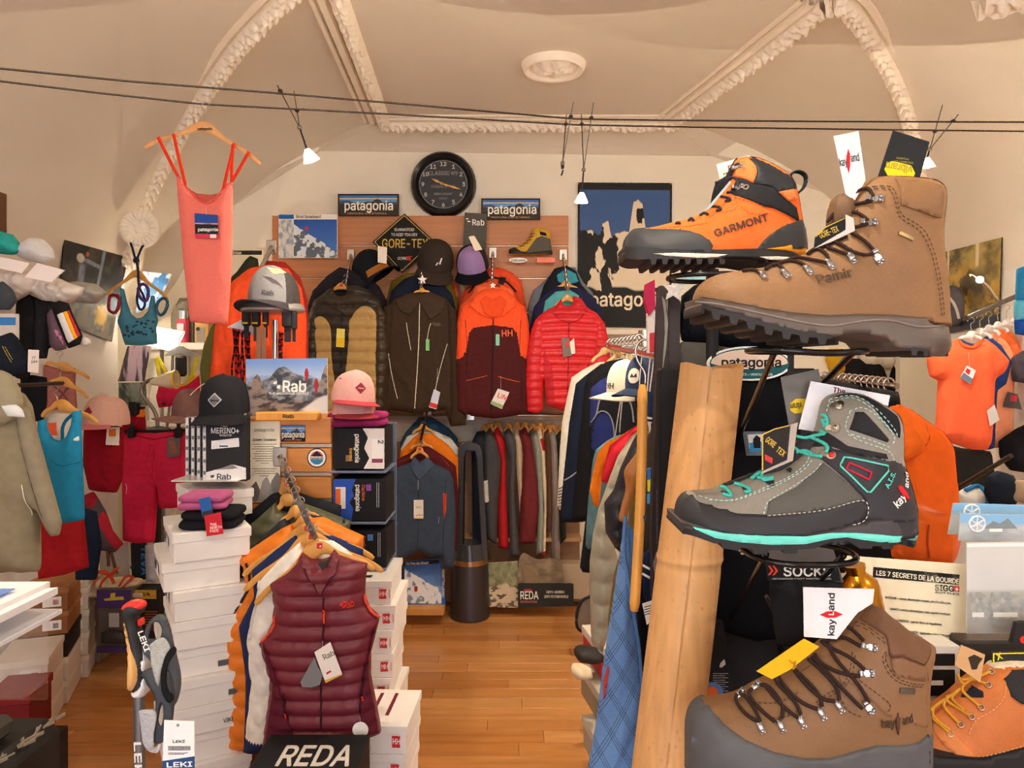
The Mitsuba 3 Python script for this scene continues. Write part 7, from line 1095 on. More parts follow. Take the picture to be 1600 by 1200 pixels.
k,g=garment('t_shirt','coral T-shirt with a hang tag, foremost at the right wall','T-shirt',3.1,[(1449,560),(1464,546),(1484,535),(1498,529),(1506,535),(1518,538),(1530,534),(1536,529),(1554,542),(1574,564),(1566,582),(1552,592),(1550,630),(1546,690),(1540,703),(1516,702),(1490,693),(1462,684),(1465,640),(1467,594),(1454,588)],'#f0653f',T=.05,fold=.02,cell=.008);part(k,'neck_rib',g.line([(1498,530),(1504,540),(1517,544),(1530,539),(1536,530)],.005,.002),'soft','#e0552f',True);part(k,'neck_lining',g.panel([(1500,530),(1506,536),(1518,540),(1530,535),(1535,530),(1518,527)],.002),'soft','#23345a',True);hangtag(k,g,[(1511,571),(1525,579),(1516,601),(1500,590)],'#dfe0e4',.01,cord=[(1513,550),(1515,574)],strips=[([(1506,582),(1520,592),(1516,601),(1500,590)],'#6f7a90'),([(1511,575),(1517,579),(1514,586),(1508,581)],'#d0343c')],label='white hang tag');hangtag(k,g,[(1542,642),(1554,632),(1562,656),(1547,666)],'#c9c4c0',.01)
k=thing('hang_card','dark card with a red badge below the peach T-shirt','tag');pl=front(3.29);part(k,'card',pl.slab([(1575,612),(1590,616),(1597,640),(1568,636)],0,.003),'card','#4a4648',False);part(k,'badge',pl.slab([(1580,617),(1590,618),(1588,628),(1578,626)],.003,.004),'card','#c8323a',False)
for i in range(6):x,y,Y=1517+14*i,520-5*i,3.1+.08*i;hanger(f'white plastic hanger, {NTH[i]} from the left on the right wall rail',Y,(x,y),(x-19+i,y+13),(x+19-i,y+14),(x,y-22),'#dcd6d0',mat='gloss',th=.6)
def forest(u,v):n=mikit.fbm(u*6,v*6,3,5);c=ramp(mikit.smoothstep(.3,.75,n),'#3a2f16','#a08a4a');y=mikit.smoothstep(.5,.62,mikit.fbm(u*9,v*9,8,3))*mikit.smoothstep(.35,.2,dr.abs(v-.5));c=c*(1-.6*y)+C3('#b58a1e')*(.6*y);t=mikit.smoothstep(.03,.02,dr.abs(u-.66))*mikit.smoothstep(.7,.75,v)+mikit.smoothstep(.02,.012,dr.abs(u-.2))*mikit.smoothstep(.6,.65,v);c=c*(1-t)+C3('#cdbb98')*t;d_=mikit.smoothstep(.2,.1,dr.sqrt(dr.square(u-.66)+dr.square((v-.45)*.6)));c=c*(1-.75*d_)+C3('#241c12')*(.75*d_);return c*mikit.smoothstep(.1,.14,v)+C3('#1c2430')*mikit.smoothstep(.14,.1,v)
printmat('print_forest',forest,.4)
poster('wall_poster','forest camp poster on the right wall behind the glowing bulb','poster',Plane((WR-.012,3.6,1.5),-90),[(1464,397),(1565,371),(1560,506),(1462,524)],'print_forest',.006,'#241e16')
k,g=garment('rucksack','dark grey rucksack hanging in front of the forest poster','rucksack',3.93,[(1476,500),(1478,458),(1486,446),(1500,452),(1510,472),(1506,495),(1494,510),(1480,508)],'#4a4448',T=.06);part(k,'strap',g.line([(1484,460),(1492,475),(1498,498)],.008,.006),'soft','#b5b0ac',True)
for i,(lab,o,cc,Y)in enumerate((('blue carded accessory at the upper right edge',[(1590,420),(1610,412),(1612,470),(1588,470)],'#2f7fae',2.3),('turquoise striped accessory at the right edge',[(1586,470),(1612,468),(1612,500),(1586,500)],'#5fb0c8',2.3),('royal blue knitted piece at the right edge',[(1586,500),(1612,500),(1612,525),(1588,522)],'#2450a0',2.3))):solo('carded_item',lab,'accessory',Relief(P(1600,460,Y),o,T=.02,R=.02).body(.01),'cloth',cc,True)
k=thing('lower_rail','dark slanting rail with hooks below the coral T-shirt','rail');part(k,'bar',rod(P(1500,760,2.7),P(1580,712,2.4),.008),'satin','#4a403a',40)
for i,(lab,o,cc,Y)in enumerate((('white and blue bag below the slanting rail',[(1498,770),(1520,758),(1545,762),(1560,790),(1500,800)],'#c9c6c0',2.5),('black helmet-like bag below the slanting rail',[(1540,770),(1545,745),(1560,736),(1578,742),(1586,765),(1580,790),(1550,790)],'#1d232e',2.4),('tan bag beside the black one',[(1575,780),(1585,752),(1612,750),(1612,790)],'#a08a70',2.35),('black trousers bundle at the right edge',[(1562,690),(1590,670),(1612,660),(1612,740),(1580,735),(1564,715)],'#191a1e',3.25),('dark grey sweater at the right edge',[(1582,560),(1600,548),(1612,550),(1612,600),(1584,596)],'#46414a',3.30))):
    k,g=garment('sports_bag' if 'bag' in lab and i<3 else 'clothing',lab,'bag' if i<3 else 'clothing',Y,o,cc,T=.06,fold=.03)
    if i==0:part(k,'handle',g.line([(1512,768),(1530,760),(1540,790)],.008,.004),'soft','#2f6fa8',True)
for i,(lab,o,cc,Y)in enumerate((('yellow rucksack seen under the large boot sole',[(1290,560),(1296,545),(1316,545),(1320,580),(1300,590)],'#c99a26',4.77),('black rucksack seen under the large boot sole',[(1318,575),(1330,560),(1372,562),(1384,590),(1380,610),(1320,605)],'#1b1b20',4.77),('white folded clothes behind the black rucksack',[(1340,552),(1380,548),(1400,560),(1392,575),(1345,572)],'#cfc8bc',4.76),('black bikini top on a hanger by the pale wall',[(1388,600),(1396,570),(1404,598),(1412,640),(1384,640)],'#141418',4.77))):garment('rucksack' if 'rucksack' in lab else 'clothing',lab,'rucksack' if 'rucksack' in lab else 'clothing',Y,o,cc,T=.06,fold=.03)
k=thing('chain_rail','rail crowded with chrome hanger hooks under the large boot','rail');part(k,'bar',rod(P(1285,590,2.6),P(1402,604,2.3),.010),'metal','#a89a90',40)
part(k,'hooks',[tube([P(1290+9*j,591+j,2.58-.025*j)+(.018*math.cos(a),0,.022*math.sin(a))for a in np.linspace(-.5,3.8,12)],.004,6)for j in range(12)],'metal','#c0b2a8',True,kind='stuff')
garment('dark_coats','black coats hanging under the crowded rail, behind the grey boot','coats',2.45,[(1255,610),(1300,594),(1400,612),(1402,700),(1396,880),(1255,900)],'#121216',T=.08)
solo('wall_panel','tall pale grey panel between the black goods and the coral T-shirt','panel',bx(.20,.06,1.5,.006,(P(1440,0,3.9)[0],3.95,.95)),'plaster','#b9b0a0',False)
garment('dark_clothes','dark clothes rail bundle under the coral T-shirts','clothing',3.3,[(1465,690),(1500,700),(1545,705),(1560,800),(1470,800)],'#2a2826',T=.06)
# ================================================================ the boots on the display stand
c=crop(1070,200,10/3);Y=.92
seam=[(50,880),(150,888),(300,915),(450,945),(600,965),(750,975),(900,968),(1080,972),(1200,985),(1356,992)]
top=[(52,880),(70,838),(100,800),(150,772),(220,757),(300,745),(380,735),(480,712),(560,680),(640,652),(700,620),(760,575),(800,510),(850,420),(905,330),(935,290),(962,270),(1000,262),(1100,264),(1200,270),(1290,285),(1325,310),(1336,345),(1326,450),(1316,550),(1322,640),(1340,750),(1352,900)]
low=[(48,900),(60,1080),(1362,1190),(1356,992)]
bt=thing('hiking_boot','large tan brown leather boot with a lettered side, standing highest and nearest on the right','boot')
U=Relief((0,Y,1.5),c(wigl(top,90)+[(x,y+45)for x,y in seam[::-1]]),T=.05,R=.075,extend=c(seam+[(1356,1250),(48,1250)]),disp=folds(.0035,22,22,3),smooth=3,back=.95)
BR='#8e6845'
part(bt,'upper',U.body(.006),'leather',BR,True)
part(bt,'collar',U.panel(c([(1095,262),(1130,400),(1220,430),(1300,465),(1328,470),(1338,330),(1326,308),(1285,284)]),.003,.006),'leather','#85603f',True,'padded collar')
part(bt,'tongue',Relief((0,Y+.004,1.5),c([(745,500),(752,440),(770,375),(800,350),(850,345),(890,400),(880,470),(830,560),(770,590)]),T=.03,R=.03).body(.006),'leather','#6e5138',True,'dark padded tongue')
MS=sole(U,Y,c(seam+[(1362,1190),(1280,1188),(1272,1165),(1180,1160),(1100,1150),(1060,1105),(960,1078),(880,1074),(780,1090),(640,1075),(480,1042),(300,985),(160,945),(48,925)]),c([(48,900),(60,1300),(1362,1300),(1356,992)]),.056)
part(bt,'midsole',MS.body(.008),'rubber','#6c6058',True,'grey brown midsole')
part(bt,'midsole_ridge',MS.line(c([(60,905),(300,945),(600,1010),(760,1030),(840,1020),(960,1003),(1100,1008),(1220,1035),(1356,1015)]),.0014,n=80),'rubber','#80736a',True)
edge_low=[(48,925),(160,962),(300,1000),(480,1055),(640,1088),(780,1098),(880,1085)]
OS=sole(U,Y,c([(48,905),(160,940),(300,975),(480,1030),(640,1062),(780,1078),(880,1074)]+teeth(edge_low,9,34)[::-1]),c([(48,905),(60,1300),(900,1300)]),.0585)
part(bt,'outsole',[OS.body(.008),sole(U,Y,c([(1065,1110),(1100,1135),(1362,1165)]+teeth([(1060,1150),(1362,1172)],5,24)[::-1]),c([(1065,1150),(1060,1300),(1362,1300)]),.0585).body(.008)],'rubber','#2f2d2d',30,'black lugged outsole')
part(bt,'stitching',[U.stitches(c(p),off=.0022)for p in([(930,312),(1060,305),(1090,330),(1112,420),(1140,465),(1210,505),(1260,565),(1300,680),(1325,820),(1342,980)],[(940,325),(1055,318),(1078,345),(1100,425),(1130,478),(1200,520),(1245,575),(1288,690),(1312,820),(1330,980)],[(1130,405),(1200,410),(1270,425),(1325,460)],[(800,590),(880,640),(960,660)],[(900,420),(880,510),(950,620)])],'leather','#5d4029',False,kind='stuff')
fit(bt,U,'lace_loop','loop',c([(400,765),(518,758),(638,738),(750,708),(864,674)]),[-70,-60,-60,-60,-65])
fit(bt,U,'lace_hook','hook',c([(1005,680),(968,493),(1000,370)]),[-60,0,-5])
LC='#3b2d27'
laces=[[(300,742),(360,738),(395,752)],[(420,735),(480,708),(520,748)],[(460,715),(540,690),(600,700),(635,725)],[(530,692),(580,672),(640,680),(740,700)],[(640,655),(690,628),(735,655),(750,695)],[(740,620),(800,640),(862,662)],[(780,590),(870,640),(940,660),(985,655)],[(870,545),(940,590),(995,650)],[(760,470),(850,432),(920,448),(955,482)],[(742,490),(820,408),(900,392),(975,378)],[(862,390),(900,332),(950,312),(985,358)],[(880,515),(930,505),(958,495)],[(700,622),(760,600),(850,560)]]
for l in laces:part(bt,'lace',U.line(c(l),.0021,.004,24),'cloth',LC,True,'dark brown laces')
part(bt,'lettering',U.write('Pamir',*c([(690,812)])[0],14,12,off=.002,bold=True,width=53),'leather','#5b4330',False)
part(bt,'side_badge',U.panel(c([(1122,536),(1195,572),(1190,588),(1114,552)]),.003,.003),'satin','#a08a5c',30,'small metal badge')
_,pl=card(bt,'hang_tag',Y-.012,c([(775,42),(905,15),(942,270),(885,380),(838,345)]),'#f1efee',label='white hang tag')
part(bt,'hang_tag_print',[pl.text('kay',*c([(806,200)])[0],12,10,.0009,.0004,True,12.5),pl.text('and',*c([(866,176)])[0],12,8,.0009,.0004,True,13)],'card','#55565a',False,kind='stuff')
part(bt,'hang_tag_emblem',pl.slab(c([(852,110),(862,140),(862,190),(855,236),(846,205),(842,150)]),.0008,.0014),'card','#d8262f',False)
_,pl=card(bt,'hang_tag',Y+.012,c([(1085,12),(1275,72),(1220,275),(1000,272)]),'#232529',label='black hang tag')
part(bt,'hang_tag_emblem',pl.slab(c([(1040,215),(1060,180),(1080,172),(1180,195),(1200,235),(1185,272),(1120,272),(1060,252)]),.0008,.0018),'card','#f2dc1e',False)
part(bt,'hang_tag_print',[pl.text('vibram',*c([(1190,200)])[0],12,-10,.0019,.0004,True,42,flip=True),pl.text('YOUR CONNECTION',*c([(1192,178)])[0],3,-6,.0009,.0003,False,30,flip=True),pl.text('TO EARTH',*c([(1170,158)])[0],3,-6,.0009,.0003,False,20,flip=True)],'card','#b4a63a',False,kind='stuff')
_,pl=card(bt,'hang_tag',Y-.045,c([(680,565),(730,515),(836,468),(838,530),(672,628)]),'#1d1c1c',label='black hang tag with gold rim')
part(bt,'hang_tag_print',[pl.text('GORE-TEX',*c([(706,576)])[0],9,22,.0009,.0004,True,31),pl.slab(c([(680,565),(684,568),(734,519),(834,472),(836,468),(730,515)]),.0008,.0012)],'card','#d9b84a',False,kind='stuff')
card(bt,'hang_tag_fold',Y-.046,c([(838,450),(880,470),(886,535),(770,590),(672,628),(838,530)]),'#d8d2c8')
c=crop(960,220,16/3);Y=1.2
seam=[(75,890),(100,884),(200,890),(400,905),(830,912),(1250,900),(1582,852)]
top=[(78,885),(92,815),(122,768),(160,745),(280,736),(420,705),(520,680),(620,655),(720,612),(790,560),(860,480),(920,400),(965,310),(985,200),(1012,165),(1060,156),(1130,150),(1200,165),(1300,210),(1400,270),(1470,340),(1492,400),(1512,480),(1532,600),(1562,750)]
bt=thing('hiking_boot','orange and black mountain boot with black rubber toe cap and a heel loop','boot')
U=Relief((0,Y,1.5),c(wigl(top,80)+[(x,y+62)for x,y in seam[::-1]]),T=.05,R=.065,extend=c(seam+[(1582,1200),(60,1200)]),disp=folds(.002,20,20,8),smooth=3,back=.95)
part(bt,'upper',*(lambda mc:(mc[0],'soft',mc[1]))(U.painted(.006,'#e86f35',[(c([(-40,1100),(-40,700),(180,728),(600,745),(790,830),(832,915),(832,1100)]),'#3b3c40'),(c([(1200,1100),(1200,895),(1400,715),(1545,678),(1700,700),(1700,1100)]),'#33343a'),(c([(1125,100),(1200,162),(1400,267),(1600,340),(1600,390),(1370,432),(1160,355)]),'#22252c')])),True,'orange suede upper')
BK='#2c2c30'
for nm,off,pts,col in(('toe_cap',.004,[(20,960),(30,890),(60,790),(120,735),(180,730),(420,733),(600,745),(720,780),(790,830),(832,960),(400,960),(200,950)],'#3b3c40'),('heel_counter',.003,[(1200,895),(1240,840),(1300,780),(1400,715),(1560,660),(1620,790),(1620,960),(1190,960)],'#33343a'),
        ('ankle_panel',.002,[(985,400),(1030,305),(1160,355),(1330,385),(1370,430),(1450,500),(1515,560),(1540,680),(1330,560),(1250,545),(1150,500),(1000,450),(950,425)],BK),('collar',.003,[(1125,145),(1200,162),(1300,207),(1400,267),(1475,340),(1495,405),(1370,432),(1330,385),(1160,355),(1190,260),(1180,210)],'#22252c')):
    part(bt,nm,U.panel(c(pts),off,.006,both=nm!='collar'),'rubber' if 'o' in nm[:2]or 'h' in nm[:1]else 'cloth',col,True)
part(bt,'ankle_flap',U.panel(c([(1050,158),(1110,150),(1150,175),(1180,210),(1190,260),(1160,350),(1010,290),(1020,215)]),.004,.005),'soft','#ea8048',True)
part(bt,'heel_tab',U.panel(c([(1370,425),(1490,405),(1520,490),(1450,502)]),.004,.005),'soft','#ea8048',True)
part(bt,'tongue',Relief((0,Y+.003,1.5),c([(825,430),(850,345),(930,300),(985,190),(1010,150),(1045,175),(1000,330),(960,420),(880,490),(800,550)]),T=.028,R=.03).body(.006),'cloth','#222227',True,'black tongue')
SO=sole(U,Y,c([(60,940),(72,890),(200,888),(400,900),(830,907),(1250,896),(1585,848),(1590,965),(1500,980),(1250,1012),(1100,985),(985,978)]+teeth([(300,985),(970,982)],7,45)[::-1]+[(200,990),(90,985)]),c([(60,940),(60,1300),(1590,1300)]),.056)
part(bt,'outsole',SO.body(.008),'rubber','#2e2c2d',30,'black lugged outsole')
lug=bx(.018,.022,.012,.002);z0=SO.w(SO.uv(*c([(600,1000)])[0]))[2]
part(bt,'lugs',[at(lug,mov(SO.w(SO.uv(*c([(x,1000)])[0]))[0],Y+y,z0+.003,15*(-1)**i))for i,x in enumerate(range(190,960,105))for y in(-.03,0,.03)],'rubber','#1d1c1d',False,kind='stuff')
part(bt,'midsole_stripe',[SO.panel(c(p),.001,.006)for p in([(320,940),(500,932),(950,945),(860,970),(700,975),(450,960)],[(1210,965),(1350,963),(1475,975),(1400,995),(1280,990)])],'rubber','#e6ddcf',True,'off white stripes')
part(bt,'heel_wedge',SO.panel(c([(1270,900),(1420,880),(1583,848),(1588,940),(1560,962),(1450,915)]),.0015,.006),'rubber','#e99a1c',True,'yellow wedge')
part(bt,'stitching',[U.stitches(c(p),off=.0012,L=.003,gap=.003,r=.0005)for p in([(420,720),(620,710),(780,680)],[(1000,470),(1150,520),(1330,580),(1520,680)],[(1000,480),(1010,560),(880,600)],[(1060,545),(1100,590),(1200,610),(1330,600)],[(1060,175),(1130,168),(1165,215),(1172,262),(1148,335)])],'cloth','#c05a2a',False,kind='stuff')
part(bt,'lettering',U.write('GARMONT',*c([(838,800)])[0],11,17,off=.001,bold=True,width=86),'rubber','#4a3128',False)
fit(bt,U,'lace_hook','hook',c([(1040,388),(1040,215)]),[10,20])
fit(bt,U,'lace_ring','ring',c([(1092,215),(1096,388)]),0)
laces=[[(515,690),(530,680),(545,690)],[(620,665),(640,645),(660,665)],[(715,620),(750,600),(780,615)],[(800,550),(850,545),(885,570),(850,580)],[(880,460),(930,470),(965,490),(925,500)],[(850,410),(930,320),(1000,305),(1030,380)],[(840,350),(900,330),(980,300)],[(940,430),(990,425)],[(985,260),(1010,200),(1045,190)]]
for l in laces:part(bt,'lace',U.line(c(l),.0021,.003,20),'cloth','#34333a',True,'black flecked laces')
ring=spline(np.array([(1475,330),(1462,300),(1490,265),(1540,260),(1588,290),(1592,350),(1560,410),(1510,445)]),40)
rp_=U.w(U.uv(*np.array(c(ring)).T));part(bt,'heel_loop',tube(rp_,.0085,8,flat=.22),'cloth','#2b3038',True,'black pull loop')
_,pl=card(bt,'price_tag',Y+.02,c([(850,195),(1128,120),(1128,160),(1000,320),(880,330)]),'#efe6d8',label='white paper price tag')
part(bt,'price_tag_print',[pl.text('199.1',*c([(905,262)])[0],6,-80,.0009,.0004),pl.text('F',*c([(948,250)])[0],8,10,.0009,.0004)],'card','#333333',False)
card(bt,'hang_tag',Y-.04,c([(965,330),(972,350),(800,560),(745,590)]),'#9fb2b8',label='grey hang tag seen edge on')
c=crop(1040,570,3.87);Y=.95
top=[(70,900),(76,850),(102,798),(142,774),(210,765),(300,757),(350,735),(430,708),(520,672),(600,655),(700,625),(780,565),(850,490),(910,420),(943,320),(968,222),(1010,185),(1080,170),(1150,172),(1220,200),(1310,250),(1390,310),(1405,370),(1406,480),(1416,590),(1450,700),(1490,850),(1496,930)]
bt=thing('hiking_boot','grey and black boot with turquoise laces and a turquoise sole stripe','boot')
U=Relief((0,Y,1.5),c(wigl(top,90)+[(1496,1000),(1130,1010),(1000,1025),(600,1040),(350,1030),(160,990),(66,940)]),T=.05,R=.068,extend=c([(66,930),(66,1400),(1500,1400),(1496,930)]),disp=folds(.002,22,22,5),smooth=3,back=.95)
part(bt,'upper',*(lambda mc:(mc[0],'leather',mc[1]))(U.painted(.005,'#8f897f',[(c([(-40,1100),(-40,740),(150,782),(200,830),(450,905),(800,897),(1190,820),(1300,850),(1300,1100)]),'#343336'),(c([(1195,1100),(1195,800),(1000,500),(1405,592),(1600,700),(1600,1100)]),'#36353a')])),True,'grey suede upper')
def pan(nm,pts,off,mat,col,lab=None,cell=.005):part(bt,nm,U.panel(c(pts),off,cell,both=nm in('toe_rand','heel_panel')),mat,col,True,lab)
pan('toe_rand',[(30,950),(40,860),(85,780),(150,775),(200,830),(320,870),(450,905),(610,915),(800,897),(1000,867),(1190,820),(1228,850),(1205,935),(1130,968),(1000,1005),(850,1035),(600,1040),(350,1025),(160,985)],.0035,'rubber','#343336','black rubber rand')
pan('textile_panel',[(612,912),(627,830),(800,740),(920,640),(960,595),(1195,800),(1190,822),(1000,867),(800,897)],.0022,'netting','#6d6a64','woven grey textile panel')
pan('heel_panel',[(940,565),(990,500),(1150,545),(1405,592),(1455,720),(1494,850),(1498,940),(1210,945),(1228,850),(1195,800),(1100,700)],.003,'rubber','#36353a')
pan('ankle_band',[(800,455),(1000,415),(1100,490),(1335,540),(1345,570),(1150,545),(1000,492),(860,500)],.001,'netting','#2e2d31')
pan('vent',[(1150,285),(1200,285),(1352,455),(1340,468),(1118,392)],.0016,'netting','#26272c','black mesh inset')
pan('collar',[(950,240),(1000,180),(1080,163),(1220,193),(1310,243),(1398,310),(1408,440),(1340,370),(1240,230),(1150,182),(1010,195),(965,300)],.0025,'cloth','#2a2a2e')
part(bt,'tongue',Relief((0,Y+.003,1.5),c([(770,480),(800,440),(870,425),(935,390),(945,440),(850,560),(700,650),(540,690),(330,750),(350,720),(560,640),(740,570)]),T=.03,R=.03).body(.006),'netting','#3a3a3c',True,'black tongue')
MS=sole(U,Y,c([(62,930),(160,975),(350,1018),(600,1035),(850,1030),(1000,1000),(1130,965),(1240,940),(1500,925),(1506,1068),(1300,1078),(1180,1062),(1100,1048),(1000,1058),(850,1090),(650,1095),(450,1080),(300,1055),(60,985)]),c([(60,980),(60,1400),(1506,1400)]),.058)
part(bt,'midsole',MS.body(.008),'rubber','#4a4649',True,'dark grey midsole')
part(bt,'midsole_stripe',MS.panel(c([(165,980),(300,1005),(500,1032),(850,1040),(1000,1018),(1150,1018),(1300,1028),(1507,1013),(1507,1067),(1300,1077),(1180,1060),(1100,1046),(1000,1056),(850,1087),(650,1092),(450,1077),(300,1052),(190,1005)]),.0016,.006),'rubber','#6fdfd0',True,'turquoise stripe')
OS=sole(U,Y,c([(60,985),(190,1000),(300,1048),(450,1074),(650,1090),(850,1085),(1000,1053),(1100,1044),(1180,1058),(1300,1074),(1507,1062)]+[(1505,1112),(1455,1112),(1445,1092),(1385,1094),(1375,1116),(1315,1116),(1305,1096),(1255,1096),(1245,1112),(1175,1112),(1100,1062),(1000,1070),(900,1112),(800,1118),(792,1142),(720,1142),(712,1122),(622,1122),(612,1148),(535,1146),(525,1115),(450,1105),(440,1125),(345,1110),(335,1075),(300,1082),(180,1040),(60,1000)]),c([(60,985),(60,1400),(1506,1400)]),.060)
part(bt,'outsole',OS.body(.008),'rubber','#29282a',30,'black lugged outsole')
TQ='#63d2c2'
part(bt,'stitching',[U.stitches(c(p),off=.0034)for p in([(200,790),(350,820),(480,790),(620,730),(760,670),(860,590),(880,540)],[(260,815),(420,815),(540,775),(680,720),(830,640),(900,560)],[(590,900),(610,830),(720,760),(900,640),(950,570)],[(985,210),(1080,185),(1160,195),(1260,260),(1380,400),(1390,430)],[(995,230),(1080,200),(1150,208),(1250,275),(1370,420)],[(1110,280),(1150,262),(1215,270),(1375,450),(1350,480)],[(1110,280),(1095,400),(1200,445),(1350,500)],[(1100,420),(1200,470),(1350,530),(1370,580)],[(985,210),(975,380),(1010,420)])],'cloth','#bfe6dd',False,kind='stuff')
part(bt,'stitching',U.stitches(c([(612,908),(800,893),(1000,863),(1190,818),(1215,850),(1200,930),(1120,965)]),off=.004),'cloth','#d9d5cb',False,kind='stuff')
part(bt,'side_emblem',U.line(c([(1060,600),(1082,558),(1120,562),(1230,585),(1345,610),(1348,640),(1290,710),(1240,770),(1218,768),(1130,680),(1058,612),(1060,600)]),.0013,.0048,sp=False),'card',TQ,True,'turquoise outline emblem')
part(bt,'side_emblem',[U.line(c(p),.0012,.0048,12,sp=False)for p in([(1108,590),(1245,650)],[(1092,628),(1230,694)],[(1112,590),(1094,628)],[(1245,650),(1230,694)])]+[U.line(c([(1112+k,592+k*.44),(1245,650)]),.0012,.0048,12)for k in(0,3)],'card','#d5213a',True,'red bars')
part(bt,'lettering',U.write('A.I.S.',*c([(1335,748)])[0],8,57,off=.0042,bold=True),'card',TQ,False)
part(bt,'lettering',[U.write('kay',*c([(1392,868)])[0],13,40,off=.003,bold=True,width=24),U.write('and',*c([(1452,745)])[0],10,68,off=.003,bold=True)],'card','#eceae6',False)
part(bt,'heel_emblem',U.panel(c([(1402,735),(1425,728),(1450,760),(1475,810),(1462,815),(1425,780)]),.0042,.004),'card','#d8262f',True,'red leaf emblem')
fit(bt,U,'lace_stud','stud',c([(1050,248),(1028,384),(985,545)]),[2,2,-10])
part(bt,'stud_cap',at(dome(.0042,.0034,18),U.frame(*c([(1002,546)])[0],0,.003)),'gloss','#d8262f',True,'red cap')
laces=[[(325,738),(360,742),(400,790),(350,780)],[(415,715),(470,730),(515,760),(480,770)],[(520,690),(580,650),(590,690),(650,690)],[(555,680),(620,685),(655,680)],[(790,430),(850,440),(920,425),(985,420),(940,400)],[(780,500),(830,530),(900,550),(955,556)],[(880,440),(960,470),(990,500),(975,530)],[(940,300),(975,310),(1000,350),(985,372)],[(945,330),(965,350),(980,378)],[(790,530),(850,520),(900,545)]]
for l in laces:part(bt,'lace',U.line(c(l),.0023,.0045,24),'cloth','#4fc4b4',True,'turquoise laces')
for p in([(370,770),(400,800),(380,802),(330,760)],[(480,740),(522,770),(500,780),(470,750)],[(600,690),(660,700),(655,735),(620,722)],[(735,610),(775,630),(765,655),(740,640)]):part(bt,'lace_keeper',U.panel(c(p),.004,.004),'rubber','#2b2b2d',30)
_,pl=card(bt,'hang_tag',Y-.05,c([(582,420),(660,385),(755,362),(735,575),(582,645)]),'#2a2523',label='black hang tag with gold rim')
part(bt,'hang_tag_print',[pl.text('GORE',*c([(598,460)])[0],9,-38,.0009,.0004,True,17),pl.text('TEX',*c([(662,520)])[0],9,-38,.0009,.0004,True,15),pl.slab(c([(582,640),(590,640),(590,425),(660,392),(748,370),(755,362),(660,385),(582,420)]),.0008,.0012)],'card','#d9b24a',False,kind='stuff')
part(bt,'hang_tag_emblem',pl.slab(c([(600,540),(648,565),(645,600),(600,575)]),.0008,.0013),'card','#c93a3a',False)
card(bt,'hang_tag_fold',Y-.049,c([(755,362),(800,348),(770,580),(582,660),(582,645),(735,575)]),'#b7aca0')
_,pl=card(bt,'hang_tag',Y+.015,c([(878,98),(1358,185),(1345,250),(1200,200),(950,260),(940,410),(803,388)]),'#efedf0',label='large white folded hang tag')
part(bt,'hang_tag_print',[pl.text('The',*c([(1008,165)])[0],8,-9,.0009,.0004,True),pl.slab(c([(930,250),(950,258),(948,285),(930,268)]),.0008,.0013)],'card','#77323a',False,kind='stuff')
_,pl=card(bt,'hang_tag',Y+.03,c([(695,75),(925,25),(945,130),(860,380),(745,365)]),'#77736d',label='grey hang tag with yellow shield')
part(bt,'hang_tag_emblem',pl.slab(c([(752,235),(790,205),(850,205),(840,290),(780,295),(755,275)]),.0008,.0016),'card','#e8c531',False)
part(bt,'hang_tag_print',pl.text('vibram',*c([(822,228)])[0],9,8,.0018,.0004,True,18,flip=True),'card','#514a2c',False)
c=crop(1060,910,4);Y=.98
rand=[(180,742),(220,830),(300,910),(430,1000),(600,1072),(800,1112),(960,1110),(1100,1072),(1250,1032),(1400,1032),(1520,1002),(1560,950)]
top=[(60,900),(82,810),(130,752),(200,735),(370,705),(470,650),(570,600),(700,535),(830,450),(910,370),(1000,320),(1080,232),(1120,180),(1170,132),(1220,130),(1280,180),(1350,230),(1450,310),(1560,370),(1578,410),(1562,470),(1545,560),(1540,660),(1540,750),(1556,860),(1560,950)]
bt=thing('hiking_boot','brown nubuck boot with thick grey rubber rand and dark laces, lowest on the right','boot')
U=Relief((0,Y,1.5),c(wigl(top,90)+[(1560,1240),(60,1240)]),T=.056,R=.08,extend=c([(60,900),(60,1500),(1560,1500),(1560,950)]),disp=folds(.004,20,20,11),smooth=3,back=.95)
part(bt,'upper',*(lambda mc:(mc[0],'leather',mc[1]))(U.painted(.006,'#84603f',[(c([(-40,1400),(-40,700),(130,748)]+rand+[(1700,950),(1700,1400)]),'#5a5a5d')])),True,'brown nubuck upper')
pan('toe_rand',[(20,900),(50,800),(120,735)]+rand+[(1562,1240),(60,1240)],.005,'rubber','#5a5a5d','grey rubber rand',.007)
OS=sole(U,Y,c([(110,1200),(300,1215),(500,1225),(900,1225),(1200,1190),(1540,1170),(1540,1330)]+teeth([(110,1280),(1540,1280)],12,40)[::-1]),c([(60,1120),(60,1600),(1562,1600)]),.062)
part(bt,'outsole',OS.body(.01),'rubber','#2c2b2c',30,'black lugged outsole')
pan('collar',[(1080,232),(1120,180),(1172,128),(1225,128),(1352,228),(1450,308),(1565,370),(1580,410),(1560,490),(1540,520),(1400,460),(1330,470),(1300,330),(1200,275)],.005,'leather','#704d36','dark padded collar')
pan('heel_patch',[(1330,475),(1400,470),(1545,520),(1548,600),(1400,590),(1345,560)],.003,'leather','#815c40')
pan('eyestay',[(1000,400),(1060,300),(1120,255),(1230,290),(1350,370),(1355,420),(1300,460),(1310,520),(1360,590),(1540,610),(1550,900),(1300,830),(1100,640),(1020,640)],.0018,'leather','#886343')
part(bt,'tongue',Relief((0,Y-.004,1.5),c([(470,668),(600,600),(720,545),(840,470),(930,400),(1040,330),(1060,420),(980,540),(860,620),(700,690),(520,760)]),T=.034,R=.05).body(.006),'leather','#6b4f36',True,'brown tongue')
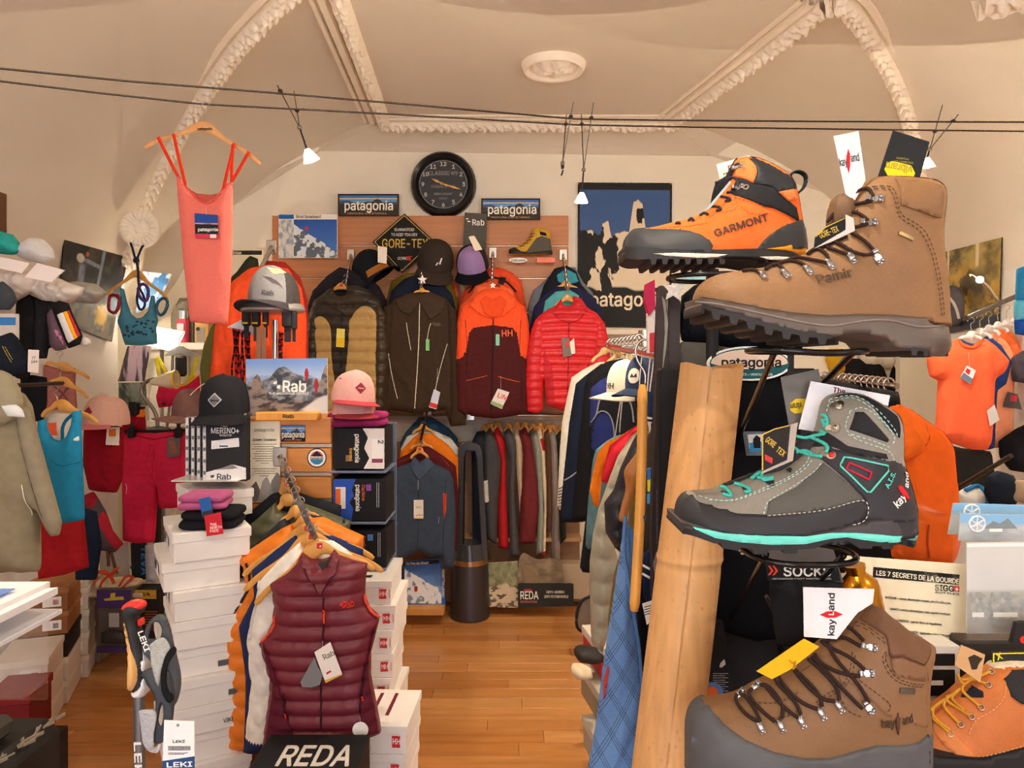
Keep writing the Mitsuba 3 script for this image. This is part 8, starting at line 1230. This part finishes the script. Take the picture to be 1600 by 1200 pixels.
part(bt,'stitching',[U.stitches(c(p),off=.0026)for p in([(1120,300),(1180,285),(1270,340),(1340,395),(1295,450),(1310,530),(1370,595),(1530,625)],[(1130,320),(1180,305),(1260,355),(1320,405),(1280,450),(1295,540),(1360,612),(1525,640)],[(1130,610),(1250,700),(1320,770),(1290,820)],[(1020,740),(1060,800),(1140,835)],[(520,780),(640,760),(760,700),(780,685)],[(860,750),(950,690),(1030,640),(1110,430)],[(870,765),(960,705),(1045,650),(1125,440)],[(590,850),(700,830),(760,790)])],'leather','#4f3524',False,kind='stuff')
fit(bt,U,'lace_loop','loop',c([(515,905),(640,895),(765,865),(890,815),(1000,770)]),[-70,-65,-65,-60,-60])
fit(bt,U,'lace_loop','loop',c([(390,705),(487,660)]),[40,40])
fit(bt,U,'lace_hook','hook',c([(1190,785),(1185,570),(1215,415)]),[-55,5,0])
laces=[[(370,700),(390,780),(440,850),(500,880)],[(380,700),(430,740),(490,810),(520,880)],[(465,668),(475,740),(510,800),(610,880)],[(520,650),(600,700),(660,780),(650,860)],[(550,650),(600,720),(680,800),(750,850)],[(610,600),(660,680),(730,750),(770,830)],[(640,600),(700,690),(780,760),(870,795)],[(720,540),(780,600),(880,700),(900,780)],[(730,550),(800,640),(900,730),(980,745)],[(815,485),(900,560),(990,660),(1010,740)],[(840,470),(930,560),(1050,690),(1150,790)],[(860,450),(930,540),(1040,580),(1140,590)],[(960,400),(1010,500),(1110,620),(1190,750)],[(890,365),(980,440),(1080,480),(1170,550)],[(900,370),(1000,375),(1090,390),(1170,425)],[(1070,298),(1130,330),(1190,390)]]
for l in laces:part(bt,'lace',U.line(c(l),.0024,.0065,26),'cloth','#3a2c28',True,'dark brown laces')
part(bt,'side_badge',U.panel(c([(1390,660),(1480,665),(1478,698),(1386,695)]),.004,.003),'satin','#7a7466',30,'small metal badge')
part(bt,'lettering',[U.write('kay',*c([(1262,905)])[0],13,3,off=.0022,bold=True,width=22),U.write('and',*c([(1398,885)])[0],13,8,off=.0022,bold=True,width=18)],'leather','#4b3526',False)
part(bt,'side_emblem',U.panel(c([(1374,812),(1386,850),(1386,910),(1376,958),(1364,910),(1362,850)]),.0026,.003),'leather','#54382a',True)
_,pl=card(bt,'hang_tag',Y-.03,c([(780,30),(1225,42),(1215,130),(1120,190),(990,355),(785,340)]),'#f0eef0',label='white hang tag')
part(bt,'hang_tag_print',[pl.text('kay',*c([(972,338)])[0],10,88,.0009,.0004,True,26),pl.text('and',*c([(972,178)])[0],10,88,.0009,.0004,True,27)],'card','#3c3c40',False,kind='stuff')
part(bt,'hang_tag_emblem',pl.slab(c([(885,203),(930,182),(980,180),(1028,200),(985,220),(930,222)]),.0008,.0014),'card','#d8262f',False)
part(bt,'hang_tag_print',pl.text('L',*c([(970,208)])[0],8,88,.0015,.0004,True),'card','#ffffff',False)
_,pl=card(bt,'hang_tag',Y-.06,c([(488,556),(785,352),(882,402),(700,545),(585,605)]),'#f2b81c',label='yellow hang tag')
part(bt,'tag_cord',tube(spline([pl.w(pl.uv(*c([q])[0]),.002)for q in((690,480),(715,500),(730,490),(712,540),(735,515))],20),.0008,5),'cloth','#b08a2a',True)
c=crop(1200,750,1067/400);Y=1.08
bt=thing('winter_boot','orange brown leather boot with fleece lining and striped yellow laces','boot')
U=Relief((0,Y,1.5),c(wigl([(560,1150),(575,1080),(640,1000),(720,930),(790,875),(850,820),(910,790),(1000,775),(1200,780),(1330,790),(1370,830),(1380,1000),(1390,1160)],60)+[(1390,1240),(560,1240)]),T=.05,R=.07,extend=c([(560,1150),(560,1500),(1390,1500)]),disp=folds(.004,22,22,15),smooth=3,back=.95)
part(bt,'upper',U.body(.007),'leather','#c06c34',True)
part(bt,'ankle_panel',U.panel(c([(1015,850),(1040,800),(1240,800),(1260,930),(1060,935),(1025,910)]),.003),'netting','#2b2b30',True,'black ribbed panel')
part(bt,'tongue',U.panel(c([(680,975),(740,920),(800,880),(880,880),(930,905),(925,925),(840,945),(750,1020),(700,1000)]),.001),'cloth','#26262b',True,'black tongue')
part(bt,'fleece_lining',Relief((0,Y+.01,1.5),c([(895,800),(930,760),(1010,752),(1200,758),(1330,770),(1330,800),(1010,790),(910,830)]),T=.03,R=.02,disp=folds(.012,240,240,2)).body(.003),'cloth','#d6c9b2',True,'cream fleece lining')
part(bt,'toe_guard',U.panel(c([(725,1065),(760,1045),(800,1080),(870,1155),(805,1165),(740,1110)]),.003),'leather','#c9763b',True)
OS=sole(U,Y,c([(555,1135),(700,1150),(900,1160),(1100,1110),(1395,1100),(1395,1300),(555,1300)]),c([(555,1140),(555,1700),(1395,1700)]),.056)
part(bt,'outsole',OS.body(.01),'rubber','#252427',30,'black sole')
part(bt,'stitching',[U.stitches(c(p),off=.001)for p in([(600,1130),(730,1143),(900,1150),(1080,1100)],[(840,1060),(870,1010),(960,950),(1010,850)],[(790,1150),(815,1125),(840,1150)])],'cloth','#e0b07a',False,kind='stuff')
fit(bt,U,'lace_ring','ring',c([(772,1068),(816,1030),(860,996),(905,960),(950,876),(968,824)]),0)
laces=[[(665,970),(720,1020),(772,1068)],[(715,965),(745,1030),(780,1060)],[(750,905),(800,960),(860,996)],[(760,930),(790,990),(816,1030)],[(800,895),(820,950),(850,985)],[(830,860),(870,920),(905,960)],[(790,810),(820,850),(900,870),(950,878)],[(800,830),(870,855),(968,824)],[(690,985),(740,950),(810,930)],[(740,905),(800,920),(860,910)]]
for l in laces:part(bt,'lace',U.line(c(l),.0022,.004,20),'cloth','#c98f33',True,'yellow and brown laces')
_,pl=card(bt,'hang_tag',Y-.02,c([(805,687),(905,728),(885,845),(778,770)]),'#d2a674',label='kraft paper hang tag')
part(bt,'hang_tag_print',pl.slab(c([(835,740),(860,728),(895,745),(880,765),(870,790),(850,790),(842,765)]),.0008,.0012),'card','#3b2f25',False)
_,pl=card(bt,'hang_tag',Y+.01,c([(930,715),(1075,712),(1075,790),(935,770)]),'#2b2b29',label='black hang tag with yellow rim')
part(bt,'hang_tag_print',[pl.slab(c([(938,722),(1068,719),(1068,724),(944,727),(944,760),(938,760)]),.0008,.0012),pl.text('X',*c([(955,752)])[0],10,20,.0009,.0004,True)],'card','#e6d21f',False,kind='stuff')
# ================================================================ small details: wire lights and the coral top
ZW=2.42
def W(px,py):Yw=(ZW-CZ)*F/(HY-py);return P(px,py,Yw)
for lab,pts in(('rear',[(-60,99),(0,107),(200,127),(400,143),(600,160),(760,174),(900,186),(1050,188),(1300,190),(1660,191)]),('front',[(-60,120),(0,127),(160,146),(318,163),(600,178),(760,187),(900,195),(1100,199),(1400,203),(1660,206)])):
    solo('light_wire',f'{lab} of the two tensioned light wires across the ceiling','wire',tube([W(*p)for p in pts],.0032,8),'metal','#5c5650',True)
def lamp(lab,hooks,mid,tip,head=True,bulb=None):
    k=thing('wire_lamp',lab,'lamp');Ym=np.mean([W(*h[1])[1]for h in hooks]);m=P(*mid,Ym)
    for top_,on in hooks:
        w=W(*on);d=w-m;d/=np.linalg.norm(d);tt=w+d*(abs(top_[1]-on[1])/F*Ym*1.05);part(k,'rod',tube([m,w,tt],.0018,6),'metal','#6a635c',True);part(k,'clamp',at(bx(.014,.014,.010,.003),mov(*w)),'satin','#4a4540',False)
    t=P(*tip,Ym);part(k,'stem',tube([m,m*.5+t*.5+(0,0,.0),t],.003,7),'rubber','#2a2725',True);part(k,'joint',at(trimesh.creation.icosphere(2,.008),mov(*m)),'satin','#8d857c',True);return k,t
def cone(k,t,d,s=1.0,power=3.0,glow=.9):
    z=np.array(d,float);z/=np.linalg.norm(z);x=np.cross(z,[0,1,.1]);x/=np.linalg.norm(x);M=np.eye(4);M[:3,0],M[:3,1],M[:3,2],M[:3,3]=x,np.cross(z,x),z,t
    part(k,'reflector',emit(at(lathe(np.array([(.006,0),(.010,.006),(.018,.022),(.024,.036),(.025,.038),(.023,.036),(.017,.022),(.009,.007)])*s,30),M),(7,5.2,3.2)),label='glowing frosted glass reflector')
    b=at(trimesh.creation.icosphere(2,.0125*s),M@mov(0,0,.028*s));part(k,'bulb',emit(b,BULB));scene['spot_of_'+k]={'type':'spot','to_world':T().look_at(origin=list(t+z*.045*s),target=list(t+z),up=[0,1,.1]),'cutoff_angle':75.0,'beam_width':25.0,'intensity':{'type':'rgb','value':[.45*power*x for x in LAMP]}};scene['glow_of_'+k]={'type':'point','position':list(t+z*.055*s),'intensity':{'type':'rgb','value':[glow*x for x in LAMP]}}
k,t=lamp('glowing halogen lamp on the wires left of the clock',[((434,133),(438,142)),((454,98),(464,173))],(468,199),(479,232));cone(k,t,(.3,.6,-1),1.15,1.6,.6)
k,t=lamp('glowing halogen lamp on the wires over the mountain banner',[((908,178),(909,194)),((926,163),(924,184))],(912,265),(909,300));cone(k,t,(0,.5,-1),1,6)
k,t=lamp('unlit bare lamp holder beside the halogen lamp over the banner',[((886,177),(884,194)),((895,162),(892,182))],(879,255),(878,264));part(k,'socket',at(bx(.012,.012,.02,.003),mov(*P(879,259,W(884,194)[1]))),'rubber','#1d1b1a',False);part(k,'pin',tube([P(880,266,W(884,194)[1]),P(877,274,W(884,194)[1])],.003,6),'rubber','#1d1b1a',True)
k,t=lamp('wire lamp hanging behind the black card of the large boot',[((1486,134),(1461,205)),((1500,178),(1489,189))],(1453,233),(1449,246));cone(k,t,(.2,.2,-1),1,4)
k=thing('wire_lamp','glowing bulb on a jointed arm in front of the forest poster','lamp');q=P(1531,437,3.25);part(k,'arm',tube([P(1562,474.2,3.30),P(1545,450,3.27),q],.008,8),'metal','#d0c4b0',True);part(k,'loop',tube(spline([P(x,y,3.25)for x,y in((1517,432),(1515,429),(1520,430),(1527,436))],20),.003,6),'card','#f0e0b0',True);part(k,'bulb',emit(at(trimesh.creation.icosphere(2,.016),mov(*q)),BULB))
for i,(x,y)in enumerate(((-1.1,.7),(.2,.9),(1.3,.6),(-.6,-.6),(.8,-.8))):
    k=thing('wire_lamp',f'halogen lamp of the wire run near the shop front, {NTH[i]}','lamp');t=np.array([x,y,2.30]);part(k,'rod',tube([t+(0,0,.0),t+(0,.0,ZP-2.30)],.002,6),'metal','#6a635c',True);cone(k,t,(0,.5,-1),1,.9,.55)
Y=2.42
k,g=garment('camisole','long coral camisole with red straps hanging from the light wire','top',Y,[(277,270),(283,280),(291,290),(300,300),(310,312),(324,318),(336,312),(344,302),(353,290),(363,283),(363,340),(361,420),(355,506),(326,506),(298,503),(290,420),(283,340)],'#e57468',T=.03,R=.06,fold=.010,mat='heather',cell=.008)
part(k,'neck_edge',g.line([(290,290),(300,301),(310,312),(324,318),(336,312),(345,302)],.003,.001),'soft','#d65a4c',True);part(k,'inner_back',Relief(g.O+(0,.012,0),[(291,292),(308,303),(330,305),(346,302),(340,320),(310,320)],T=.004,R=.01).body(.008),'heather','#c25a4e',True)
def sw_(q_):part(k,'strap',tube([P(x,y,Y-.022+dy)for x,y,dy in q_],.0055,6,flat=.35),'soft','#d63a22',False,'red strap')
for q_ in([(247,214,0),(262,245,0),(278,275,0)],[(271,209,0),(279,245,.004),(290,289,.01)],[(366,224,0),(356,265,.004),(347,302,.01)],[(389,237,0),(375,262,0),(362,284,.004)],[(364,225,.01),(362,262,.01),(362,284,.01)]):sw_(q_)
h=hangtag(k,g,[(304,333),(340,336),(341,373),(305,372)],'#1f1d24',.008,cord=[(322,324),(322,335)],strips=[([(304,333),(340,336),(340.5,349),(304.5,348)],'#24499a'),([(304.5,348),(340.5,349),(340.5,351),(304.5,350)],'#d88aa0'),([(305,365),(341,366),(341,373),(305,372)],'#c83a50'),(rect(328,366,338,372),'#e8e2e0'),([(312,356),(318,351),(326,346),(332,352),(338,356)],'#1f1d24')],text=[('patagonia',309,361,5,'#f2efe9',0)],label='blue and black hang tag')
k2=hanger('wooden hanger on the light wire carrying the coral camisole',Y,(318,192),(226,231),(407,257),(321,163),'#d9a066',rad=.009);part(k2,'lettering',front(Y-.012).text('patagonia',309,203,3.6,0,.0,.001,True,22),'card','#3a2a1c',False)
